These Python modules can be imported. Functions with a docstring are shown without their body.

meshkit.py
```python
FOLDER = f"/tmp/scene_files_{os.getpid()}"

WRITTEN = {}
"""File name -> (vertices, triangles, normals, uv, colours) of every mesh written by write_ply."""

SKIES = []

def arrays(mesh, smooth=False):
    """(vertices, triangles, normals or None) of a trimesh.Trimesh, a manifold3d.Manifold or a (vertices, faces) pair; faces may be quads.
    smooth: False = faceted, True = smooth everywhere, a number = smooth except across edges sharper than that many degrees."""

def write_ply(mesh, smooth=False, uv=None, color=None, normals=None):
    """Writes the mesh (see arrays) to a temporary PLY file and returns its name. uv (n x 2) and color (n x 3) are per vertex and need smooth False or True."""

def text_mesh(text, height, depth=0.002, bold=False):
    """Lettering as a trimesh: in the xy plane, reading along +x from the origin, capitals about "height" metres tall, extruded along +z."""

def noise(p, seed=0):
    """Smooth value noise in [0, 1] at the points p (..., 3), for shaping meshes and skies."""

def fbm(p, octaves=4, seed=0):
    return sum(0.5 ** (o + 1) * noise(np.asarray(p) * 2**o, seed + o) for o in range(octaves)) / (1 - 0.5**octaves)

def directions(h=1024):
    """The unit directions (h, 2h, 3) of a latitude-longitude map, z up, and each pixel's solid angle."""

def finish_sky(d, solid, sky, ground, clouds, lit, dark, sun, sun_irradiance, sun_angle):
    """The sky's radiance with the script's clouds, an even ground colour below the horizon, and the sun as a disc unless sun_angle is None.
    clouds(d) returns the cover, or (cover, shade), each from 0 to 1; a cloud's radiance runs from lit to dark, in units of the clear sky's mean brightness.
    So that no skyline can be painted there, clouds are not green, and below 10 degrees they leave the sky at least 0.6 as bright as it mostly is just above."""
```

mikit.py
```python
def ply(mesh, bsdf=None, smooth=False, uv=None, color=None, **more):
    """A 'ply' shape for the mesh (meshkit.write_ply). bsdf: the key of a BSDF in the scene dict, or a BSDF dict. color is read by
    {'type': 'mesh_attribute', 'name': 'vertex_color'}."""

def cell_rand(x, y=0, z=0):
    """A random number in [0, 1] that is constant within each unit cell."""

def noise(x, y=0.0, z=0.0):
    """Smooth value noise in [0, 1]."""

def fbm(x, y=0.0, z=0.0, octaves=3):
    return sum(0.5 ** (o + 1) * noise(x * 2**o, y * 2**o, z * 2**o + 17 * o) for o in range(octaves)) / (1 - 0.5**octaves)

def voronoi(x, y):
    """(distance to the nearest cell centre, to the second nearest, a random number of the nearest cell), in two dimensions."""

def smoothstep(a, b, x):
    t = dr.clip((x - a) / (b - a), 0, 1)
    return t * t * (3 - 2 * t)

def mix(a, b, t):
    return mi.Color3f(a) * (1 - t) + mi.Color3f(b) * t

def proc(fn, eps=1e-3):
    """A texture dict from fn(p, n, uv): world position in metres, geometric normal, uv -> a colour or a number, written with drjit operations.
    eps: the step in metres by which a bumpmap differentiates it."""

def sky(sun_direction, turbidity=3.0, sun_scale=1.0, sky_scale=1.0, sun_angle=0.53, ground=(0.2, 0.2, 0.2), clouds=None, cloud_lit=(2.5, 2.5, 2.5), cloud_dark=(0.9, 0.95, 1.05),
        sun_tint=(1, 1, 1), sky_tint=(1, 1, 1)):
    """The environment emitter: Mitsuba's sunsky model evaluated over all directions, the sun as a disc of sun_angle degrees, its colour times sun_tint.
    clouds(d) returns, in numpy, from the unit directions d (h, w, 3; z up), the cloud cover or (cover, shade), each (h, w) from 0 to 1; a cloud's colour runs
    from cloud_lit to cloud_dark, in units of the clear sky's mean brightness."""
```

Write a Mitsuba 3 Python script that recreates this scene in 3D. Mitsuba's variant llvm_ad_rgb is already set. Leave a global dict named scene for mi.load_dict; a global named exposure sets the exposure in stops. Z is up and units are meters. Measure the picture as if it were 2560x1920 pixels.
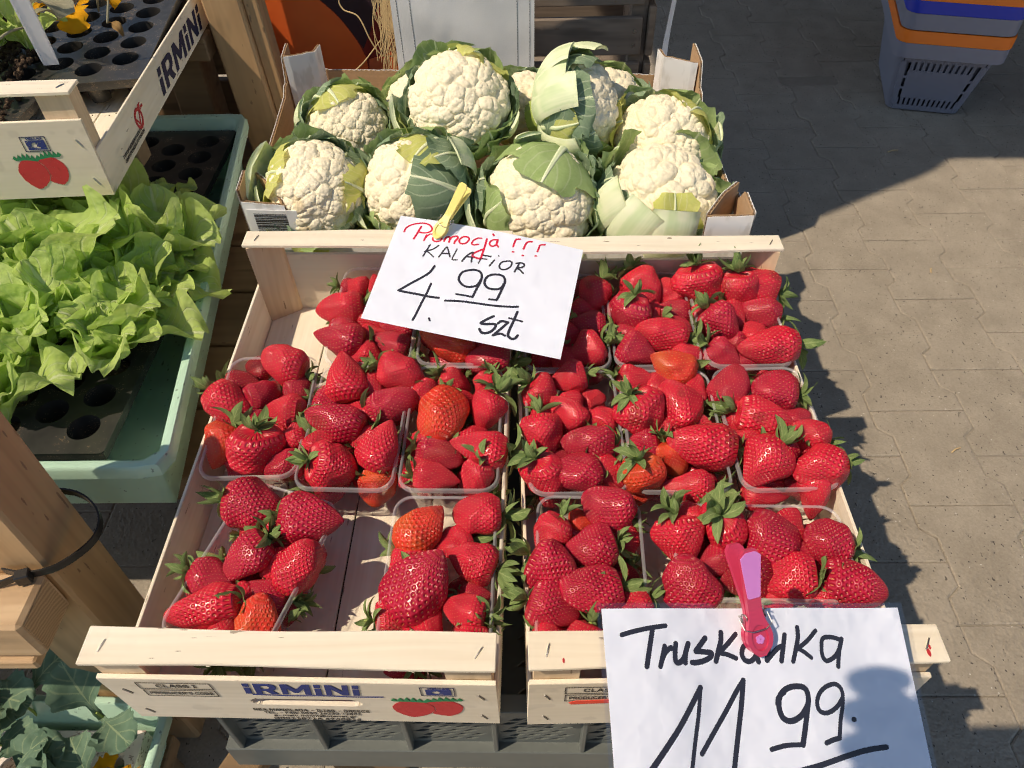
import math, random
import numpy as np, trimesh, manifold3d as m3
import mitsuba as mi, drjit as dr
import mikit, meshkit
from mikit import proc, noise, fbm, voronoi, cell_rand, smoothstep, mix, ply
from shapely.geometry import Polygon, LineString, Point, box as sbox
from shapely import affinity, union_all
from scipy.spatial import cKDTree

PI = math.pi
T4 = mi.ScalarTransform4f
scene, labels = {}, {}

# ---------------------------------------------------------------- camera, light, exposure
CAM = np.array([0.0148, -0.2358, 1.0093])
RIGHT = np.array([0.9998, 0.0036, -0.0178]); UP = np.array([0.0096, 0.7272, 0.6863]); FWD = np.array([-0.0154, 0.6864, -0.7271])
scene['camera'] = {'type': 'perspective', 'fov': 67.66, 'fov_axis': 'x', 'near_clip': 0.02, 'far_clip': 400.0,
                   'to_world': T4().look_at(origin=CAM.tolist(), target=(CAM + FWD).tolist(), up=UP.tolist())}
SUN = (-0.605, -0.296, 1.0)
scene['sky'] = mikit.sky(SUN, turbidity=3.2, sun_scale=1.0, sky_scale=1.45, sky_tint=(1.10, 1.0, 0.86), ground=(0.22, 0.2, 0.18))
exposure = 1.46

# ---------------------------------------------------------------- small toolbox
def key_for(base):
    if base not in KEYS:
        KEYS.add(base); return base
    n = NEXT.get(base, 1)
    while f'{base}_{n:03d}' in KEYS: n += 1
    NEXT[base] = n + 1
    k = f'{base}_{n:03d}'; KEYS.add(k); return k
KEYS, NEXT = set(), {}

def thing(name, label, cat, group=None, kind=None):
    k = key_for(name)
    labels[k] = {'label': label, 'category': cat}
    if group: labels[k]['group'] = group
    if kind: labels[k]['kind'] = kind
    return k

def structure(name):
    k = key_for(name); labels[k] = {'kind': 'structure'}; return k

def M4(m):
    return T4(np.asarray(m, float).tolist())

def shape(mesh, bsdf, smooth=False, uv=None, color=None):
    return ply(mesh, bsdf, smooth, uv=uv, color=color)

def put(key, d, m=None):
    scene[key] = {**d, 'to_world': M4(m)} if m is not None else d
    return key

def part(parent, name, d, m=None, label=None, kind=None):
    k = key_for(parent + '__' + name)
    put(k, d, m)
    if label or kind:
        labels[k] = {}
        if label: labels[k]['label'] = label
        if kind: labels[k]['kind'] = kind
    return k

def mat(x=None, y=None, z=None, o=(0, 0, 0)):
    m = np.eye(4); m[:3, 0], m[:3, 1], m[:3, 2], m[:3, 3] = x, y, z, o; return m
def tr(x, y, z):
    m = np.eye(4); m[:3, 3] = (x, y, z); return m
def rz(a):
    c, s = math.cos(a), math.sin(a); m = np.eye(4); m[:2, :2] = [[c, -s], [s, c]]; return m
def rx(a):
    c, s = math.cos(a), math.sin(a); m = np.eye(4); m[1:3, 1:3] = [[c, -s], [s, c]]; return m
def ry(a):
    c, s = math.cos(a), math.sin(a); m = np.eye(4); m[0, 0], m[0, 2], m[2, 0], m[2, 2] = c, s, -s, c; return m
def sc(a, b=None, c=None):
    return np.diag([a, b if b else a, c if c else a, 1.0])
def ap(m, P):
    return np.asarray(P, float) @ m[:3, :3].T + m[:3, 3]
def unit(v):
    v = np.asarray(v, float); return v / (np.linalg.norm(v) + 1e-12)
def frame(zdir, hint=(0, 0, 1), roll=0.0, o=(0, 0, 0)):
    z = unit(zdir); h = np.asarray(hint, float)
    if abs(z @ unit(h)) > 0.97: h = np.array([0, 1.0, 0])
    x = unit(np.cross(h, z)); y = np.cross(z, x)
    c, s = math.cos(roll), math.sin(roll)
    return mat(c * x + s * y, -s * x + c * y, z, o)

def cube(x0, x1, y0, y1, z0, z1, b=0.0008):
    """A box with chamfered edges."""
    c = np.array([(x0 + x1) / 2, (y0 + y1) / 2, (z0 + z1) / 2]); h = np.array([x1 - x0, y1 - y0, z1 - z0]) / 2
    b = min(b, h.min() * 0.45)
    if b <= 0: return trimesh.creation.box(bounds=[[x0, y0, z0], [x1, y1, z1]])
    pts = []
    for sx in (-1, 1):
        for sy in (-1, 1):
            for sz in (-1, 1):
                s = np.array([sx, sy, sz])
                for k in range(3):
                    q = h - b; q[k] = h[k]; pts.append(c + s * q)
    return trimesh.Trimesh(np.array(pts), process=False).convex_hull

def extr(poly, h, z0=0.0):
    g = trimesh.util.concatenate([trimesh.creation.extrude_polygon(p, h, engine='earcut') for p in getattr(poly, 'geoms', [poly]) if p.area > 1e-9])
    g.apply_translation((0, 0, z0)); return g
def prism(pts, h, m=None):
    g = extr(Polygon(pts), h)
    if m is not None: g.apply_transform(m)
    return g
def cat(*ms):
    return trimesh.util.concatenate(list(ms[0]) if len(ms) == 1 and isinstance(ms[0], (list, tuple)) else list(ms))
def moved(g, m):
    g = g.copy(); g.apply_transform(m); return g

def gridmesh(P, closed_u=False):
    """Quads of a (nu, nv, 3) grid as a triangle mesh."""
    nu, nv = P.shape[:2]; idx = np.arange(nu * nv).reshape(nu, nv); f = []
    a, b, c, d = idx[:-1, :-1], idx[1:, :-1], idx[1:, 1:], idx[:-1, 1:]
    F = np.stack([a, b, c, d], -1).reshape(-1, 4)
    if closed_u:
        F = np.vstack([F, np.stack([idx[-1, :-1], idx[0, :-1], idx[0, 1:], idx[-1, 1:]], -1).reshape(-1, 4)])
    return (P.reshape(-1, 3), F)

def tube(path, r, n=6, closed=False):
    """A round tube along a polyline; r a number or one per point."""
    p = np.asarray(path, float); k = len(p); r = np.broadcast_to(np.asarray(r, float), (k,))
    t = np.gradient(p, axis=0); t /= np.linalg.norm(t, axis=1, keepdims=True) + 1e-12
    ref = np.array([0.31, 0.22, 0.92]); rings = []
    u = unit(np.cross(t[0], ref))
    for i in range(k):
        u = unit(u - t[i] * (u @ t[i])); w = np.cross(t[i], u)
        a = np.arange(n) / n * 2 * PI
        rings.append(p[i] + r[i] * (np.cos(a)[:, None] * u + np.sin(a)[:, None] * w))
    V = np.vstack(rings); F = []
    for i in range(k - 1):
        for j in range(n):
            F.append([i * n + j, i * n + (j + 1) % n, (i + 1) * n + (j + 1) % n, (i + 1) * n + j])
    F = [q for f in F for q in ([f[0], f[1], f[2]], [f[0], f[2], f[3]])]
    V = np.vstack([V, p[0], p[-1]]); a, b = k * n, k * n + 1
    for j in range(n):
        F.append([a, (j + 1) % n, j]); F.append([b, (k - 1) * n + j, (k - 1) * n + (j + 1) % n])
    return trimesh.Trimesh(V, np.array(F), process=False)

def curve(pts, n=24):
    """Catmull-Rom through the points."""
    p = np.asarray(pts, float); p = np.vstack([2 * p[0] - p[1], p, 2 * p[-1] - p[-2]]); out = []
    seg = len(p) - 3
    for s in np.linspace(0, seg - 1e-9, n):
        i = int(s); t = s - i; a, b, c, d = p[i:i + 4]
        out.append(0.5 * (2 * b + (c - a) * t + (2 * a - 5 * b + 4 * c - d) * t * t + (3 * b - a - 3 * c + d) * t ** 3))
    return np.array(out)

def strip(pts, w, z, n=None, taper=True):
    """A flat pen stroke in the xy plane at height z."""
    p = np.asarray(pts, float)
    q = curve(p, n or max(8, 5 * len(p))) if len(p) > 2 else np.linspace(p[0], p[-1], 5)
    g = LineString(q).buffer(w / 2, quad_segs=5)
    return g

def srgb(r, g, b):
    return tuple(((c / 255 / 12.92) if c / 255 < 0.04045 else ((c / 255 + 0.055) / 1.055) ** 2.4) for c in (r, g, b))
# ---------------------------------------------------------------- materials
def two(b): return {'type': 'twosided', 'bsdf': b}
def rgb(c): return {'type': 'rgb', 'value': list(c)}
def pr(col, rough=0.5, **k):
    return two({'type': 'principled', 'base_color': col if isinstance(col, dict) else rgb(col), 'roughness': rough, **k})
def bump(inner, fn, scale, eps=3e-4):
    return two({'type': 'bumpmap', 'arbitrary': {**proc(fn, eps)}, 'scale': scale, 'bsdf': inner})
def prb(col, rough, fn, scale, eps=3e-4, **k):
    return bump({'type': 'principled', 'base_color': col if isinstance(col, dict) else rgb(col), 'roughness': rough, **k}, fn, scale, eps)
def thin(col, rough=0.45, trans=0.8, **k):
    return {'type': 'principledthin', 'base_color': col if isinstance(col, dict) else rgb(col), 'roughness': rough, 'diff_trans': trans, **k}

def wood(light, dark, axis, fine=260., knots=0.0, stain=0.25):
    """Sawn wood with its grain along one axis."""
    def fn(p, n, uv):
        a = [p.x, p.y, p.z][axis]; b = [p.y, p.z, p.x][axis]; c = [p.z, p.x, p.y][axis]
        w = fbm(a * 4, b * 14, c * 14) * 0.02
        g = fbm(a * 7, (b + w) * fine, (c + w) * fine, 3)
        band = fbm(a * 2.5, (b + w) * fine * 0.16, (c + w) * fine * 0.16, 2)
        t = dr.clip(0.8 * g + 0.9 * band - 0.42, 0, 1)
        col = mix(light, dark, t)
        s = smoothstep(0.62, 0.8, fbm(a * 9, b * 40, c * 40, 3))
        col = col * (1 - stain * s)
        k0 = smoothstep(0.80, 0.86, fbm(a * 55, (b + w) * fine * 1.6, (c + w) * fine * 1.6, 2))
        col = mix(col, (0.16, 0.10, 0.055), 0.7 * k0)
        if knots:
            f1, f2, r = voronoi(a * 5 + 3.1, b * 9 + c * 9)
            k = (1 - smoothstep(0.05, 0.13, f1)) * dr.select(r > 1 - knots, 1.0, 0.0)
            col = mix(col, (0.09, 0.045, 0.02), k * 0.8)
        return col
    return proc(fn)
POP_L, POP_D = (0.82, 0.755, 0.62), (0.69, 0.60, 0.45)
scene['poplar_x'] = pr(wood(POP_L, POP_D, 0), 0.62)
scene['poplar_y'] = pr(wood(POP_L, POP_D, 1), 0.62)
scene['poplar_z'] = pr(wood((0.70, 0.55, 0.37), (0.5, 0.36, 0.22), 2), 0.65)
def panel_col(p, n, uv):
    g = fbm(p.x * 5, p.y * 5, p.z * 240, 3); b = fbm(p.x * 2, p.y * 2, p.z * 30, 2)
    c = mix((0.70, 0.63, 0.51), (0.56, 0.49, 0.37), dr.clip(0.5 * g + 0.6 * b - 0.2, 0, 1))
    return c * (1 - 0.1 * smoothstep(0.66, 0.78, fbm(p.x * 60, p.y * 60, p.z * 60, 2)))
scene['printed_panel'] = pr(proc(panel_col), 0.6)
scene['pine_z'] = pr(wood((0.50, 0.33, 0.17), (0.30, 0.175, 0.08), 2, 130., 0.25), 0.6)
scene['pine_x'] = pr(wood((0.58, 0.42, 0.25), (0.36, 0.22, 0.11), 0, 130., 0.25), 0.65)
scene['old_wood'] = pr(wood((0.25, 0.205, 0.165), (0.09, 0.068, 0.05), 0, 120., 0.2, 0.4), 0.8)
scene['board'] = pr(wood((0.26, 0.17, 0.09), (0.13, 0.08, 0.04), 0, 90., 0.2, 0.4), 0.75)
scene['end_grain'] = pr(proc(lambda p, n, uv: mix((0.45, 0.3, 0.16), (0.27, 0.16, 0.08), dr.square(dr.sin((dr.sqrt(dr.square(p.y - 0.01) + dr.square(p.z - 0.2)) + 0.01 * fbm(p.y * 30, p.z * 30)) * 900)) * 0.7)), 0.75)
scene['steel'] = two({'type': 'roughconductor', 'material': 'none', 'specular_reflectance': rgb((0.42, 0.4, 0.38)), 'alpha': 0.25})

def kraft_col(p, n, uv):
    g = fbm(p.x * 14, p.y * 14, p.z * 300, 2); s = fbm(p.x * 300, p.y * 300, p.z * 300, 2)
    return mix((0.50, 0.33, 0.19), (0.37, 0.235, 0.125), dr.clip(0.6 * g + 0.5 * s - 0.1, 0, 1))
scene['kraft'] = pr(proc(kraft_col), 0.8)
scene['flute'] = pr((0.36, 0.25, 0.15), 0.85)
def liner_col(p, n, uv):
    s = fbm(p.x * 120, p.y * 120, p.z * 40, 3)
    return mix((0.80, 0.80, 0.80), (0.66, 0.65, 0.63), smoothstep(0.5, 0.75, s))
scene['white_liner'] = pr(proc(liner_col), 0.55)

def paper_bump(p, n, uv):
    return fbm(uv.x * 7, uv.y * 7, 0.3, 3)
scene['paper'] = prb(rgb((0.75, 0.79, 0.90)), 0.5, paper_bump, 0.0025, 2e-3)
scene['laminate'] = prb(rgb((0.74, 0.78, 0.89)), 0.30, paper_bump, 0.003, 2e-3)
scene['black_pen'] = pr((0.022, 0.024, 0.04), 0.45)
scene['red_pen'] = pr((0.62, 0.012, 0.05), 0.5)
scene['blue_print'] = pr((0.022, 0.035, 0.17), 0.6)
scene['navy_print'] = pr((0.014, 0.018, 0.055), 0.6)
scene['black_print'] = pr((0.03, 0.027, 0.025), 0.6)
scene['red_print'] = pr((0.48, 0.03, 0.035), 0.6)
scene['green_print'] = pr((0.02, 0.2, 0.08), 0.6)
scene['sticker_red'] = pr((0.75, 0.06, 0.03), 0.5)

# strawberries: uv carries the pattern of seeds, whole hundreds in v the kind of red: three ripenesses, one darkened for shade
def seedcell(uv):
    k = dr.floor(uv.y / 100); v = uv.y - 100 * k
    row = dr.floor(v); u = uv.x + 0.5 * (row - 2 * dr.floor(row / 2))
    fu = u - dr.floor(u) - 0.5; fv = v - row - 0.5
    return k, v, fu, fv, cell_rand(dr.floor(u), row, k)
def berry_col(p, n, uv):
    k, v, fu, fv, r = seedcell(uv)
    base = dr.select(k < 0.5, mi.Color3f(0.55, 0.012, 0.034), dr.select(k < 1.5, mi.Color3f(0.40, 0.007, 0.032), dr.select(k < 2.5, mi.Color3f(0.58, 0.030, 0.014), mi.Color3f(0.28, 0.004, 0.018))))  # the last, darkest red is shade put into the skin colour
    b = fbm(p.x * 70, p.y * 70, p.z * 70, 3)
    base = base * (0.72 + 0.56 * b)
    pale = dr.select((k > 1.5) & (k < 2.5), smoothstep(0.45, 0.8, fbm(p.x * 45, p.y * 45, p.z * 45, 2)), 0.0)
    base = mix(base, (0.62, 0.16, 0.03), pale * 0.5)
    bruise = smoothstep(0.72, 0.8, fbm(p.x * 33 + 7, p.y * 33, p.z * 33, 2))
    base = mix(base, (0.30, 0.02, 0.02), bruise * 0.7)
    sd = dr.sqrt(dr.square((fu + 0.08 * (r - 0.5)) / 0.085) + dr.square(fv / 0.21))
    s = 1 - smoothstep(0.75, 1.05, sd)
    return mix(base, mix((0.72, 0.44, 0.15), (0.58, 0.18, 0.05), r), s * 0.78)
def berry_bump(p, n, uv):
    k, v, fu, fv, r = seedcell(uv)
    d = dr.sqrt(dr.square(fu * 1.15) + dr.square(fv * 0.95))
    sd = dr.sqrt(dr.square(fu / 0.10) + dr.square(fv / 0.24))
    return smoothstep(0.08, 0.5, d) + 0.45 * (1 - smoothstep(0.6, 1.1, sd)) + 0.25 * fbm(p.x * 500, p.y * 500, p.z * 500, 2)
scene['strawberry_skin'] = prb(proc(berry_col), 0.29, berry_bump, 0.0012, 2e-4, specular=0.5, clearcoat=0.55, clearcoat_gloss=0.93)

def veins(uv, n_side=7.0, rib=0.05, slope=0.9):
    u = dr.abs(uv.x)
    mid = 1 - smoothstep(rib * 0.5, rib, u * (1 + 0.6 * uv.y))
    s = uv.y * n_side - u * slope * n_side * 0.35
    f = dr.abs(s - dr.floor(s) - 0.5)
    side = (1 - smoothstep(0.03, 0.10, f)) * (1 - smoothstep(0.6, 1.0, u))
    return dr.maximum(mid, 0.65 * side)
def sepal_col(p, n, uv):
    b = fbm(p.x * 130, p.y * 130, p.z * 130, 2)
    return mix(mix((0.13, 0.21, 0.065), (0.27, 0.36, 0.14), b), (0.42, 0.48, 0.22), 0.6 * veins(uv, 4.0, 0.12))
scene['sepal'] = thin(proc(sepal_col), 0.45, 0.45)
scene['stub'] = pr((0.30, 0.38, 0.09), 0.5)
def lettuce_col(p, n, uv):
    b = fbm(p.x * 90, p.y * 90, p.z * 90, 3)
    c = mix((0.47, 0.64, 0.12), (0.68, 0.82, 0.34), b)
    return mix(c, (0.78, 0.86, 0.55), 0.75 * veins(uv, 7.0, 0.12, 1.3))
scene['lettuce_flat'] = thin(proc(lettuce_col), 0.36, 0.9)
scene['lettuce'] = {'type': 'bumpmap', 'arbitrary': proc(lambda p, n, uv: fbm(p.x * 130, p.y * 130, p.z * 130, 2) - 0.5 * veins(uv, 7.0, 0.12, 1.3), 4e-4), 'scale': 0.0025, 'bsdf': scene.pop('lettuce_flat')}
def kale_col(p, n, uv):
    b = fbm(p.x * 110, p.y * 110, p.z * 110, 3)
    c = mix((0.09, 0.16, 0.105), (0.19, 0.28, 0.20), b)
    return mix(c, (0.38, 0.46, 0.26), 0.55 * veins(uv, 5.0, 0.07))
scene['kale'] = thin(proc(kale_col), 0.5, 0.35)
def blade(c0, c1, vein, rib, amount):
    def fn(p, n, uv):
        b = fbm(p.x * 60, p.y * 60, p.z * 60, 3)
        q = fbm(p.x * 400, p.y * 400, p.z * 400, 2)
        return mix(mix(c0, c1, dr.clip(b * 0.8 + q * 0.35 - 0.1, 0, 1)), vein, amount * veins(uv, 7.0, rib, 1.3))
    return proc(fn)
scene['leaf_green'] = thin(blade((0.18, 0.28, 0.165), (0.35, 0.45, 0.30), (0.64, 0.71, 0.52), 0.11, 0.75), 0.45, 0.5)
scene['leaf_mid'] = thin(blade((0.30, 0.43, 0.15), (0.46, 0.58, 0.28), (0.55, 0.62, 0.38), 0.11, 0.7), 0.45, 0.6)
scene['leaf_yellow'] = thin(blade((0.58, 0.63, 0.15), (0.72, 0.73, 0.30), (0.78, 0.76, 0.48), 0.13, 0.7), 0.45, 0.7)
def stalk_col(p, n, uv):
    l = fbm(uv.x * 9, uv.y * 1.2, 0.7, 3); b = fbm(p.x * 40, p.y * 40, p.z * 40, 2)
    return mix(mix((0.70, 0.75, 0.51), (0.55, 0.65, 0.38), smoothstep(0.35, 0.7, l)), (0.76, 0.76, 0.55), smoothstep(0.5, 0.75, b) * 0.6)
scene['stalk'] = pr(proc(stalk_col), 0.42, specular=0.4)
def curd_col(p, n, uv):
    b = fbm(p.x * 45, p.y * 45, p.z * 45, 3); f = fbm(p.x * 900, p.y * 900, p.z * 900, 2)
    c = mix((0.87, 0.80, 0.61), (0.81, 0.725, 0.51), dr.clip(b * 0.9 + f * 0.3 - 0.1, 0, 1))
    return mix(c, (0.55, 0.40, 0.2), 0.5 * smoothstep(0.76, 0.84, fbm(p.x * 28 + 3, p.y * 28, p.z * 28, 2)))
scene['curd'] = prb(proc(curd_col), 0.62, lambda p, n, uv: fbm(p.x * 420, p.y * 420, p.z * 420, 3), 0.0006, 3e-4, specular=0.3)

# plastics
scene['clear_plastic'] = {'type': 'thindielectric', 'int_ior': 1.45, 'specular_transmittance': rgb((0.96, 0.96, 0.97))}
scene['rim_plastic'] = {'type': 'mask', 'opacity': 0.18, 'bsdf': pr((0.88, 0.89, 0.93), 0.10, specular=0.7)}
scene['mint_plastic'] = pr(proc(lambda p, n, uv: mix((0.47, 0.68, 0.54), (0.41, 0.60, 0.48), fbm(p.x * 25, p.y * 25, p.z * 25, 3)) * (1 - 0.5 * smoothstep(0.80, 0.84, fbm(p.x * 190, p.y * 190, p.z * 190, 2)))), 0.32, specular=0.5)
def tray_col(p, n, uv):
    d = fbm(p.x * 60, p.y * 60, p.z * 60, 3); g = fbm(p.x * 700, p.y * 700, p.z * 700, 2)
    c = mix((0.017, 0.017, 0.018), (0.045, 0.043, 0.04), d)
    return mix(c, (0.19, 0.13, 0.075), smoothstep(0.63, 0.72, g * 0.6 + d * 0.42) * 0.7)
scene['black_plastic'] = pr(proc(tray_col), 0.34, specular=0.5)
scene['black_tie'] = pr((0.012, 0.012, 0.013), 0.35)
scene['grey_plastic'] = pr(proc(lambda p, n, uv: mix((0.135, 0.15, 0.14), (0.09, 0.10, 0.095), fbm(p.x * 30, p.y * 30, p.z * 30, 3))), 0.42)
scene['basket_grey'] = pr((0.19, 0.20, 0.26), 0.4)
scene['basket_orange'] = pr((0.78, 0.19, 0.02), 0.4)
scene['basket_blue'] = pr((0.015, 0.035, 0.42), 0.4)
scene['yellow_plastic'] = pr((0.80, 0.68, 0.20), 0.3)
scene['pink_plastic'] = pr((0.52, 0.04, 0.10), 0.25)
scene['lilac_plastic'] = pr((0.62, 0.22, 0.60), 0.45)
scene['white_plastic'] = pr((0.78, 0.78, 0.78), 0.35)
def soil_col(p, n, uv):
    b = fbm(p.x * 260, p.y * 260, p.z * 260, 3)
    return mix(mix((0.018, 0.011, 0.008), (0.07, 0.042, 0.025), b), (0.20, 0.13, 0.07), smoothstep(0.66, 0.74, fbm(p.x * 520, p.y * 520, p.z * 520, 2)))
scene['soil'] = prb(proc(soil_col), 0.95, lambda p, n, uv: fbm(p.x * 260, p.y * 260, p.z * 260, 3), 0.006, 4e-4)
def foam_col(p, n, uv):
    return mix((0.70, 0.62, 0.58), (0.30, 0.22, 0.19), smoothstep(0.6, 0.7, fbm(p.x * 330, p.y * 330, p.z * 330, 2)))
scene['foam'] = pr(proc(foam_col), 0.8)
scene['leaf_dry'] = thin(proc(lambda p, n, uv: mix((0.42, 0.28, 0.12), (0.20, 0.11, 0.045), fbm(p.x * 90, p.y * 90, p.z * 90, 3))), 0.6, 0.4)
scene['leaf_gold'] = thin(proc(lambda p, n, uv: mix((0.75, 0.42, 0.02), (0.70, 0.28, 0.015), fbm(p.x * 80, p.y * 80, p.z * 80, 3))), 0.45, 0.6)
scene['leaf_wilted'] = thin(proc(lambda p, n, uv: mix(mix((0.42, 0.40, 0.28), (0.28, 0.27, 0.19), fbm(p.x * 90, p.y * 90, p.z * 90, 3)), (0.55, 0.5, 0.36), 0.5 * veins(uv, 5.0, 0.08))), 0.6, 0.5)
scene['twine'] = pr((0.55, 0.40, 0.20), 0.85)
def cloth_col(p, n, uv):
    w = dr.sin(p.x * 5200) * dr.sin(p.z * 5200)
    return mix((0.66, 0.67, 0.67), (0.56, 0.57, 0.57), 0.5 + 0.3 * w + 0.35 * (fbm(p.x * 30, p.y * 30, p.z * 60, 3) - 0.5))
scene['cloth'] = pr(proc(cloth_col), 0.8, sheen=0.3)
scene['thread'] = pr((0.10, 0.11, 0.12), 0.8)
scene['print_orange'] = pr(proc(lambda p, n, uv: mix((0.82, 0.17, 0.035), (0.68, 0.11, 0.022), fbm(p.x * 18, p.y * 18, p.z * 18, 3))), 0.35)
scene['print_maroon'] = pr(proc(lambda p, n, uv: mix((0.13, 0.012, 0.014), (0.22, 0.02, 0.012), fbm(p.x * 22, p.y * 22, p.z * 22, 3))), 0.35)
scene['print_plum'] = pr(proc(lambda p, n, uv: mix((0.022, 0.013, 0.022), (0.04, 0.02, 0.028), fbm(p.x * 30, p.y * 30, p.z * 30, 2))), 0.35)
scene['print_coral'] = pr((0.60, 0.15, 0.055), 0.35)

def paver_col(p, n, uv):
    f = fbm(p.x * 24, p.y * 24, p.z * 10, 3); g = fbm(p.x * 420, p.y * 420, 0.3, 2)
    c = mix((0.243, 0.211, 0.165), (0.338, 0.297, 0.238), f)
    c = c * (0.80 + 0.4 * g)
    pit = smoothstep(0.72, 0.77, fbm(p.x * 300 + 9, p.y * 210, 0.7, 2))
    c = mix(c, (0.05, 0.045, 0.04), pit * 0.85)
    a, b, r = voronoi(p.x * 75, p.y * 75)
    spk = (1 - smoothstep(0.06, 0.1, a)) * dr.select(r > 0.93, 1.0, 0.0)
    return mix(c, (0.55, 0.53, 0.48), spk * 0.8)
scene['paver'] = prb(proc(paver_col), 0.85, lambda p, n, uv: fbm(p.x * 300, p.y * 300, p.z * 300, 2), 0.0022, 6e-4)
scene['joint_sand'] = pr(proc(lambda p, n, uv: mix((0.19, 0.165, 0.13), (0.28, 0.245, 0.195), fbm(p.x * 200, p.y * 200, 0.5, 3))), 0.95)
scene['canopy_cloth'] = pr((0.10, 0.05, 0.035), 0.8)
scene['skin'] = pr((0.55, 0.33, 0.24), 0.5)
scene['jacket'] = pr((0.05, 0.06, 0.09), 0.8)
scene['trousers'] = pr((0.03, 0.035, 0.05), 0.8)
scene['hair'] = pr((0.03, 0.02, 0.013), 0.6)
scene['phone_case'] = pr((0.02, 0.02, 0.025), 0.3)
V1=[0.1994, 0.0788, -0.1973, -0.0336, 0.3876, 0.5037]
V2=[0.3658, 0.2754, 0.0793, 0.1676, 0.0031, 0.5386]
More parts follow.
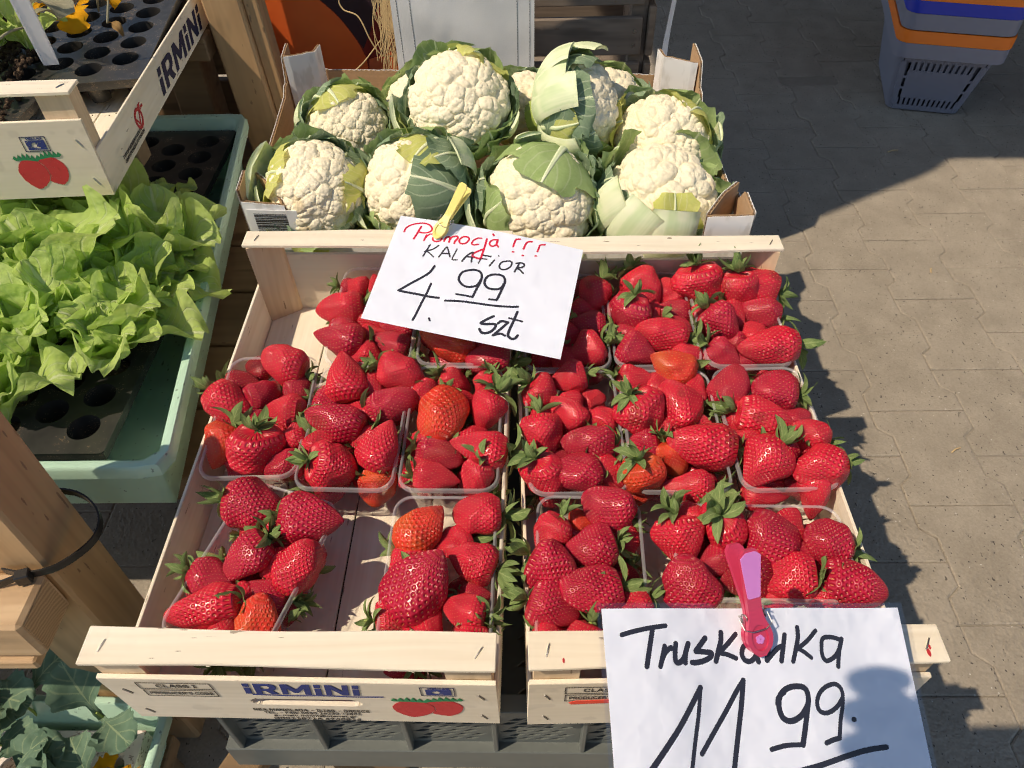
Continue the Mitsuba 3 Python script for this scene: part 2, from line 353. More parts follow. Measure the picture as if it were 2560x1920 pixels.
S1R=[[(-0.0918,0.0496),(-0.0911,0.055),(-0.0876,0.06),(-0.0813,0.0636),(-0.0745,0.0656),(-0.0682,0.0647),(-0.0637,0.0609),(-0.0631,0.057),(-0.0663,0.0533),(-0.0708,0.0519),(-0.0751,0.0521)],[(-0.0755,0.0602),(-0.0771,0.0504),(-0.0787,0.0419)],[(-0.0666,0.0497),(-0.0674,0.0415)],[(-0.0675,0.0431),(-0.066,0.0474),(-0.0639,0.0512),(-0.0607,0.0524)],[(-0.0539,0.052),(-0.0576,0.05),(-0.0588,0.0455),(-0.0557,0.0428),(-0.0507,0.0443),(-0.0493,0.0483),(-0.0514,0.0518),(-0.0539,0.052)],[(-0.0461,0.0451),(-0.045,0.0502),(-0.0424,0.0521),(-0.0406,0.0497),(-0.0406,0.0449)],[(-0.0408,0.048),(-0.0389,0.0525),(-0.0346,0.0547),(-0.0325,0.0524),(-0.0346,0.0471),(-0.0345,0.0445)],[(-0.0235,0.0562),(-0.0275,0.0553),(-0.0304,0.0498),(-0.0283,0.046),(-0.0236,0.0466),(-0.0206,0.0514),(-0.0211,0.0552),(-0.0242,0.0564)],[(-0.0077,0.058),(-0.0117,0.0571),(-0.0155,0.0526),(-0.0163,0.0484),(-0.0136,0.047),(-0.0092,0.0491)],[(-0.0018,0.0584),(-0.0018,0.048),(-0.0021,0.0385),(-0.0027,0.0309),(-0.0067,0.0304),(-0.0119,0.0323),(-0.0105,0.0365),(-0.0036,0.0429)],[(0.0031,0.0665),(0.0043,0.0652)],[(0.0093,0.06),(0.0043,0.0583),(0.0022,0.053),(0.0055,0.0498),(0.0096,0.0532),(0.01,0.0596)],[(0.0098,0.0604),(0.0096,0.054),(0.0125,0.0507)],[(0.0277,0.0552),(0.0281,0.0617),(0.0291,0.0659),(0.033,0.0674)],[(0.0286,0.0479),(0.0297,0.0482)],[(0.0391,0.0548),(0.0404,0.0631),(0.0423,0.066),(0.0462,0.0674)],[(0.0397,0.0459),(0.0406,0.0461)],[(0.0544,0.0557),(0.055,0.0619),(0.0556,0.0652),(0.0606,0.0672)],[(0.0533,0.0489),(0.0544,0.0492)]]
S1K=[[(-0.0594,0.0371),(-0.061,0.0289),(-0.0626,0.0204)],[(-0.0502,0.0378),(-0.0551,0.0315),(-0.0626,0.0269)],[(-0.0607,0.0277),(-0.0565,0.0253),(-0.0517,0.0215)],[(-0.0462,0.0224),(-0.044,0.0299),(-0.0418,0.0367),(-0.0405,0.0373),(-0.0375,0.0315),(-0.0345,0.0252)],[(-0.0447,0.0281),(-0.0361,0.0295)],[(-0.0297,0.0373),(-0.0309,0.03),(-0.0315,0.0228),(-0.0262,0.023)],[(-0.0208,0.0224),(-0.0175,0.0309),(-0.0124,0.0368),(-0.0117,0.0315),(-0.011,0.0237)],[(-0.0184,0.0296),(-0.0097,0.0305)],[(-0.0015,0.0359),(-0.0023,0.0292),(-0.0034,0.024)],[(-0.0014,0.0356),(0.0074,0.0359)],[(-0.0021,0.0308),(0.0043,0.0312)],[(0.0123,0.0324),(0.0104,0.0276),(0.0088,0.0234)],[(0.0151,0.0388),(0.0156,0.0385)],[(0.0256,0.0341),(0.0208,0.0317),(0.0188,0.0258),(0.0217,0.022),(0.0267,0.0232),(0.0304,0.0279),(0.031,0.0334),(0.0277,0.0349),(0.025,0.0338)],[(0.0386,0.0337),(0.0374,0.0281),(0.036,0.0224)],[(0.0356,0.0338),(0.0405,0.0357),(0.0443,0.0343),(0.0428,0.0301),(0.0374,0.0278),(0.0413,0.026),(0.0452,0.0227)]]
S1B=[[(-0.0474,0.0098),(-0.05,0.0008),(-0.0569,-0.0083),(-0.064,-0.016),(-0.071,-0.0243),(-0.0753,-0.0293)],[(-0.0753,-0.0293),(-0.0694,-0.0297),(-0.0602,-0.0297),(-0.051,-0.0297),(-0.0418,-0.0299),(-0.033,-0.0292)],[(-0.045,-0.0136),(-0.0462,-0.0263),(-0.0483,-0.0398),(-0.05,-0.0543),(-0.0513,-0.0616)],[(-0.036,-0.0559),(-0.0345,-0.0583)],[(0.0042,0.0034),(0.0014,-0.0046),(-0.0057,-0.0086),(-0.013,-0.0074),(-0.0185,-0.0013),(-0.0176,0.0072),(-0.0129,0.0116),(-0.0053,0.0144),(0.0007,0.0134),(0.0039,0.0086),(0.0043,0.0005),(0.0024,-0.0088),(0.0005,-0.0202)],[(0.0005,-0.0202),(-0.0065,-0.02),(-0.0165,-0.0204)],[(0.0288,0.0049),(0.0263,-0.0023),(0.02,-0.0053),(0.013,-0.0048),(0.0087,0.0001),(0.0091,0.0076),(0.0138,0.0125),(0.0215,0.0144),(0.0266,0.0126),(0.029,0.0065),(0.0276,-0.0057),(0.0256,-0.0178)],[(0.0256,-0.0178),(0.0178,-0.0187)],[(-0.0255,-0.031),(-0.0102,-0.0281),(0.0065,-0.0267),(0.0233,-0.0255),(0.0409,-0.0227),(0.0484,-0.0207)],[(0.0267,-0.0382),(0.0215,-0.0429),(0.0162,-0.049),(0.0208,-0.0493),(0.0293,-0.0473),(0.0314,-0.0496),(0.0289,-0.0557),(0.0242,-0.0595),(0.0193,-0.06),(0.0163,-0.0566)],[(0.0328,-0.0458),(0.0359,-0.042),(0.0427,-0.042)],[(0.0427,-0.042),(0.0369,-0.0517),(0.0311,-0.0606)],[(0.0311,-0.0606),(0.038,-0.0569),(0.0428,-0.0582)],[(0.0492,-0.0272),(0.0477,-0.0394),(0.0459,-0.0496),(0.0458,-0.0571),(0.0498,-0.0602),(0.0534,-0.0587),(0.0551,-0.0549)],[(0.0426,-0.0365),(0.0495,-0.0369),(0.0563,-0.0374)]]
S2K=[[(-0.0984,-0.0157),(-0.0906,-0.0138),(-0.0805,-0.012),(-0.0686,-0.0106)],[(-0.0778,-0.0125),(-0.0795,-0.0183),(-0.082,-0.0269),(-0.0841,-0.0344)],[(-0.0706,-0.0228),(-0.0729,-0.029),(-0.075,-0.0346)],[(-0.0741,-0.0323),(-0.071,-0.0271),(-0.0668,-0.0238),(-0.066,-0.0243)],[(-0.0626,-0.0214),(-0.0638,-0.0272),(-0.0638,-0.032),(-0.0611,-0.0325),(-0.0574,-0.0292),(-0.0536,-0.0216)],[(-0.0536,-0.0216),(-0.0563,-0.0273),(-0.0572,-0.0326)],[(-0.0406,-0.0183),(-0.0485,-0.026)],[(-0.0485,-0.026),(-0.0417,-0.0266),(-0.0372,-0.0272),(-0.0381,-0.0296),(-0.0436,-0.0319),(-0.0494,-0.0328),(-0.0522,-0.0327)],[(-0.0285,-0.015),(-0.0292,-0.0199),(-0.0318,-0.0258),(-0.0345,-0.0321)],[(-0.0181,-0.0161),(-0.0235,-0.021),(-0.0315,-0.0273)],[(-0.0315,-0.0273),(-0.0258,-0.0283),(-0.0198,-0.0307)],[(-0.006,-0.0222),(-0.0127,-0.0231),(-0.0153,-0.028),(-0.0136,-0.032),(-0.0095,-0.0326),(-0.0054,-0.0292),(-0.0028,-0.0243)],[(-0.0026,-0.0233),(-0.0048,-0.0292),(-0.0043,-0.0332)],[(0.006,-0.0184),(0.0036,-0.0254),(0.0018,-0.0323)],[(0.0018,-0.0323),(0.0074,-0.0274),(0.0116,-0.0245),(0.0147,-0.024)],[(0.0166,-0.017),(0.0141,-0.0255),(0.0118,-0.033)],[(0.0267,-0.0125),(0.0262,-0.0186),(0.0235,-0.0257),(0.0202,-0.0334)],[(0.0406,-0.0147),(0.0332,-0.0207),(0.0248,-0.0257)],[(0.0248,-0.0257),(0.0293,-0.0278),(0.0341,-0.0314)],[(0.0602,-0.0206),(0.0536,-0.0189),(0.0459,-0.0194),(0.0435,-0.025),(0.0434,-0.0311),(0.0466,-0.0336),(0.0535,-0.0307),(0.0586,-0.0252),(0.061,-0.0201)],[(0.061,-0.0201),(0.0572,-0.0282),(0.0546,-0.0371)],[(-0.0901,-0.094),(-0.0866,-0.0903),(-0.0772,-0.0808),(-0.065,-0.0681),(-0.0533,-0.0539),(-0.0482,-0.0475)],[(-0.0482,-0.0475),(-0.0516,-0.0622),(-0.0565,-0.0782),(-0.0615,-0.0955)],[(-0.0524,-0.0842),(-0.0441,-0.0752),(-0.0321,-0.062),(-0.0223,-0.0501),(-0.0167,-0.044)],[(-0.0167,-0.044),(-0.0202,-0.0586),(-0.0251,-0.0751),(-0.0317,-0.0971)],[(0.0266,-0.0592),(0.0205,-0.0657),(0.0128,-0.0687),(0.0073,-0.0666),(0.0056,-0.0604),(0.0074,-0.0538),(0.0129,-0.0496),(0.0203,-0.0484),(0.026,-0.05),(0.0274,-0.0554),(0.0252,-0.063),(0.0221,-0.0723),(0.0184,-0.0824)],[(0.0184,-0.0824),(0.0067,-0.0824),(-0.0034,-0.0842)],[(0.0107,-0.052),(0.006,-0.0547),(0.0047,-0.0585)],[(0.0541,-0.0562),(0.0479,-0.0618),(0.0399,-0.0649),(0.0342,-0.0633),(0.0336,-0.0575),(0.0378,-0.0518),(0.0446,-0.0485),(0.0509,-0.0482),(0.0543,-0.0523),(0.0532,-0.0601),(0.049,-0.0705),(0.0463,-0.0799)],[(0.0463,-0.0799),(0.0413,-0.0806),(0.0356,-0.0822)],[(0.0597,-0.0695),(0.0604,-0.0695)],[(0.0037,-0.0985),(0.0276,-0.0947),(0.0475,-0.0907),(0.0652,-0.0878),(0.0809,-0.0866)]]
PUN={'LM1': ('L', 0.056, 0.268, 2, "left crate's middle left punnet"), 'LM2': ('L', 0.152, 0.256, -1, "left crate's central punnet"), 'LM3': ('L', 0.248, 0.256, 0, "left crate's middle right punnet"), 'LB2': ('L', 0.15, 0.41, 0, "left crate's back centre punnet"), 'LB3': ('L', 0.248, 0.41, 0, "left crate's back right punnet"), 'LF1': ('L', 0.088, 0.104, -16, "left crate's slanted front left punnet"), 'LF3': ('L', 0.248, 0.098, 0, "left crate's front right punnet"), 'RB1': ('R', 0.053, 0.41, 0, "right crate's back left punnet"), 'RB2': ('R', 0.15, 0.412, 0, "right crate's back centre punnet"), 'RB3': ('R', 0.247, 0.411, 0, "right crate's back right punnet"), 'RM1': ('R', 0.053, 0.255, 0, "right crate's middle left punnet"), 'RM2': ('R', 0.15, 0.255, -1, "right crate's central punnet"), 'RM3': ('R', 0.249, 0.256, 1, "right crate's middle right punnet"), 'RF1': ('R', 0.056, 0.1, -3, "right crate's front left punnet"), 'RF3': ('R', 0.206, 0.118, 88, "right crate's crosswise front punnet")}
BERRY=[
('LM1', 0.0655, 0.3291, 0.072, -0.9425, 0.29, 0.1662, 0.0482, 0.0394, 0, "bright red strawberry, back centre in left crate's middle left punnet, tip left"),
('LM1', 0.022, 0.278, 0.066, 0.7839, -0.5123, -0.3507, 0.0584, 0.0364, 0, "bright red strawberry, middle left in left crate's middle left punnet, tip lower right"),
('LM1', 0.022, 0.3201, 0.05, 0.9994, 0.0259, -0.0223, 0.0398, 0.0337, 3, "dark red strawberry half buried back left in left crate's middle left punnet, nearer"),
('LM1', 0.0752, 0.276, 0.064, -0.9702, 0.1994, -0.1375, 0.0405, 0.0323, 0, "bright red strawberry, middle right in left crate's middle left punnet, tip left"),
('LM1', 0.022, 0.2339, 0.06, -0.3817, -0.8653, -0.3249, 0.0435, 0.0409, 2, "orange-red strawberry, front left in left crate's middle left punnet, tip lower left"),
('LM1', 0.0587, 0.2233, 0.066, -0.2064, -0.4629, -0.8621, 0.0481, 0.0513, 0, "bright red strawberry, front centre in left crate's middle left punnet, tip front"),
('LM1', 0.0296, 0.3485, 0.05, -0.941, 0.236, 0.2427, 0.0303, 0.0272, 3, "dark red strawberry half buried back left in left crate's middle left punnet, farther"),
('LM1', 0.0363, 0.2206, 0.045, 0.0053, -0.7613, -0.6484, 0.0283, 0.022, 0, "bright red strawberry half buried front left in left crate's middle left punnet"),
('LM2', 0.1362, 0.3124, 0.074, -0.1672, 0.8069, 0.5665, 0.0531, 0.0472, 0, "bright red strawberry, back left in left crate's central punnet, tip back"),
('LM2', 0.1901, 0.3184, 0.074, 0.9321, -0.3514, -0.0873, 0.0465, 0.0373, 0, "bright red strawberry, back right in left crate's central punnet, tip right"),
('LM2', 0.1318, 0.2595, 0.07, -0.941, 0.236, 0.2427, 0.0577, 0.0385, 1, "deep crimson strawberry, middle left in left crate's central punnet, tip left"),
('LM2', 0.1856, 0.2791, 0.068, 0.9765, 0.1837, 0.113, 0.0503, 0.0321, 1, "deep crimson strawberry, back right in left crate's central punnet, tip right"),
('LM2', 0.1815, 0.2272, 0.074, 0.3368, 0.7242, 0.6017, 0.0496, 0.0432, 0, "bright red strawberry, front right in left crate's central punnet, tip back"),
('LM2', 0.1385, 0.2078, 0.068, 0.7983, 0.1975, -0.5689, 0.0464, 0.0428, 0, "bright red strawberry, front centre in left crate's central punnet, tip right"),
('LM2', 0.1805, 0.1955, 0.05, 0.0053, -0.7613, -0.6484, 0.0367, 0.0319, 2, "orange-red strawberry half buried front right in left crate's central punnet"),
('LM3', 0.236, 0.2625, 0.074, 0.0299, -0.9955, 0.09, 0.0552, 0.0464, 2, "orange-red strawberry, middle centre in left crate's middle right punnet, tip front"),
('LM3', 0.2432, 0.3199, 0.055, 0.8682, -0.3582, -0.3435, 0.0336, 0.0321, 0, "bright red strawberry half buried back centre in left crate's middle right punnet"),
('LM3', 0.279, 0.273, 0.07, -0.4951, -0.6722, -0.5504, 0.0387, 0.0359, 0, "bright red strawberry, middle right in left crate's middle right punnet, tip lower left"),
('LM3', 0.279, 0.3103, 0.06, -0.1771, -0.6092, -0.773, 0.0335, 0.0288, 0, "bright red strawberry, back right in left crate's middle right punnet, tip front"),
('LM3', 0.2745, 0.2253, 0.072, -0.9852, 0.1066, 0.1345, 0.0542, 0.0367, 0, "bright red strawberry, front right in left crate's middle right punnet, tip left"),
('LM3', 0.2367, 0.2255, 0.062, 0.9681, -0.2266, -0.1065, 0.0453, 0.0291, 1, "deep crimson strawberry, front centre in left crate's middle right punnet, tip right"),
('LM3', 0.2366, 0.1951, 0.066, 0.9859, -0.1593, -0.0506, 0.0424, 0.0297, 0, "bright red strawberry, front centre in left crate's middle right punnet, tip right"),
('LM3', 0.2715, 0.1981, 0.062, -0.3376, -0.5852, -0.7373, 0.0398, 0.0314, 0, "bright red strawberry, front right in left crate's middle right punnet, tip front"),
('LB2', 0.1165, 0.3674, 0.07, -0.9772, 0.0403, 0.2087, 0.0543, 0.0421, 1, "deep crimson strawberry, front left in left crate's back centre punnet, tip left"),
('LB2', 0.1705, 0.3692, 0.064, -0.941, 0.236, 0.2427, 0.0408, 0.0317, 1, "deep crimson strawberry, front right in left crate's back centre punnet, tip left"),
('LB2', 0.109, 0.4171, 0.072, -0.9857, -0.165, 0.0336, 0.0516, 0.0343, 0, "bright red strawberry, middle left in left crate's back centre punnet, tip left"),
('LB2', 0.1192, 0.458, 0.066, -0.941, 0.236, 0.2427, 0.0311, 0.0278, 0, "bright red strawberry, back left in left crate's back centre punnet, tip left"),
('LB2', 0.1176, 0.458, 0.062, 0.9852, -0.1066, -0.1345, 0.0325, 0.022, 1, "deep crimson strawberry, back left in left crate's back centre punnet, tip right"),
('LB2', 0.1427, 0.458, 0.066, -0.3468, 0.7065, 0.6169, 0.0281, 0.0297, 0, "bright red strawberry, back centre in left crate's back centre punnet, tip back"),
('LB2', 0.1745, 0.3967, 0.062, -0.9852, 0.1066, 0.1345, 0.0386, 0.0263, 1, "deep crimson strawberry, middle right in left crate's back centre punnet, tip left"),
('LB3', 0.2323, 0.3618, 0.07, -0.9158, 0.0969, 0.3898, 0.0603, 0.0328, 2, "orange-red strawberry, front left in left crate's back right punnet, tip left"),
('LB3', 0.2775, 0.3476, 0.066, -0.9773, 0.039, 0.2083, 0.0444, 0.0324, 1, "deep crimson strawberry, front right in left crate's back right punnet, tip left"),
('LB3', 0.2412, 0.3563, 0.045, 0.0053, -0.7613, -0.6484, 0.026, 0.022, 0, "bright red strawberry half buried front centre in left crate's back right punnet"),
('LB3', 0.2276, 0.4277, 0.06, 0.8682, -0.3582, -0.3435, 0.0411, 0.0316, 0, "bright red strawberry, middle left in left crate's back right punnet, tip lower right"),
('LB3', 0.2681, 0.4099, 0.06, -0.7622, -0.5092, -0.3997, 0.0405, 0.0312, 0, "bright red strawberry, middle right in left crate's back right punnet, tip lower left"),
('LB3', 0.2114, 0.4198, 0.05, -0.1788, 0.7452, 0.6424, 0.0381, 0.0301, 0, "bright red strawberry half buried middle left in left crate's back right punnet"),
('RB1', 0.0879, 0.447, 0.07, -0.5104, -0.7515, -0.418, 0.042, 0.0357, 0, "bright red strawberry, back right in right crate's back left punnet, tip lower left"),
('RB1', 0.0812, 0.458, 0.066, -0.9348, 0.2741, 0.2259, 0.0365, 0.0331, 3, "dark red strawberry, back right in right crate's back left punnet, tip left"),
('RB1', 0.0777, 0.4014, 0.066, -0.9964, -0.0516, 0.0678, 0.042, 0.029, 1, "deep crimson strawberry, middle right in right crate's back left punnet, tip left"),
('RB1', 0.0727, 0.3616, 0.068, -0.8703, -0.4205, -0.2564, 0.0406, 0.0358, 0, "bright red strawberry, front right in right crate's back left punnet, tip lower left"),
('RB1', 0.0329, 0.3632, 0.05, 0.9998, -0.0192, 0.0009, 0.0364, 0.0222, 0, "bright red strawberry half buried front left in right crate's back left punnet"),
('RB1', 0.0422, 0.4475, 0.05, 0.488, -0.6578, -0.5737, 0.0405, 0.0338, 0, "bright red strawberry half buried back centre in right crate's back left punnet"),
('RB1', 0.0266, 0.4002, 0.05, -0.9998, 0.0192, -0.0009, 0.0391, 0.0309, 0, "bright red strawberry half buried middle left in right crate's back left punnet"),
('RM1', 0.0513, 0.3222, 0.068, -0.9693, -0.1752, -0.1725, 0.0392, 0.0301, 0, "bright red strawberry, back centre in right crate's middle left punnet, tip left"),
('RM1', 0.0254, 0.3009, 0.068, 0.7301, -0.2745, -0.6257, 0.038, 0.034, 0, "bright red strawberry, back left in right crate's middle left punnet, tip lower right"),
('RM1', 0.0464, 0.2742, 0.072, -0.6897, 0.3996, 0.6038, 0.0408, 0.036, 0, "bright red strawberry, back centre in right crate's middle left punnet, tip upper left"),
('RM1', 0.022, 0.2452, 0.07, 0.1493, -0.8598, -0.4883, 0.0443, 0.0407, 0, "bright red strawberry, middle left in right crate's middle left punnet, tip front"),
('RM1', 0.0642, 0.2365, 0.068, -0.9906, 0.024, 0.1347, 0.0508, 0.0355, 1, "deep crimson strawberry, front centre in right crate's middle left punnet, tip left, farther"),
('RM1', 0.0506, 0.1998, 0.07, -0.9744, -0.2195, 0.0495, 0.0465, 0.0372, 1, "deep crimson strawberry, front centre in right crate's middle left punnet, tip left, nearer"),
('RM1', 0.022, 0.2018, 0.066, 0.3965, -0.1759, -0.901, 0.0466, 0.0374, 0, "bright red strawberry, front left in right crate's middle left punnet, tip lower right"),
('RM1', 0.0787, 0.3084, 0.05, 0.9998, -0.0192, 0.0009, 0.026, 0.022, 0, "bright red strawberry half buried back right in right crate's middle left punnet"),
('RM1', 0.0395, 0.2331, 0.05, 0.9998, -0.0192, 0.0009, 0.026, 0.022, 1, "deep crimson strawberry half buried front centre in right crate's middle left punnet"),
('RB2', 0.1262, 0.4126, 0.07, -0.1618, -0.2797, -0.9463, 0.05, 0.0453, 1, "deep crimson strawberry, middle left in right crate's back centre punnet, tip front"),
('RB2', 0.176, 0.4307, 0.06, -0.9998, 0.0192, -0.0009, 0.0447, 0.0315, 1, "deep crimson strawberry, back right in right crate's back centre punnet, tip left"),
('RB2', 0.1579, 0.3829, 0.072, -0.9361, 0.2002, 0.2892, 0.0554, 0.0371, 0, "bright red strawberry, front centre in right crate's back centre punnet, tip left"),
('RB2', 0.149, 0.458, 0.07, 0.4661, -0.7267, -0.5047, 0.0506, 0.042, 0, "bright red strawberry, back centre in right crate's back centre punnet, tip lower right"),
('RB2', 0.175, 0.458, 0.062, -0.9348, 0.2741, 0.2259, 0.0395, 0.0361, 0, "bright red strawberry, back right in right crate's back centre punnet, tip left"),
('RB2', 0.2124, 0.458, 0.072, 0.1975, -0.2965, -0.9344, 0.0548, 0.0505, 0, "bright red strawberry, back right in right crate's back centre punnet, tip front"),
('RB2', 0.1292, 0.3584, 0.068, 0.8473, -0.4626, -0.261, 0.0436, 0.0388, 1, "deep crimson strawberry, front left in right crate's back centre punnet, tip lower right"),
('RB2', 0.1618, 0.3342, 0.074, -0.8142, 0.2947, 0.5001, 0.0475, 0.0379, 2, "orange-red strawberry, front centre in right crate's back centre punnet, tip upper left"),
('RB2', 0.138, 0.458, 0.055, -0.0138, -0.7485, -0.663, 0.0301, 0.0266, 0, "bright red strawberry half buried back centre in right crate's back centre punnet"),
('RM2', 0.1242, 0.3202, 0.062, 0.9348, -0.2741, -0.2259, 0.0439, 0.0303, 0, "bright red strawberry, back left in right crate's central punnet, tip right"),
('RM2', 0.1578, 0.2818, 0.074, -0.6449, 0.4359, 0.6278, 0.0469, 0.0449, 0, "bright red strawberry, back centre in right crate's central punnet, tip upper left"),
('RM2', 0.122, 0.2673, 0.072, 0.4982, -0.3409, -0.7972, 0.0512, 0.0444, 0, "bright red strawberry, middle left in right crate's central punnet, tip lower right"),
('RM2', 0.1711, 0.2287, 0.074, -0.991, 0.0255, 0.1311, 0.066, 0.0461, 0, "bright red strawberry, front right in right crate's central punnet, tip left"),
('RM2', 0.1153, 0.1956, 0.07, 0.4039, -0.1995, -0.8928, 0.0452, 0.0371, 2, "orange-red strawberry, front left in right crate's central punnet, tip lower right"),
('RM2', 0.1456, 0.2226, 0.06, 0.329, -0.71, -0.6227, 0.0364, 0.0323, 2, "orange-red strawberry, front centre in right crate's central punnet, tip front"),
('RM2', 0.1533, 0.1889, 0.064, -0.9905, 0.0294, 0.1345, 0.048, 0.0322, 0, "bright red strawberry, front centre in right crate's central punnet, tip left"),
('RM2', 0.1122, 0.1924, 0.045, 0.9998, -0.0192, 0.0009, 0.026, 0.022, 2, "orange-red strawberry half buried front left in right crate's central punnet"),
('RB3', 0.2756, 0.458, 0.074, -0.9622, 0.2123, 0.1707, 0.0563, 0.0376, 0, "bright red strawberry, back right in right crate's back right punnet, tip left"),
('RB3', 0.2567, 0.4489, 0.07, 0.1436, -0.3084, -0.9404, 0.0524, 0.04, 0, "bright red strawberry, back centre in right crate's back right punnet, tip front"),
('RB3', 0.2275, 0.3936, 0.072, 0.608, -0.6591, -0.4427, 0.0512, 0.0415, 1, "deep crimson strawberry, middle left in right crate's back right punnet, tip lower right"),
('RB3', 0.2754, 0.4222, 0.064, -0.9822, 0.1489, 0.1142, 0.0476, 0.0345, 1, "deep crimson strawberry, middle right in right crate's back right punnet, tip left"),
('RB3', 0.2676, 0.3606, 0.072, -0.9941, -0.1082, 0.0092, 0.066, 0.0427, 0, "bright red strawberry, front right in right crate's back right punnet, tip left"),
('RB3', 0.2219, 0.356, 0.062, 0.7949, -0.5191, -0.314, 0.0407, 0.0312, 1, "deep crimson strawberry, front left in right crate's back right punnet, tip lower right"),
('RB3', 0.2366, 0.458, 0.055, -0.9998, 0.0192, -0.0009, 0.0409, 0.0267, 3, "dark red strawberry half buried back centre in right crate's back right punnet, farther"),
('RB3', 0.2464, 0.458, 0.05, 0.9998, -0.0192, 0.0009, 0.0306, 0.027, 3, "dark red strawberry half buried back centre in right crate's back right punnet, nearer"),
('RM3', 0.2163, 0.3039, 0.074, 0.2436, 0.6559, 0.7144, 0.0445, 0.037, 1, "deep crimson strawberry, back left in right crate's middle right punnet, tip back"),
('RM3', 0.2593, 0.2986, 0.072, -0.9822, 0.1489, 0.1142, 0.0457, 0.0384, 1, "deep crimson strawberry, back centre in right crate's middle right punnet, tip left"),
('RM3', 0.2439, 0.2623, 0.072, 0.9551, -0.2792, -0.0992, 0.0588, 0.0379, 0, "bright red strawberry, middle centre in right crate's middle right punnet, tip right"),
('RM3', 0.279, 0.2432, 0.068, -0.9348, 0.2741, 0.2259, 0.0409, 0.0348, 0, "bright red strawberry, middle right in right crate's middle right punnet, tip left"),
('RM3', 0.2271, 0.2064, 0.072, -0.688, -0.6435, -0.3354, 0.0528, 0.0424, 0, "bright red strawberry, front left in right crate's middle right punnet, tip lower left"),
('RM3', 0.2784, 0.2037, 0.07, -0.9867, -0.1581, -0.0383, 0.0494, 0.0404, 0, "bright red strawberry, front right in right crate's middle right punnet, tip left"),
('RM3', 0.2295, 0.1851, 0.05, 0.9998, -0.0192, 0.0009, 0.0455, 0.0237, 0, "bright red strawberry half buried front left in right crate's middle right punnet"),
('RM3', 0.2725, 0.1824, 0.055, -0.1872, -0.7338, -0.653, 0.0442, 0.0275, 0, "bright red strawberry half buried front right in right crate's middle right punnet"),
('LF1', 0.0751, 0.1644, 0.07, 0.9872, -0.1507, -0.0522, 0.052, 0.0442, 1, "deep crimson strawberry, back centre in left crate's slanted front left punnet, tip right"),
('LF1', 0.1304, 0.1482, 0.072, 0.998, -0.022, 0.0593, 0.0555, 0.0419, 1, "deep crimson strawberry, back right in left crate's slanted front left punnet, tip right"),
('LF1', 0.0788, 0.1107, 0.07, -0.7333, -0.6344, -0.2445, 0.0484, 0.0348, 1, "deep crimson strawberry, middle centre in left crate's slanted front left punnet, tip lower left"),
('LF1', 0.1276, 0.1071, 0.066, 0.5057, 0.6064, 0.6136, 0.0479, 0.039, 0, "bright red strawberry, middle right in left crate's slanted front left punnet, tip upper right"),
('LF1', 0.0531, 0.0941, 0.06, 0.9509, -0.2682, -0.1544, 0.042, 0.0318, 1, "deep crimson strawberry, middle left in left crate's slanted front left punnet, tip right"),
('LF1', 0.0533, 0.0682, 0.062, -0.9833, -0.1577, -0.0907, 0.0631, 0.0337, 0, "bright red strawberry, front left in left crate's slanted front left punnet, tip left"),
('LF1', 0.0985, 0.0849, 0.055, -0.941, 0.236, 0.2427, 0.0402, 0.0273, 1, "deep crimson strawberry half buried front centre in left crate's slanted front left punnet"),
('LF1', 0.0957, 0.0581, 0.055, 0.1648, 0.5682, 0.8062, 0.0546, 0.0391, 2, "orange-red strawberry half buried front centre in left crate's slanted front left punnet"),
('LF1', 0.0762, 0.1475, 0.045, 0.9994, 0.0259, -0.0223, 0.034, 0.022, 0, "bright red strawberry half buried back centre in left crate's slanted front left punnet"),
('LF1', 0.1146, 0.073, 0.045, 0.9994, 0.0259, -0.0223, 0.0287, 0.0272, 3, "dark red strawberry half buried front right in left crate's slanted front left punnet"),
('LF3', 0.2299, 0.1414, 0.07, 0.6899, 0.4301, 0.5822, 0.051, 0.0415, 2, "orange-red strawberry, back left in left crate's front right punnet, tip upper right"),
('LF3', 0.2765, 0.1568, 0.068, -0.9911, -0.077, 0.1084, 0.0422, 0.0376, 0, "bright red strawberry, back right in left crate's front right punnet, tip left"),
('LF3', 0.2332, 0.0873, 0.075, 0.4889, 0.5443, 0.6818, 0.066, 0.0516, 1, "deep crimson strawberry, middle centre in left crate's front right punnet, tip upper right"),
('LF3', 0.2748, 0.1103, 0.07, -0.9473, 0.2814, 0.1534, 0.0417, 0.0358, 0, "bright red strawberry, middle right in left crate's front right punnet, tip left"),
('LF3', 0.2703, 0.0663, 0.066, -0.9816, 0.1842, -0.0504, 0.0376, 0.0289, 0, "bright red strawberry, front right in left crate's front right punnet, tip left"),
('LF3', 0.279, 0.0886, 0.05, 0.9994, 0.0259, -0.0223, 0.026, 0.022, 1, "deep crimson strawberry half buried middle right in left crate's front right punnet"),
('LF3', 0.2221, 0.03, 0.035, -0.9994, -0.0259, 0.0223, 0.0331, 0.022, 1, "deep crimson strawberry half buried front left in left crate's front right punnet"),
('RF1', 0.0238, 0.1398, 0.064, -0.4963, -0.5769, -0.6487, 0.0382, 0.0316, 0, "bright red strawberry, back left in right crate's front left punnet, tip lower left"),
('RF1', 0.076, 0.1625, 0.074, -0.8053, 0.3827, 0.4529, 0.0453, 0.0386, 1, "deep crimson strawberry, back right in right crate's front left punnet, tip upper left"),
('RF1', 0.058, 0.1223, 0.07, -0.9693, -0.1752, -0.1725, 0.0445, 0.0381, 1, "deep crimson strawberry, back centre in right crate's front left punnet, tip left"),
('RF1', 0.0261, 0.1039, 0.07, 0.8625, -0.4429, -0.2449, 0.0473, 0.0427, 1, "deep crimson strawberry, middle left in right crate's front left punnet, tip lower right"),
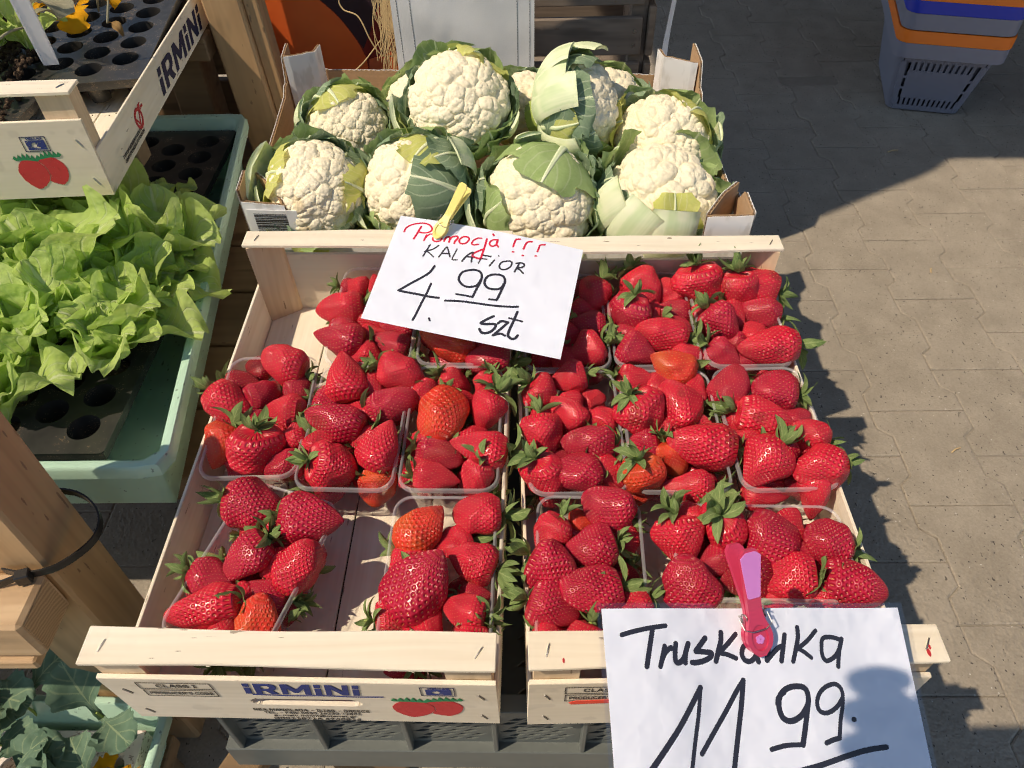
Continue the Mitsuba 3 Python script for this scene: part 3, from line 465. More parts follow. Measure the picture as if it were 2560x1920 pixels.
('RF1', 0.0542, 0.0809, 0.072, -0.9788, -0.1945, 0.0641, 0.0509, 0.0356, 1, "deep crimson strawberry, front centre in right crate's front left punnet, tip left"),
('RF1', 0.0235, 0.07, 0.066, 0.9348, -0.2741, -0.2259, 0.0449, 0.0319, 1, "deep crimson strawberry, front left in right crate's front left punnet, tip right"),
('RF1', 0.0548, 0.1586, 0.055, 0.9998, -0.0192, 0.0009, 0.026, 0.022, 2, "orange-red strawberry half buried back centre in right crate's front left punnet"),
('RF1', 0.0886, 0.1109, 0.045, 0.9998, -0.0192, 0.0009, 0.026, 0.022, 3, "dark red strawberry half buried middle right in right crate's front left punnet"),
('RF3', 0.1367, 0.1281, 0.068, 0.1405, -0.8037, -0.5782, 0.045, 0.0394, 0, "bright red strawberry, middle left in right crate's crosswise front punnet, tip front"),
('RF3', 0.178, 0.1409, 0.068, 0.3657, 0.0371, -0.93, 0.0518, 0.039, 0, "bright red strawberry, back left in right crate's crosswise front punnet, tip front"),
('RF3', 0.2164, 0.1325, 0.074, -0.368, 0.5703, 0.7344, 0.0482, 0.0449, 1, "deep crimson strawberry, middle centre in right crate's crosswise front punnet, tip back"),
('RF3', 0.2635, 0.1268, 0.068, -0.9307, 0.2184, 0.2933, 0.0414, 0.0385, 1, "deep crimson strawberry, middle right in right crate's crosswise front punnet, tip left"),
('RF3', 0.1391, 0.0911, 0.07, -0.1124, 0.6136, 0.7816, 0.0472, 0.0432, 1, "deep crimson strawberry, front left in right crate's crosswise front punnet, tip back"),
('RF3', 0.1881, 0.0983, 0.06, -0.987, -0.1111, -0.116, 0.0449, 0.0359, 3, "dark red strawberry, front centre in right crate's crosswise front punnet, tip left"),
('RF3', 0.2227, 0.0955, 0.066, -0.9772, 0.1119, -0.1805, 0.0469, 0.0392, 0, "bright red strawberry, front centre in right crate's crosswise front punnet, tip left"),
('RF3', 0.2761, 0.0858, 0.066, 0.9668, -0.249, 0.057, 0.0509, 0.0415, 1, "deep crimson strawberry, front right in right crate's crosswise front punnet, tip right"),
('RF3', 0.2189, 0.0814, 0.05, 0.9998, -0.0192, 0.0009, 0.0322, 0.0232, 0, "bright red strawberry half buried front centre in right crate's crosswise front punnet"),
('LM1', 0.0878, 0.2442, 0.058, -0.948, -0.23, -0.22, 0.037, 0.0302, 0, "smaller strawberry wedged between others middle right in left crate's middle left punnet"),
('LM1', 0.089, 0.2111, 0.058, -0.673, -0.739, 0.039, 0.0366, 0.0321, 1, "smaller strawberry wedged between others front right in left crate's middle left punnet"),
('LM1', 0.0471, 0.3009, 0.058, 0.651, 0.634, -0.417, 0.0408, 0.0281, 1, "smaller strawberry wedged between others back centre in left crate's middle left punnet"),
('LM1', 0.0485, 0.2594, 0.058, 0.459, -0.879, 0.127, 0.0344, 0.0292, 1, "smaller strawberry wedged between others middle centre in left crate's middle left punnet"),
('LM1', 0.0858, 0.3022, 0.0573, 0.578, -0.802, -0.152, 0.039, 0.0287, 1, "smaller strawberry wedged between others back right in left crate's middle left punnet"),
('LM2', 0.1596, 0.2476, 0.058, -0.994, 0.019, 0.107, 0.0383, 0.0286, 0, "smaller strawberry wedged between others middle centre in left crate's central punnet"),
('LM2', 0.1206, 0.2317, 0.0579, 0.62, -0.696, -0.362, 0.0375, 0.0315, 0, "smaller strawberry wedged between others middle left in left crate's central punnet"),
('LM2', 0.1524, 0.2809, 0.0579, -0.851, 0.483, 0.205, 0.0376, 0.0312, 0, "smaller strawberry wedged between others middle centre in left crate's central punnet, nearer"),
('LM2', 0.1216, 0.2897, 0.0568, 0.946, -0.18, -0.269, 0.0412, 0.0302, 1, "smaller strawberry wedged between others back left in left crate's central punnet"),
('LM2', 0.1606, 0.3056, 0.0561, 0.669, -0.621, -0.409, 0.0409, 0.033, 0, "smaller strawberry wedged between others back centre in left crate's central punnet"),
('LM3', 0.217, 0.2974, 0.058, 0.717, -0.562, -0.412, 0.0359, 0.0327, 0, "smaller strawberry wedged between others back left in left crate's middle right punnet"),
('LM3', 0.248, 0.2891, 0.0577, 0.998, 0.033, 0.054, 0.0404, 0.0338, 0, "smaller strawberry wedged between others back centre in left crate's middle right punnet"),
('LM3', 0.2635, 0.2477, 0.056, 0.56, 0.777, -0.286, 0.0407, 0.0286, 0, "smaller strawberry wedged between others middle right in left crate's middle right punnet"),
('LM3', 0.217, 0.2394, 0.0557, -0.941, 0.296, -0.163, 0.0383, 0.0332, 0, "smaller strawberry wedged between others middle left in left crate's middle right punnet"),
('LM3', 0.217, 0.2063, 0.055, -0.68, -0.733, 0.023, 0.0387, 0.0293, 0, "smaller strawberry wedged between others front left in left crate's middle right punnet"),
('LB2', 0.181, 0.4431, 0.058, 0.972, -0.079, 0.222, 0.0401, 0.0312, 0, "smaller strawberry wedged between others back right in left crate's back centre punnet"),
('LB2', 0.1422, 0.41, 0.058, 0.677, -0.736, 0.005, 0.0372, 0.0312, 0, "smaller strawberry wedged between others middle centre in left crate's back centre punnet"),
('LB2', 0.1422, 0.352, 0.058, -0.871, -0.427, -0.242, 0.0403, 0.033, 0, "smaller strawberry wedged between others front centre in left crate's back centre punnet"),
('LB2', 0.15, 0.3851, 0.0564, 0.985, -0.042, 0.166, 0.0345, 0.0323, 0, "smaller strawberry wedged between others middle centre in left crate's back centre punnet, nearer"),
('LB2', 0.119, 0.3934, 0.0563, 0.689, -0.717, -0.106, 0.0378, 0.0312, 1, "smaller strawberry wedged between others middle left in left crate's back centre punnet"),
('LB3', 0.2402, 0.3934, 0.058, 0.544, 0.799, 0.257, 0.0419, 0.0296, 0, "smaller strawberry wedged between others middle centre in left crate's back right punnet"),
('LB3', 0.2557, 0.4431, 0.058, 0.239, 0.886, -0.397, 0.0399, 0.0329, 1, "smaller strawberry wedged between others back centre in left crate's back right punnet"),
('LB3', 0.2712, 0.3769, 0.058, 0.301, 0.919, 0.254, 0.0372, 0.0291, 1, "smaller strawberry wedged between others front right in left crate's back right punnet"),
('LB3', 0.279, 0.4349, 0.0559, 0.754, 0.646, 0.117, 0.0363, 0.0322, 0, "smaller strawberry wedged between others middle right in left crate's back right punnet"),
('LB3', 0.217, 0.3851, 0.0559, -0.9, 0.227, -0.371, 0.0387, 0.0338, 0, "smaller strawberry wedged between others middle left in left crate's back right punnet"),
('LF1', 0.1046, 0.1337, 0.0578, 0.901, -0.219, -0.376, 0.0386, 0.029, 0, "smaller strawberry wedged between others back centre in left crate's slanted front left punnet"),
('LF1', 0.104, 0.1598, 0.0564, 0.998, -0.028, -0.06, 0.041, 0.0322, 0, "smaller strawberry wedged between others back centre in left crate's slanted front left punnet, nearer"),
('LF1', 0.072, 0.0482, 0.0563, -0.058, 0.979, 0.194, 0.0411, 0.0327, 0, "smaller strawberry wedged between others front centre in left crate's slanted front left punnet"),
('LF1', 0.1052, 0.1077, 0.055, 0.315, -0.85, -0.423, 0.0358, 0.0313, 0, "smaller strawberry wedged between others middle right in left crate's slanted front left punnet"),
('LF1', 0.0789, 0.0721, 0.0548, -0.818, -0.519, 0.25, 0.0368, 0.0321, 0, "smaller strawberry wedged between others front centre in left crate's slanted front left punnet, nearer"),
('LF3', 0.2402, 0.0566, 0.058, 0.296, 0.946, 0.136, 0.0412, 0.0329, 0, "smaller strawberry wedged between others front centre in left crate's front right punnet"),
('LF3', 0.217, 0.1146, 0.0579, -0.53, 0.749, -0.397, 0.0408, 0.0334, 0, "smaller strawberry wedged between others middle left in left crate's front right punnet"),
('LF3', 0.2557, 0.1311, 0.0571, -0.928, -0.355, 0.111, 0.0358, 0.0325, 0, "smaller strawberry wedged between others back centre in left crate's front right punnet"),
('LF3', 0.279, 0.04, 0.0571, -0.12, -0.89, -0.44, 0.0371, 0.0294, 0, "smaller strawberry wedged between others front right in left crate's front right punnet"),
('LF3', 0.217, 0.0649, 0.0559, 0.929, 0.241, -0.281, 0.0413, 0.0298, 0, "smaller strawberry wedged between others front left in left crate's front right punnet"),
('RB1', 0.053, 0.4183, 0.058, -0.498, -0.859, 0.117, 0.0368, 0.0335, 0, "smaller strawberry wedged between others middle centre in right crate's back left punnet"),
('RB1', 0.053, 0.3851, 0.0578, -0.327, -0.942, -0.07, 0.0412, 0.0329, 0, "smaller strawberry wedged between others middle centre in right crate's back left punnet, nearer"),
('RB1', 0.022, 0.4266, 0.0567, -0.007, 0.997, -0.082, 0.039, 0.0334, 0, "smaller strawberry wedged between others middle left in right crate's back left punnet"),
('RB1', 0.0762, 0.4266, 0.0554, 0.844, -0.344, -0.411, 0.0382, 0.0336, 0, "smaller strawberry wedged between others middle right in right crate's back left punnet"),
('RB1', 0.053, 0.352, 0.0548, 0.02, -0.953, -0.301, 0.041, 0.029, 0, "smaller strawberry wedged between others front centre in right crate's back left punnet"),
('RB2', 0.181, 0.3623, 0.058, -0.071, 0.954, -0.29, 0.0351, 0.032, 0, "smaller strawberry wedged between others front right in right crate's back centre punnet"),
('RB2', 0.181, 0.4037, 0.057, 0.52, 0.791, -0.322, 0.0372, 0.0298, 1, "smaller strawberry wedged between others middle right in right crate's back centre punnet"),
('RB2', 0.119, 0.3871, 0.0566, -0.601, -0.705, -0.376, 0.0387, 0.031, 1, "smaller strawberry wedged between others middle left in right crate's back centre punnet"),
('RB2', 0.15, 0.4286, 0.0564, -0.928, 0.315, -0.196, 0.0345, 0.03, 0, "smaller strawberry wedged between others middle centre in right crate's back centre punnet"),
('RB2', 0.119, 0.4369, 0.0561, -0.614, -0.765, 0.196, 0.0416, 0.0324, 1, "smaller strawberry wedged between others middle left in right crate's back centre punnet, nearer"),
('RB3', 0.216, 0.4276, 0.058, 0.593, 0.804, 0.046, 0.0386, 0.0332, 0, "smaller strawberry wedged between others middle left in right crate's back right punnet"),
('RB3', 0.2625, 0.3944, 0.058, -0.038, 0.999, 0.026, 0.0347, 0.0299, 0, "smaller strawberry wedged between others middle right in right crate's back right punnet"),
('RB3', 0.247, 0.4193, 0.0574, 0.33, -0.919, -0.217, 0.039, 0.0339, 0, "smaller strawberry wedged between others middle centre in right crate's back right punnet"),
('RB3', 0.247, 0.3779, 0.0551, 0.936, -0.332, -0.117, 0.0357, 0.0317, 1, "smaller strawberry wedged between others front centre in right crate's back right punnet"),
('RB3', 0.247, 0.353, 0.0548, -0.828, -0.552, 0.098, 0.0357, 0.0297, 1, "smaller strawberry wedged between others front centre in right crate's back right punnet, nearer"),
('RM1', 0.084, 0.2716, 0.058, 0.506, 0.757, -0.413, 0.0377, 0.0326, 0, "smaller strawberry wedged between others middle right in right crate's middle left punnet"),
('RM1', 0.084, 0.2053, 0.058, 0.934, -0.286, -0.214, 0.037, 0.0331, 0, "smaller strawberry wedged between others front right in right crate's middle left punnet"),
('RM1', 0.022, 0.2716, 0.0558, -0.535, -0.842, -0.072, 0.0359, 0.0285, 0, "smaller strawberry wedged between others middle left in right crate's middle left punnet"),
('RM1', 0.053, 0.2964, 0.0553, 0.501, 0.85, -0.163, 0.0366, 0.0313, 0, "smaller strawberry wedged between others back centre in right crate's middle left punnet"),
('RM1', 0.084, 0.2467, 0.0549, -0.061, 0.997, 0.046, 0.0416, 0.0329, 0, "smaller strawberry wedged between others middle right in right crate's middle left punnet, nearer"),
('RM2', 0.182, 0.3125, 0.058, -0.053, 0.99, 0.132, 0.0407, 0.0286, 0, "smaller strawberry wedged between others back right in right crate's central punnet"),
('RM2', 0.1811, 0.2627, 0.058, 0.552, -0.801, 0.23, 0.0356, 0.0291, 0, "smaller strawberry wedged between others middle right in right crate's central punnet"),
('RM2', 0.1187, 0.239, 0.0574, -0.908, 0.114, -0.403, 0.0389, 0.033, 1, "smaller strawberry wedged between others middle left in right crate's central punnet"),
('RM2', 0.15, 0.255, 0.0572, -0.121, -0.901, -0.417, 0.0343, 0.0311, 0, "smaller strawberry wedged between others middle centre in right crate's central punnet"),
('RM2', 0.151, 0.313, 0.0571, 0.875, -0.48, 0.069, 0.0394, 0.0333, 0, "smaller strawberry wedged between others back centre in right crate's central punnet"),
('RM3', 0.2183, 0.2389, 0.058, -0.783, 0.521, -0.341, 0.0349, 0.0301, 0, "smaller strawberry wedged between others middle left in right crate's middle right punnet"),
('RM3', 0.2494, 0.2311, 0.058, -0.865, -0.273, -0.422, 0.0413, 0.0329, 1, "smaller strawberry wedged between others middle centre in right crate's middle right punnet"),
('RM3', 0.2797, 0.2731, 0.058, 0.932, 0.341, 0.128, 0.0355, 0.0283, 1, "smaller strawberry wedged between others middle right in right crate's middle right punnet"),
('RM3', 0.2177, 0.272, 0.0572, -0.267, -0.924, -0.274, 0.0375, 0.033, 0, "smaller strawberry wedged between others middle left in right crate's middle right punnet, nearer"),
('RM3', 0.279, 0.3145, 0.0561, 0.723, 0.691, 0.012, 0.0365, 0.0284, 1, "smaller strawberry wedged between others back right in right crate's middle right punnet"),
('RF1', 0.0839, 0.0405, 0.058, -0.456, -0.881, -0.13, 0.0377, 0.0303, 1, "smaller strawberry wedged between others front right in right crate's front left punnet"),
('RF1', 0.0452, 0.0425, 0.058, -0.384, -0.811, -0.442, 0.0349, 0.0285, 0, "smaller strawberry wedged between others front centre in right crate's front left punnet"),
('RF1', 0.0857, 0.0736, 0.058, -0.931, -0.326, -0.164, 0.0393, 0.0311, 0, "smaller strawberry wedged between others middle right in right crate's front left punnet"),
('RF1', 0.0891, 0.1397, 0.0565, 0.201, -0.978, 0.062, 0.0343, 0.0285, 0, "smaller strawberry wedged between others back right in right crate's front left punnet"),
('RF1', 0.022, 0.0437, 0.0553, 0.592, -0.79, 0.158, 0.0347, 0.0316, 0, "smaller strawberry wedged between others front left in right crate's front left punnet"),
('RF3', 0.2402, 0.1478, 0.0573, 0.569, 0.783, -0.251, 0.0408, 0.0317, 0, "smaller strawberry wedged between others front right in right crate's crosswise front punnet"),
('RF3', 0.1643, 0.1117, 0.0569, -0.773, -0.596, 0.217, 0.0362, 0.0309, 1, "smaller strawberry wedged between others back centre in right crate's crosswise front punnet"),
('RF3', 0.2391, 0.1168, 0.0565, 0.911, -0.397, 0.111, 0.0344, 0.0293, 1, "smaller strawberry wedged between others front centre in right crate's crosswise front punnet"),
('RF3', 0.1491, 0.151, 0.0564, -0.626, -0.736, -0.259, 0.0407, 0.0328, 0, "smaller strawberry wedged between others back right in right crate's crosswise front punnet"),
('RF3', 0.2463, 0.0856, 0.0562, -0.833, 0.474, -0.286, 0.0359, 0.0294, 0, "smaller strawberry wedged between others front left in right crate's crosswise front punnet")]
# ---------------------------------------------------------------- pavement
g = structure('pavement')
put(g, shape(trimesh.creation.box(bounds=[[-150, -150, -0.3], [150, 150, -0.0017]]), 'joint_sand'))
def paver_outline(L=0.197, Wd=0.142, a=0.0105, t=0.018, gap=0.0014):
    ys = [0, L / 4 - t / 2, L / 4 + t / 2, 3 * L / 4 - t / 2, 3 * L / 4 + t / 2, L]
    left = [-a, -a, a, a, -a, -a]
    pts = [(l, y) for l, y in zip(left, ys)] + [(Wd - l, y) for l, y in list(zip(left, ys))[::-1]]
    return Polygon(pts).buffer(-gap / 2, join_style=2)
def paver_mesh():
    o = paver_outline(); i = o.buffer(-0.0022, join_style=2)
    P, Q = np.array(o.exterior.coords)[:-1], np.array(i.exterior.coords)[:-1]
    top = trimesh.creation.extrude_polygon(i, 0.004, engine='earcut')
    n = len(P)
    if len(Q) != n: return extr(o, 0.012, -0.012)
    V = np.vstack([np.c_[P, np.full(n, -0.012)], np.c_[P, np.full(n, -0.0013)], np.c_[Q, np.zeros(n)]]); F = []
    for k in range(n):
        j = (k + 1) % n
        F += [[k, j, n + j], [k, n + j, n + k], [n + k, n + j, 2 * n + j], [n + k, 2 * n + j, 2 * n + k]]
    v2, f2 = trimesh.creation.triangulate_polygon(i, engine='earcut')
    V = np.vstack([V, np.c_[v2, np.zeros(len(v2))]]); F = np.vstack([F, np.array(f2) + 3 * n])
    m = trimesh.Trimesh(V, F, process=True); trimesh.repair.fix_normals(m); return m
PAV = paver_mesh(); pav = shape(PAV, 'paver')
rng = np.random.default_rng(5)
spots = []
X0, Y0 = 1.052, 1.5305
for i in range(-24, 22):
    for j in range(-14, 26):
        x = X0 - 0.0105 * 0 + i * 0.142; y = Y0 + j * 0.197 + (0.0985 if i % 2 else 0)
        spots.append((x, y))
def dist_cam(s): return (s[0] + 0.07 - 1.0) ** 2 + (s[1] + 0.1 - 1.0) ** 2
spots.sort(key=dist_cam)
far = []
for k, (x, y) in enumerate(spots):
    m = tr(x, y, float(rng.uniform(-0.0012, 0.0012))) @ rz(float(rng.normal(0, 0.004))) @ rx(float(rng.normal(0, 0.004)))
    if k < 300: part(g, 'paver', pav, m)
    else: far.append(moved(PAV, m))
part(g, 'paver_field', shape(cat(far), 'paver'), kind='stuff')

# ---------------------------------------------------------------- support under the crates
def lattice(w, h, bars_x, pitch=(0.0148, 0.0096), slope=0.008, slot=(0.0098, 0.0062), m=0.007):
    """Plate (w x h) with slanting slots between upright bars."""
    P = sbox(0, 0, w, h); holes = []
    for a, b in zip(bars_x[:-1], bars_x[1:]):
        y = m; r = 0
        while y + slot[1] < h - m:
            x = a + 0.004 + (r % 2) * pitch[0] * 0.5
            while x + slot[0] + slope < b - 0.004:
                holes.append(Polygon([(x, y), (x + slot[0], y), (x + slot[0] + slope, y + slot[1]), (x + slope, y + slot[1])]))
                x += pitch[0]
            y += pitch[1]; r += 1
    return P.difference(union_all(holes))
def plastic_crate(label, x0, y0, z0, w, d, h, rot=0.0, detail=True):
    k = thing('plastic_crate', label, 'crate')
    base = tr(x0, y0, z0) @ rz(rot)
    nb = 7; bars = np.linspace(0.012, w - 0.012, nb + 1)
    up = mat((1, 0, 0), (0, 0, 1), (0, -1, 0))
    front = extr(lattice(w, h - 0.057, bars), 0.003)
    fr = moved(front, tr(0, 0.006, 0.045) @ up)
    part(k, 'front_wall', shape(fr, 'grey_plastic'), base)
    part(k, 'back_wall', shape(moved(front, tr(0, d - 0.003, 0.045) @ up), 'grey_plastic'), base)
    side = extr(lattice(d - 0.02, h - 0.057, np.linspace(0.01, d - 0.03, 5)), 0.003)
    sm = mat((0, 1, 0), (0, 0, 1), (1, 0, 0))
    for x in (0.003, w - 0.006): part(k, 'side_wall', shape(moved(side, tr(x, 0.01, 0.045) @ sm), 'grey_plastic'), base)
    rim = [cube(-0.006, w + 0.006, -0.008, 0.008, h - 0.012, h), cube(-0.006, w + 0.006, d - 0.008, d + 0.008, h - 0.012, h),
           cube(-0.006, 0.008, 0.008, d - 0.008, h - 0.012, h - 0.0005), cube(w - 0.008, w + 0.006, 0.008, d - 0.008, h - 0.012, h - 0.0005)]
    part(k, 'rim', shape(cat(rim), 'grey_plastic'), base)
    foot = [cube(-0.004, w + 0.004, -0.007, 0.007, 0, 0.0455), cube(-0.004, w + 0.004, d - 0.007, d + 0.007, 0, 0.0455),
            cube(-0.004, 0.007, 0.007, d - 0.007, 0.0005, 0.045), cube(w - 0.007, w + 0.004, 0.007, d - 0.007, 0.0005, 0.045)]
    part(k, 'base_band', shape(cat(foot), 'grey_plastic'), base)
    for b in bars: part(k, 'rib', shape(cube(b - 0.0022, b + 0.0022, -0.006, 0.0058, 0.0456, h - 0.0122), 'grey_plastic'), base)
    top = extr(lattice(w - 0.02, d - 0.02, np.linspace(0, w - 0.02, 12), (0.02, 0.013), 0.009, (0.011, 0.0075)), 0.003)
    part(k, 'lattice_floor', shape(moved(top, tr(0.01, 0.01, h - 0.03)), 'grey_plastic'), base)
    return k
plastic_crate('wide grey-green plastic crate with slotted walls under both strawberry crates', -0.268, 0.016, 0.2025, 0.588, 0.44, 0.1495, -0.014)
k = thing('wooden_pallet', 'rough wooden pallet on the pavement under the grey plastic crates', 'pallet')
for i in range(6):
    part(k, 'plank', shape(cube(-0.24, 0.34, 0.04 + i * 0.15, 0.16 + i * 0.15, 0.175, 0.2015, 0.002), 'board'))
for x in (-0.22, 0.0, 0.24):
    part(k, 'block', shape(cube(x, x + 0.09, 0.06, 0.90, 0.0, 0.1745, 0.002), 'board'))

# ---------------------------------------------------------------- wooden crates
W, D, ZT, SL, ZP, ZS = 0.30, 0.492, 0.1203, 0.027, 0.0885, 0.060
ML = np.array([[0.9997, 0.0232, -0.0043, -0.3075], [-0.0234, 0.9984, -0.0508, 0.0], [0.0031, 0.0509, 0.9987, 0.3587], [0, 0, 0, 1.0]])
MR = np.array([[0.9996, -0.0223, 0.0188, 0.0151], [0.0229, 0.9992, -0.0317, -0.0068], [-0.0181, 0.0322, 0.9993, 0.3565], [0, 0, 0, 1.0]])
CR = {'L': ML, 'R': MR}
FRONT = mat((1, 0, 0), (0, 0, 1), (0, -1, 0))          # text plane -> the outer face of a front panel
def lettering(parent, m, text, w, h, z=0.0, x=0.0, mat_='black_print', bold=True, shear=0.0, name='lettering', depth=0.0003):
    t = meshkit.text_mesh(text, 0.01, 0.001, bold=bold); b = t.bounds
    t.apply_translation(-b[0]); e = t.bounds[1]
    t.vertices = t.vertices / [e[0], e[1], e[2]] * [w, h, depth]
    t.vertices[:, 0] += shear * t.vertices[:, 1]
    part(parent, name, shape(moved(t, tr(x, z, 0)), mat_), m)
def frame_rect(parent, m, x0, x1, z0, z1, t=0.0006, mat_='black_print'):
    part(parent, 'printed_frame', shape(extr(sbox(x0, z0, x1, z1).difference(sbox(x0 + t, z0 + t, x1 - t, z1 - t)), 0.0003), mat_), m)
def brand(parent, m, x, z, w, h, mat_, shear=0.12):
    """The crate maker's slanting capital letters with small dotted i."""
    glyph = {'i': [[(0, 0), (.24, 0), (.24, .62), (0, .62)], [(0, .72), (.24, .72), (.24, 1), (0, 1)]],
             'R': [[(0, 0), (.24, 0), (.24, .32), (.38, .32), (.58, 0), (.86, 0), (.64, .36), (.8, .48), (.84, .72), (.76, .92), (.58, 1), (0, 1)]],
             'M': [[(0, 0), (.22, 0), (.22, .6), (.46, .18), (.62, .18), (.86, .6), (.86, 0), (1.1, 0), (1.1, 1), (.84, 1), (.55, .5), (.26, 1), (0, 1)]],
             'N': [[(0, 0), (.22, 0), (.22, .62), (.62, 0), (.86, 0), (.86, 1), (.64, 1), (.64, .4), (.24, 1), (0, 1)]]}
    wid = {'i': .24, 'R': .84, 'M': 1.1, 'N': .86}
    tot = sum(wid[c] for c in 'iRMiNi') + 5 * .16; u = 0
    for c in 'iRMiNi':
        ps = [Polygon([(x + (px + u) / tot * w + shear * pz * h, z + pz * h) for px, pz in q]) for q in glyph[c]]
        s = union_all(ps)
        if c == 'R': s = s.difference(Polygon([(x + (px + u) / tot * w + shear * pz * h, z + pz * h) for px, pz in [(.26, .5), (.5, .5), (.58, .6), (.58, .74), (.5, .82), (.26, .82)]]))
        part(parent, 'letter', shape(extr(s, 0.0003), mat_), m)
        u += wid[c] + .16
def berry_emblem(parent, m, x, z, s):
    """Two printed strawberries with green caps."""
    rg = np.random.default_rng(3)
    def blob(cx, cz, rx_, rz_, a):
        t = np.linspace(0, 2 * PI, 44, endpoint=False)
        r = 1 - 0.22 * np.maximum(0, -np.sin(t)) * np.abs(np.cos(t)) + rg.normal(0, 0.012, 44)
        return affinity.rotate(Polygon(np.c_[cx + rx_ * r * np.cos(t), cz + rz_ * r * np.sin(t)]), a)
    A, B = blob(x, z, .56 * s, .66 * s, -8), blob(x + .78 * s, z + .10 * s, .56 * s, .62 * s, 14)
    B = B.difference(A.buffer(.03 * s)); dots = []
    for P in (A, B):
        b = P.bounds
        for _ in range(46):
            q = Point(rg.uniform(b[0], b[2]), rg.uniform(b[1], b[3]))
            if P.buffer(-.04 * s).contains(q): dots.append(affinity.scale(q.buffer(.012 * s, quad_segs=2), .7, 1.5))
    U = union_all(dots)
    part(parent, 'printed_berry', shape(extr(A.difference(U), 0.0003), 'red_print'), m)
    part(parent, 'printed_berry', shape(extr(B.difference(U), 0.0003), 'red_print'), m)
    for cx, cz, a in ((x - .02 * s, z + .62 * s, -4), (x + .85 * s, z + .70 * s, 6)):
        pts = []
        for i in range(13):
            q = (i / 12 - .5) * 2
            pts.append((cx + q * .5 * s, cz + (.30 * s if i % 2 else .05 * s) * (1 - .6 * abs(q))))
        pts += [(cx + .4 * s, cz - .05 * s), (cx, cz - .02 * s), (cx - .4 * s, cz - .05 * s)]
        part(parent, 'printed_leaf', shape(extr(affinity.rotate(Polygon(pts).buffer(0), a), 0.00045), 'green_print'), m)
def stamp(parent, m, x0, x1, z0, z1):
    frame_rect(parent, m, x0, x1, z0, z1, 0.0006, 'navy_print')
    w, h = x1 - x0, z1 - z0
    inner = sbox(x0 + .16 * w, z0 + .12 * h, x1 - .1 * w, z1 - .26 * h)
    rg = np.random.default_rng(8); cut = [Point(x0 + .45 * w, z0 + .42 * h).buffer(.16 * h), sbox(x0 + .5 * w, z0 + .2 * h, x0 + .66 * w, z0 + .3 * h)]
    for _ in range(16):
        a = Point(rg.uniform(x0 + .2 * w, x1 - .15 * w), rg.uniform(z0 + .2 * h, z1 - .32 * h)); cut.append(affinity.rotate(sbox(a.x - .06 * w, a.y - .02 * h, a.x + .06 * w, a.y + .02 * h), rg.uniform(-60, 60)))
    part(parent, 'printed_picture', shape(extr(inner.difference(union_all(cut)), 0.0003), 'blue_print'), m)
    lettering(parent, m, 'HELLAS', .62 * w, .15 * h, z1 - .21 * h, x0 + .24 * w, 'blue_print')
def staple(parent, o, m, lie):
    """A wire staple; lie: direction of its crown in the crate's frame."""
    d = unit(lie)
    g_ = tube(curve(np.array([o, np.add(o, d * 0.005) + [0, 0, 0.0004], np.add(o, d * 0.010)]), 8), 0.0007, 5)
    part(parent, 'staple', shape(g_, 'steel'), m)

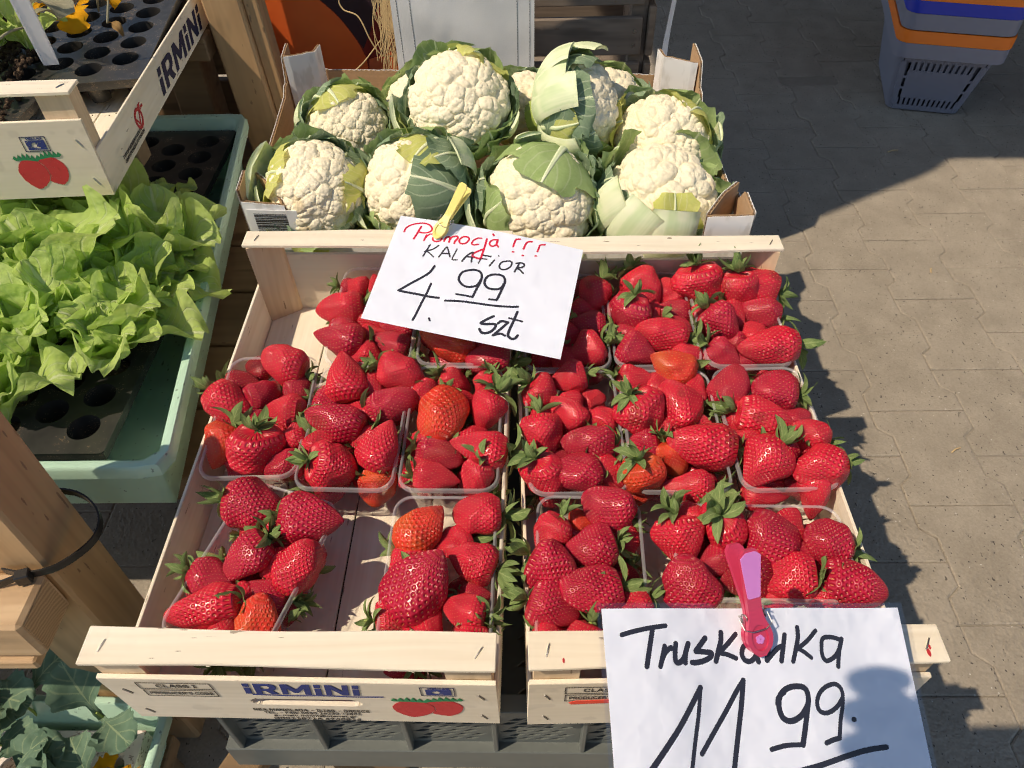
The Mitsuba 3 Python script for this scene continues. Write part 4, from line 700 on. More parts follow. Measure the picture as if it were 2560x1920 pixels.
def wooden_crate(key, m, depth, full_print, width=W, side_h=ZS, dirty=False):
    w, d = width, depth
    for i in range(4):
        a, b = i * w / 4, (i + 1) * w / 4
        part(key, 'floor_board', shape(cube(a + 0.003 * (i == 0) + 0.0008, b - 0.0008 - 0.003 * (i == 3), 0.0045, d - 0.0045, 0.0, 0.003, 0.0004), 'poplar_y'), m)
    P = sbox(0, 0.0, w, ZP)
    hole = LineString([(0.112, 0.0435), (0.186, 0.0432)]).buffer(0.0072)
    rg = np.random.default_rng(11)
    q = np.array(hole.exterior.coords)[:-1]; q = q + rg.normal(0, 0.0006, q.shape); hole = Polygon(q).buffer(0)
    up = mat((1, 0, 0), (0, 0, 1), (0, -1, 0))
    fp = part(key, 'front_panel', shape(moved(extr(P.difference(hole), 0.004), tr(0, 0.004, 0) @ up), 'printed_panel'), m)
    part(key, 'back_panel', shape(moved(extr(P, 0.004), tr(0, d, 0) @ up), 'printed_panel'), m)
    sp = []
    for x in (0.0, w - 0.003):
        sp.append(part(key, 'side_panel', shape(cube(x, x + 0.003, 0.0046, d - 0.0046, 0.0002, side_h, 0.0005), 'poplar_y'), m))
    L = 0.034
    for cx, cy, sx, sy in ((0.0032, 0.0043, 1, 1), (w - 0.0032, 0.0043, -1, 1), (0.0032, d - 0.0043, 1, -1), (w - 0.0032, d - 0.0043, -1, -1)):
        pts = [(cx, cy), (cx + sx * L, cy), (cx + sx * (L - .002), cy + sy * 0.004), (cx + sx * .004, cy + sy * (0.7 * L - .002)), (cx, cy + sy * 0.7 * L)]
        part(key, 'corner_post', shape(extr(Polygon(pts), ZT - 0.0042 - 0.0032, 0.0032), 'poplar_z'), m)
    for y in (0.0, d - SL):
        rail = cube(-0.001, w + 0.001, y, y + SL, ZT - 0.004, ZT, 0.0006).subdivide_to_size(0.02); v = rail.vertices
        v[:, 2] += 0.0007 * np.sin(v[:, 0] * 31 + y * 9) * np.sin(v[:, 0] / w * PI); v[:, 1] += 0.0009 * np.sin(v[:, 0] * 23 + 2 + y * 5) * (v[:, 1] - y - SL / 2) / SL * 2
        r = part(key, 'top_rail', shape(rail, 'poplar_x'), m)
        sl = []
        for _ in range(14):
            x_, e_ = rg.uniform(0.01, w - 0.01), rg.choice([0.0, SL]); d_ = unit((rg.choice([-1, 1]), (1 if e_ else -1) * rg.uniform(0.1, 0.5), rg.uniform(-0.2, 0.4))); l_ = rg.uniform(0.002, 0.007)
            sl.append(tube(np.array([(x_, y + e_, ZT - 0.002), np.add((x_, y + e_, ZT - 0.002), d_ * l_)]), [0.00035, 0.0001], 4))
        part(r, 'splinters', shape(cat(sl), 'poplar_x'), m, kind='stuff')
        for x, a in ((0.012, (0.25, 0.9, 0)), (w - 0.014, (0.5, 0.8, 0))):
            staple(r, (x, y + 0.008, ZT + 0.0003), m, a)
    for x in (0.012, w - 0.014):
        for z in (0.022, 0.068): staple(fp, (x, -0.0006, z), m, (0.4, 0, -0.8))
    f2 = m @ FRONT @ tr(0, 0, 0.0004)
    part(fp, 'edge_band', shape(cube(0.0, w, 0.0002, 0.0038, ZP - 0.0002, ZP + 0.0009, 0.0004), 'poplar_x'), m)
    if full_print:
        frame_rect(fp, f2, 0.027, 0.084, 0.0700, 0.0830); lettering(fp, f2, 'CLASS I', 0.031, 0.0062, 0.0735, 0.041, bold=False)
        frame_rect(fp, f2, 0.0275, 0.0835, 0.0545, 0.0675); lettering(fp, f2, "PRODUCER'S CODE", 0.0495, 0.0055, 0.0582, 0.031, bold=False)
        brand(fp, f2, 0.107, 0.0632, 0.088, 0.0215, 'blue_print', 0.10)
        part(fp, 'printed_line', shape(extr(LineString(curve([(0.112, 0.0615), (0.14, 0.0600), (0.165, 0.0612), (0.19, 0.0598), (0.212, 0.0606)], 20)).buffer(0.0008), 0.0003), 'blue_print'), f2)
        lettering(fp, f2, 'NEA MANOLADA - ILIAS - GREECE', 0.094, 0.0056, 0.0225, 0.102, bold=False)
        lettering(fp, f2, 'TEL. - FAX: 0030 26230 72801', 0.079, 0.0052, 0.0157, 0.109, bold=False)
        lettering(fp, f2, 'e-mail: irmini@otenet.gr', 0.068, 0.0055, 0.0082, 0.115, bold=False)
        lettering(fp, f2, 'GR011871A 6940816', 0.072, 0.0050, 0.0020, 0.1135, bold=False)
        stamp(fp, f2, 0.2425, 0.2685, 0.0655, 0.0835)
        berry_emblem(fp, f2, 0.233, 0.034, 0.0300)
    return fp, sp

k = thing('wooden_crate', 'left pale wooden crate of strawberries, its back left corner empty', 'crate', 'wooden fruit crates')
wooden_crate(k, ML, D, True)
k = thing('wooden_crate', 'right pale wooden crate of strawberries, behind the large price sign', 'crate', 'wooden fruit crates')
fp, _ = wooden_crate(k, MR, D, True)
for i_, (x_, y_, s_) in enumerate([(0.287, 0.006, 0.0022), (0.289, 0.010, 0.0014), (0.024, 0.005, 0.0013)]):
    part('wooden_crate_001__top_rail', 'juice_stain', shape(extr(affinity.scale(Point(x_, y_).buffer(s_, quad_segs=4), 0.6, 1.4), 0.0002, ZT + 0.0006), 'red_print'), MR, label='small dark red juice stain on the rail')
f2 = MR @ FRONT @ tr(0, 0, 0.0010)
part(fp, 'red_strip', shape(extr(Polygon([(0.033, 0.0495), (0.070, 0.0515), (0.073, 0.0550), (0.069, 0.0585), (0.036, 0.0565), (0.031, 0.0530)]), 0.0004), 'sticker_red'), f2, label='torn bright red sticker strip on the front panel')

# ---------------------------------------------------------------- punnets
def rrect(w, l, r, n=10):
    c = []
    for cx, cy, a0 in ((w / 2 - r, l / 2 - r, 0), (-w / 2 + r, l / 2 - r, PI / 2), (-w / 2 + r, -l / 2 + r, PI), (w / 2 - r, -l / 2 + r, 1.5 * PI)):
        for a in np.linspace(a0, a0 + PI / 2, n): c.append((cx + r * math.cos(a), cy + r * math.sin(a)))
    c = np.array(c); c = np.vstack([c, c[:1]])
    s = np.r_[0, np.cumsum(np.linalg.norm(np.diff(c, axis=0), axis=1))]
    t = np.linspace(0, s[-1], 181)[:-1]
    return np.c_[np.interp(t, s, c[:, 0]), np.interp(t, s, c[:, 1])]
def punnet_meshes(w=0.094, l=0.153, h=0.066):
    top = rrect(w - 0.0064, l - 0.0064, 0.014); bot = rrect((w - 0.0064) * 0.84, (l - 0.0064) * 0.88, 0.012)
    th = np.arctan2(top[:, 1], top[:, 0]); rib = np.maximum(0, np.sin(np.arange(180) * PI / 180 * 2 * 22)) ** 2
    nrm = top / np.linalg.norm(top, axis=1, keepdims=True); rows = []
    for t in (0.0, 0.05, 0.25, 0.5, 0.7, 0.85, 0.93, 1.0):
        b = math.sin(PI * min(1, max(0, (t - 0.02) / 0.83))) ** 0.5 if t < 0.86 else 0
        xy = bot + (top - bot) * t ** 0.9 + nrm * (0.0016 * rib * b)[:, None]
        if t == 0.0: xy = xy * 0.93
        rows.append(np.c_[xy, np.full(180, 0.004 * (t > 0) * (t < 0.06) + t * h if t > 0 else 0.001)])
    P = np.stack(rows, 1)
    V, F = gridmesh(P, True)
    base = rows[0]; c = len(V)
    V = np.vstack([V, [[0, 0, 0.0022]]])
    Ft = np.vstack([F[:, [0, 1, 2]], F[:, [0, 2, 3]], [[i * 8, ((i + 1) % 180) * 8, c] for i in range(180)]])
    wall = trimesh.Trimesh(V, Ft, process=False)
    flange = rrect(w, l, 0.0165); prof = [(0.0, 0.0, 0), (0.3, 0.0014, 0), (0.75, 0.0014, 0), (1.0, -0.0004, 0), (1.0, -0.0034, 0), (0.94, -0.0036, 0), (0.90, -0.0006, 0)]
    R = np.stack([np.c_[top + (flange - top) * a, np.full(180, h + z)] for a, z, _ in prof], 1)
    return wall, gridmesh(R, True)
PW, PRIM = punnet_meshes()
pw, prim = shape(PW, 'clear_plastic', True), shape(PRIM, 'rim_plastic', True)
PFR = {}
for pk, (side, cx, cy, rot, nm) in PUN.items():
    m = CR[side] @ tr(cx, cy, 0.0036) @ rz(math.radians(rot)); PFR[pk] = m
    k = thing('punnet', 'clear plastic punnet with strawberries, the ' + nm, 'punnet', 'clear plastic strawberry punnets')
    part(k, 'basket_wall', pw, m); part(k, 'rim', prim, m)

# ---------------------------------------------------------------- strawberries
def berry_mesh(kind, seed, tip=1.0, neck=0.0, squash=0.9, nu=44, nv=30, Nu=25, Nv=16.5):
    """Unit strawberry: calyx at the origin, tip at z=1, radius about 0.5; uv in seed cells."""
    rg = np.random.default_rng(seed)
    s = np.linspace(0, 1, nv); a = 0.28
    r = np.where(s < a, np.sqrt(np.maximum(0, 1 - (1 - s / a) ** 2)), (1 - np.clip((s - a) / (1 - a), 0, 1) ** tip) ** (0.62 + neck))
    z = s.copy(); z -= 0.05 * np.exp(-(s / 0.05) ** 2) * -1 - 0.05
    z = np.where(s < 0.12, 0.06 - 0.06 * np.sin(s / 0.12 * PI / 2) ** 0.5 + s * 0.25, s)
    z = np.maximum.accumulate(np.where(s < 0.12, s * 0.5 + 0.02, s))
    th = np.linspace(0, 2 * PI, nu + 1)
    ph = rg.uniform(0, 6.28, 4)
    R = r[None, :] * 0.5 * (1 + 0.07 * np.cos(2 * th + ph[0]) + 0.045 * np.cos(3 * th + ph[1]) + 0.02 * np.cos(5 * th + ph[2]))[:, None]
    X, Y = R * np.cos(th)[:, None], R * np.sin(th)[:, None] * squash
    Zz = np.broadcast_to(z, X.shape).copy()
    P = np.stack([X, Y, Zz], -1)
    d = meshkit.fbm(np.stack([np.cos(th)[:, None] * np.ones(nv), np.sin(th)[:, None] * np.ones(nv), np.broadcast_to(s * 2.2, X.shape)], -1) * 1.3 + 7 * seed, 2, seed) - 0.5
    P[..., :2] *= (1 + 0.46 * d * np.sin(PI * s))[..., None]
    bend = rg.uniform(-0.13, 0.13, 2); P[..., 0] += bend[0] * s ** 2; P[..., 1] += bend[1] * s ** 2
    uvv = (s ** 1.15) * Nv
    uv = np.stack([np.broadcast_to((th / (2 * PI) * Nu)[:, None], X.shape), np.broadcast_to(uvv, X.shape) + 100 * kind + 0.01], -1)
    V, F = gridmesh(P)
    return (V, F[:, ::-1]), uv.reshape(-1, 2)
BV = {}
SHAPES = [(1.5, 0.0), (1.9, 0.0), (1.25, 0.12), (2.3, -0.08), (1.6, 0.2), (1.8, -0.05)]
for kind in range(4):
    for j, (t, nk) in enumerate(SHAPES):
        msh, uv = berry_mesh(kind, 10 * kind + j, t, nk)
        BV[kind, j] = shape(msh, 'strawberry_skin', True, uv=uv)
def sepal_mesh(seed, L=1.0, Wd=0.36):
    rg = np.random.default_rng(seed); n = 8
    t = np.linspace(0, 1, n); lift = rg.uniform(0.1, 0.9); curl = rg.uniform(-2.1, 1.5); cup = rg.uniform(0.1, 0.6)
    w = Wd * np.sin(PI * np.clip(t, 0.04, 1) ** 0.8) ** 0.8 * 0.5; w[-1] = 0.004
    ang = lift + curl * t; dx = np.cumsum(np.r_[0, np.cos(ang[:-1]) / (n - 1)]); dz = np.cumsum(np.r_[0, np.sin(ang[:-1]) / (n - 1)])
    side = np.linspace(-1, 1, 5); tw = rg.uniform(-0.9, 0.9)
    P = np.zeros((n, 5, 3)); uv = np.zeros((n, 5, 2))
    for i in range(n):
        a = tw * t[i]
        for j, q in enumerate(side):
            yy, zz = q * w[i], abs(q) ** 1.5 * cup * w[i]
            P[i, j] = (dx[i] - math.sin(ang[i]) * (zz * math.cos(a) + yy * math.sin(a)), yy * math.cos(a) - zz * math.sin(a), dz[i] + math.cos(ang[i]) * (zz * math.cos(a) + yy * math.sin(a)))
            uv[i, j] = (q, t[i])
    return gridmesh(P), uv.reshape(-1, 2)
SEP = [shape(*((lambda a: (a[0], 'sepal', True))(sepal_mesh(s))), uv=sepal_mesh(s)[1]) for s in range(14)]
STUB = shape(cat(tube(np.array([[0, 0, -0.04], [0, 0, 0.1], [0.04, 0, 0.42], [0.12, 0.03, 0.7]]), [0.16, 0.11, 0.075, 0.07], 7), trimesh.creation.icosphere(subdivisions=1, radius=0.17)), 'stub', True)
rb = np.random.default_rng(77)
def strawberry(label, group, M, P, ax, L, Wd, colour, fancy=True):
    P, ax = np.asarray(P), unit(ax); L, Wd = L * 1.07, Wd * 1.13
    k = thing('strawberry', label, 'strawberry', group)
    roll = float(rb.uniform(0, 6.28)); j = int(rb.integers(len(SHAPES)))
    sq = 0.94 * Wd
    m = M @ frame(ax, (0, 0, 1), roll, P - ax * L / 2) @ sc(Wd, Wd, L)
    part(k, 'flesh', BV[colour, j], m)
    s = float(rb.uniform(0.016, 0.0245)) * min(1.15, Wd / 0.036)
    cm = M @ frame(-ax, (0, 0, 1), roll, P - ax * (L / 2 - 0.035 * L))
    c = part(k, 'calyx', STUB, cm @ sc(0.011 * float(rb.uniform(.8, 1.2))))
    n = int(rb.integers(9, 14)); up = M[:3, :3].T @ np.array([0, 0, 1.0])
    for i in range(n):
        a = i / n * 2 * PI + rb.uniform(-0.25, 0.25)
        sm = cm @ tr(0, 0, 0.001) @ rz(a) @ ry(float(rb.uniform(-0.7, 0.5))) @ sc(s * float(rb.uniform(0.75, 1.3)))
        part(c, 'sepal', SEP[int(rb.integers(len(SEP)))], sm)
    return k
for (pk, x, y, z, ax_, ay_, az_, L, Wd, col, lab) in BERRY:
    strawberry(lab, 'strawberries in the punnets', CR[PUN[pk][0]], (x, y, z), (ax_, ay_, az_), L, Wd, col)
# the berries lying underneath, of which little shows
for pk, (side, cx, cy, rot, nm) in PUN.items():
    for i in range(6):
        u, v = [(-0.022, 0.05), (0.022, 0.044), (-0.022, 0.002), (0.022, -0.05), (-0.02, -0.050), (0.023, -0.004)][i]
        p = PFR[pk] @ np.array([u * 0.9, v * 0.95, 0.034, 1]); q = np.linalg.inv(CR[side]) @ p
        a = rb.uniform(0, 6.28)
        strawberry('strawberry mostly hidden at the ' + ('back left', 'back right', 'middle left', 'front right', 'front left', 'middle right')[i] + ' bottom of ' + nm, 'strawberries lying underneath', CR[side], q[:3], (math.cos(a), math.sin(a), rb.uniform(-0.3, 0.2)), float(rb.uniform(0.038, 0.046)), float(rb.uniform(0.032, 0.038)), int(rb.integers(0, 2)))
# ---------------------------------------------------------------- price signs and clothespins
def rotvec(v):
    a = np.linalg.norm(v); k = np.asarray(v) / a; Kx = np.array([[0, -k[2], k[1]], [k[2], 0, -k[0]], [-k[1], k[0], 0]])
    return np.eye(3) + math.sin(a) * Kx + (1 - math.cos(a)) * Kx @ Kx
def sheet(w, h, x0, y0, bend, nx=28, ny=20, thick=0.00035):
    """A sheet in the xy plane with a slight bend; bend(x, y) is its height."""
    xs, ys = np.linspace(x0, x0 + w, nx), np.linspace(y0, y0 + h, ny)
    X, Y = np.meshgrid(xs, ys, indexing='ij'); Zb = bend(X, Y)
    P = np.stack([X, Y, Zb], -1); V, F = gridmesh(P); uv = np.stack([(X - x0) * 10, (Y - y0) * 10], -1).reshape(-1, 2)
    n = len(V); V2 = V.copy(); V2[:, 2] -= thick
    idx = np.arange(n).reshape(nx, ny); loop = np.r_[idx[0, :], idx[1:, -1], idx[-1, -2::-1], idx[-2:0:-1, 0]]
    side = [[a, b, b + n, a + n] for a, b in zip(loop, np.roll(loop, -1))]
    return (np.vstack([V, V2]), np.vstack([F, F[:, ::-1] + n, np.array(side)[:, ::-1]])), np.vstack([uv, uv])
def pen(parent, strokes, w, m, bend, mat_, group_name='handwriting'):
    """Marker strokes as thin ribbons that follow the sheet."""
    rg = np.random.default_rng(len(strokes))
    for s in strokes:
        p = np.asarray(s, float)
        q = curve(p, max(10, 7 * len(p))) if len(p) > 2 else np.linspace(p[0], p[-1], 6)
        L = np.linalg.norm(np.diff(q, axis=0), axis=1).sum()
        g_ = LineString(q).buffer(w * float(rg.uniform(0.42, 0.56)), quad_segs=6).simplify(w * 0.02)
        msh = extr(g_, 0.00008)
        msh = msh.subdivide_to_size(0.006) if L > 0.02 else msh
        v = msh.vertices; v[:, 2] += bend(v[:, 0], v[:, 1]) + 0.00016
        part(parent, 'pen_stroke', shape(trimesh.Trimesh(v, msh.faces, process=False), mat_), m)
def clothespin(label, o, z_dir, y_dir, L, mat_, inlay=None, wid=0.011):
    """Plastic clothespin: jaws at the origin end, long arms back along +y; z is the side that shows."""
    k = thing('clothespin', label, 'clothespin', 'plastic clothespins holding the price signs')
    y = unit(y_dir); z = unit(np.asarray(z_dir) - y * (np.asarray(z_dir) @ y)); x = np.cross(y, z); m = mat(x, y, z, o)
    t = np.linspace(0, 1, 30)
    wv = wid * 0.5 * (0.42 + 0.62 * np.exp(-((t - 0.17) / 0.15) ** 2) + 0.30 * np.clip((t - 0.3) / 0.6, 0, 1))
    wv[0] *= 0.45; wv[1] *= 0.8; wv[-1] *= 0.55; wv[-2] *= 0.9
    out = Polygon(np.vstack([np.c_[wv, t * L], np.c_[-wv, t * L][::-1]])).buffer(0.0006)
    for s in (1, -1):
        a = extr(out, 0.0034)
        if s > 0:
            pit = affinity.translate(affinity.scale(Point(0, 0).buffer(1), wid * 0.36, L * 0.12), 0, L * 0.165)
            a = cat(extr(out.difference(pit), 0.0034), extr(pit.buffer(0.0002), 0.0020))
        a = a.subdivide_to_size(0.004)
        v = a.vertices; yy = v[:, 1] / L
        v[:, 2] = s * (v[:, 2] + 0.0006 + 0.0070 * np.clip((yy - 0.42) / 0.58, 0, 1) ** 1.2 - 0.0008 * np.exp(-((yy - 0.0) / .05) ** 2))
        part(k, 'arm', shape(trimesh.Trimesh(v, a.faces, process=False), mat_), m)
    if inlay:
        q = Polygon([(-wid * .2, L * .56), (wid * .2, L * .56), (wid * .36, L * .93), (wid * .18, L * .965), (-wid * .18, L * .965), (-wid * .36, L * .93)]).buffer(0.0012)
        a = extr(q, 0.0009).subdivide_to_size(0.004); v = a.vertices; yy = v[:, 1] / L
        v[:, 2] += 0.0039 + 0.0070 * np.clip((yy - 0.42) / 0.58, 0, 1) ** 1.2
        part(k, 'grip_inlay', shape(trimesh.Trimesh(v, a.faces, process=False), inlay), m, label='lilac grip inlay on the pink arm')
        fl = union_all([Point(0.0017 * math.cos(i * 1.2566), L * .15 + 0.0017 * math.sin(i * 1.2566)).buffer(0.0013) for i in range(5)])
        part(k, 'flower', shape(extr(fl, 0.0010, 0.0026), inlay), m, label='small lilac flower set into the jaw')
    y0 = L * 0.36
    coil = np.array([[(-wid * .62) + wid * 1.24 * i / 40, y0 + 0.0024 * math.cos(i * 0.95), 0.0024 * math.sin(i * 0.95)] for i in range(41)])
    part(k, 'spring', shape(tube(coil, 0.00055, 5), 'steel'), m)
    for s in (1, -1):
        part(k, 'spring_leg', shape(tube(np.array([[s * wid * .62, y0, 0.0], [s * wid * .6, y0 - 0.006, 0.0042], [s * wid * .3, y0 - 0.0085, 0.0047], [0, y0 - 0.0085, 0.0047]]), 0.0004, 5), 'steel'), m)
    return k, m

v1 = np.array(V1); m1 = np.eye(4); m1[:3, :3] = rotvec(v1[:3]); m1[:3, 3] = v1[3:]
b1 = lambda x, y: 0.0035 * np.sin((np.asarray(x) + 0.102) / 0.204 * PI * 1.15) * ((np.asarray(y) + .0719) / .1438) - 0.0045 * (((0.0719 - np.asarray(y)) / .1438) ** 2) * (0.4 + np.asarray(x) / 0.21)
k = thing('price_sign', 'small white price sign with red heading, under the yellow clothespin', 'price sign')
msh, uv = sheet(0.204, 0.1438, -0.102, -0.0719, b1)
part(k, 'paper', shape(msh, 'paper', False, uv=uv), m1)
pen(k, S1R, 0.0020, m1, b1, 'red_pen'); pen(k, S1K, 0.0018, m1, b1, 'black_pen'); pen(k, S1B, 0.0026, m1, b1, 'black_pen')
v2 = np.array(V2); m2 = np.eye(4); m2[:3, :3] = rotvec(v2[:3]); m2[:3, 3] = v2[3:]
b2 = lambda x, y: 0.002 * np.sin(np.asarray(x) * 22 + 1) * np.sin(np.asarray(y) * 17) + 0.0015 * np.sin(np.asarray(x) * 60)
k = thing('price_sign', 'large laminated white price sign reading Truskawka 11.99, hanging on the pink clothespin', 'price sign')
msh, uv = sheet(0.22, 0.305, -0.11, -0.305, b2)
part(k, 'paper', shape(msh, 'laminate', False, uv=uv), m2)
pen(k, S2K, 0.0033, m2, b2, 'black_pen')
msh, uv = sheet(0.227, 0.312, -0.1125, -0.3085, lambda x, y: b2(x, y) - 0.0012)
part(k, 'laminate_sheet', shape(msh, 'clear_plastic', True), m2)
# pins grip the top edges
p1 = ap(m1, [(-0.056, 0.047, float(b1(-0.056, 0.047)))])[0]
clothespin('pale yellow plastic clothespin gripping the top of the small price sign', p1 + m1[:3, 2] * 0.0006, -FWD - 0.2 * RIGHT, m1[:3, 1] * 0.75 + m1[:3, 0] * 0.36 + m1[:3, 2] * 0.55, 0.064, 'yellow_plastic', None, 0.012)
p2 = ap(m2, [(-0.0035, -0.0285, 0.0)])[0]
clothespin('pink plastic clothespin with lilac grip on the large price sign', p2 + m2[:3, 2] * 0.0012, -FWD + 0.25 * RIGHT, m2[:3, 1] * 0.93 - m2[:3, 0] * 0.26 + m2[:3, 2] * 0.33, 0.070, 'pink_plastic', 'lilac_plastic', 0.0165)

# ---------------------------------------------------------------- cardboard box of cauliflowers
BW, BD, BH = 0.60, 0.372, 0.118
BX = mat(unit((0.9975, -0.07, 0.0)), unit((-0.040, 0.9975, 0.055)), unit((0.0, -0.055, 1.0)), (-0.3195, 0.5515, 0.383))
kb = thing('cardboard_box', 'open cardboard box with torn white corner posts holding the cauliflowers', 'box')
def corrugated(path, h0, h1, z0=0.0, t=0.0034, pitch=0.0075):
    """Two liners and the wavy flute between them, standing along a path; the top runs from h0 to h1."""
    p = np.asarray(path, float); s = np.r_[0, np.cumsum(np.linalg.norm(np.diff(p, axis=0), axis=1))]
    n = max(4, int(s[-1] / pitch * 8)); u = np.linspace(0, s[-1], n)
    q = np.c_[np.interp(u, s, p[:, 0]), np.interp(u, s, p[:, 1])]; tg = np.gradient(q, axis=0); tg /= np.linalg.norm(tg, axis=1, keepdims=True); nm = np.c_[-tg[:, 1], tg[:, 0]]
    top = np.interp(u, np.linspace(0, s[-1], len(np.atleast_1d(h0))), np.atleast_1d(h0)) if np.ndim(h0) else h0 + (h1 - h0) * u / s[-1]
    rg = np.random.default_rng(int(1000 * s[-1])); top = top + np.convolve(rg.normal(0, 0.0006, n + 6), np.ones(7) / 7, 'valid')
    def wall(off, th):
        a, b = q + nm * (off - th / 2)[:, None], q + nm * (off + th / 2)[:, None]
        Q = np.stack([np.c_[a, np.full(n, z0)], np.c_[a, top], np.c_[b, top], np.c_[b, np.full(n, z0)]], 1)
        Q = np.concatenate([Q, Q[:, :1]], 1); V, F = gridmesh(Q)
        return trimesh.Trimesh(V, np.vstack([F[:, [0, 1, 2]], F[:, [0, 2, 3]]]), process=False)
    one = np.ones(n)
    return wall(one * t / 2, np.full(n, 0.0006)), wall(-one * t / 2, np.full(n, 0.0006)), wall(np.sin(u / pitch * 2 * PI) * (t / 2 - 0.0006), np.full(n, 0.0004))
def board(parent, name, path, h0, h1, outer, inner, z0=0.0):
    a, b, f = corrugated(path, h0, h1, z0)
    k_ = part(parent, name, shape(a, outer), BX)
    part(k_, 'liner', shape(b, inner), BX); part(k_, 'flute', shape(f, 'flute'), BX)
    return k_
part(kb, 'floor', shape(cube(0.004, BW - 0.004, 0.004, BD - 0.004, 0.0, 0.004), 'kraft'), BX)
board(kb, 'front_wall', [(0.055, 0.0), (BW - 0.055, 0.0)], BH * 0.62, BH * 0.62, 'kraft', 'white_liner')
board(kb, 'back_wall', [(0.0, BD), (BW, BD)], BH - 0.026, BH - 0.026, 'white_liner', 'kraft')
lh = np.r_[np.full(4, BH + 0.018), np.full(2, BH - 0.008), np.full(16, BH - 0.026), np.full(2, BH - 0.018), np.full(4, BH + 0.014)]
board(kb, 'side_wall', [(0.0, 0.0), (0.0, BD)], lh, 0, 'white_liner', 'kraft')
rh = np.r_[np.full(4, BH + 0.006), np.full(2, BH - 0.014), np.full(16, BH - 0.030), np.full(2, BH - 0.010), np.full(5, BH + 0.022)]
board(kb, 'side_wall', [(BW, 0.0), (BW, BD)], rh, 0, 'kraft', 'white_liner')
for x, s in ((0.0, 1), (BW, -1)):
    for y, q, hh in ((0.0, 1, BH + 0.004), (BD, -1, BH + 0.020)):
        e = 0.004 * s; f_ = 0.004 * q
        path = [(x + e, y + q * 0.062), (x + s * 0.026, y + q * 0.040), (x + s * 0.050, y + f_)]
        if q < 0: path = [(x + e, y - 0.052), (x + s * 0.012, y - 0.050), (x + s * 0.046, y - 0.030), (x + s * 0.050, y - 0.005)]
        b_ = board(kb, 'corner_post', path, hh, hh - 0.004, 'white_liner', 'kraft') if s * q > 0 else board(kb, 'corner_post', path[::-1], hh - 0.004, hh, 'white_liner', 'kraft')
for x, s in ((0.0, 1), (BW, -1)):
    board(kb, 'front_post', [(x, 0.0), (x + s * 0.052, 0.0)], BH + 0.003, BH - 0.001, *(('kraft', 'white_liner') if s > 0 else ('white_liner', 'kraft')))
# barcode label at the left end, folded over the corner
lb = part(kb, 'barcode_label', shape(cube(0.004, 0.066, -0.0045, -0.0036, 0.052, 0.112, 0.0002), 'white_plastic'), BX)
rgb_ = np.random.default_rng(4); zz = 0.060
bars = []
while zz < 0.106:
    h_ = float(rgb_.choice([0.0006, 0.0011, 0.0017])); bars.append(cube(0.012, 0.052, -0.0049, -0.0046, zz, zz + h_, 0)); zz += h_ + float(rgb_.choice([0.0007, 0.0012]))
part(lb, 'bars', shape(cat(bars), 'black_print'), BX)

# ---------------------------------------------------------------- cauliflowers
SPH = {n: trimesh.creation.icosphere(subdivisions=n) for n in (4, 5, 6)}
def curd_mesh(R, seed, lod=5, big=52, flat=0.86):
    rg = np.random.default_rng(seed); d = SPH[lod].vertices.copy()
    def cells(n):
        i = np.arange(n) + 0.5; ph = np.arccos(1 - 2 * i / n); t = PI * (1 + 5 ** .5) * i
        c = np.c_[np.cos(t) * np.sin(ph), np.sin(t) * np.sin(ph), np.cos(ph)] + rg.normal(0, 0.62 / math.sqrt(n), (n, 3))
        return c / np.linalg.norm(c, axis=1, keepdims=True)
    r = np.ones(len(d))
    w = d + 0.10 * np.stack([meshkit.fbm(d * 3 + 11 * seed + k, 3, k) - 0.5 for k in range(3)], -1)
    w /= np.linalg.norm(w, axis=1, keepdims=True)
    for n, amp in ((30, 0.09), (150, 0.085), (800, 0.026), (4200, 0.008)):
        dist, idx = cKDTree(cells(n)).query(w, k=2)
        hsel = np.random.default_rng(seed + n).uniform(0.7, 1.15, n)[idx[:, 0]]
        dome = np.sqrt(np.clip(1 - (dist[:, 0] * math.sqrt(n) / 2.15) ** 2, 0, 1))
        crease = np.clip((dist[:, 1] - dist[:, 0]) * math.sqrt(n) * 1.6, 0, 1) ** 0.5
        r += amp * ((0.65 * dome + 0.35 * crease) * hsel - 0.75)
    r += 0.10 * (meshkit.fbm(d * 1.6 + 5 * seed, 2, seed) - 0.5)
    v = d * r[:, None] * R; v[:, 2] *= flat
    return (v, SPH[lod].faces)
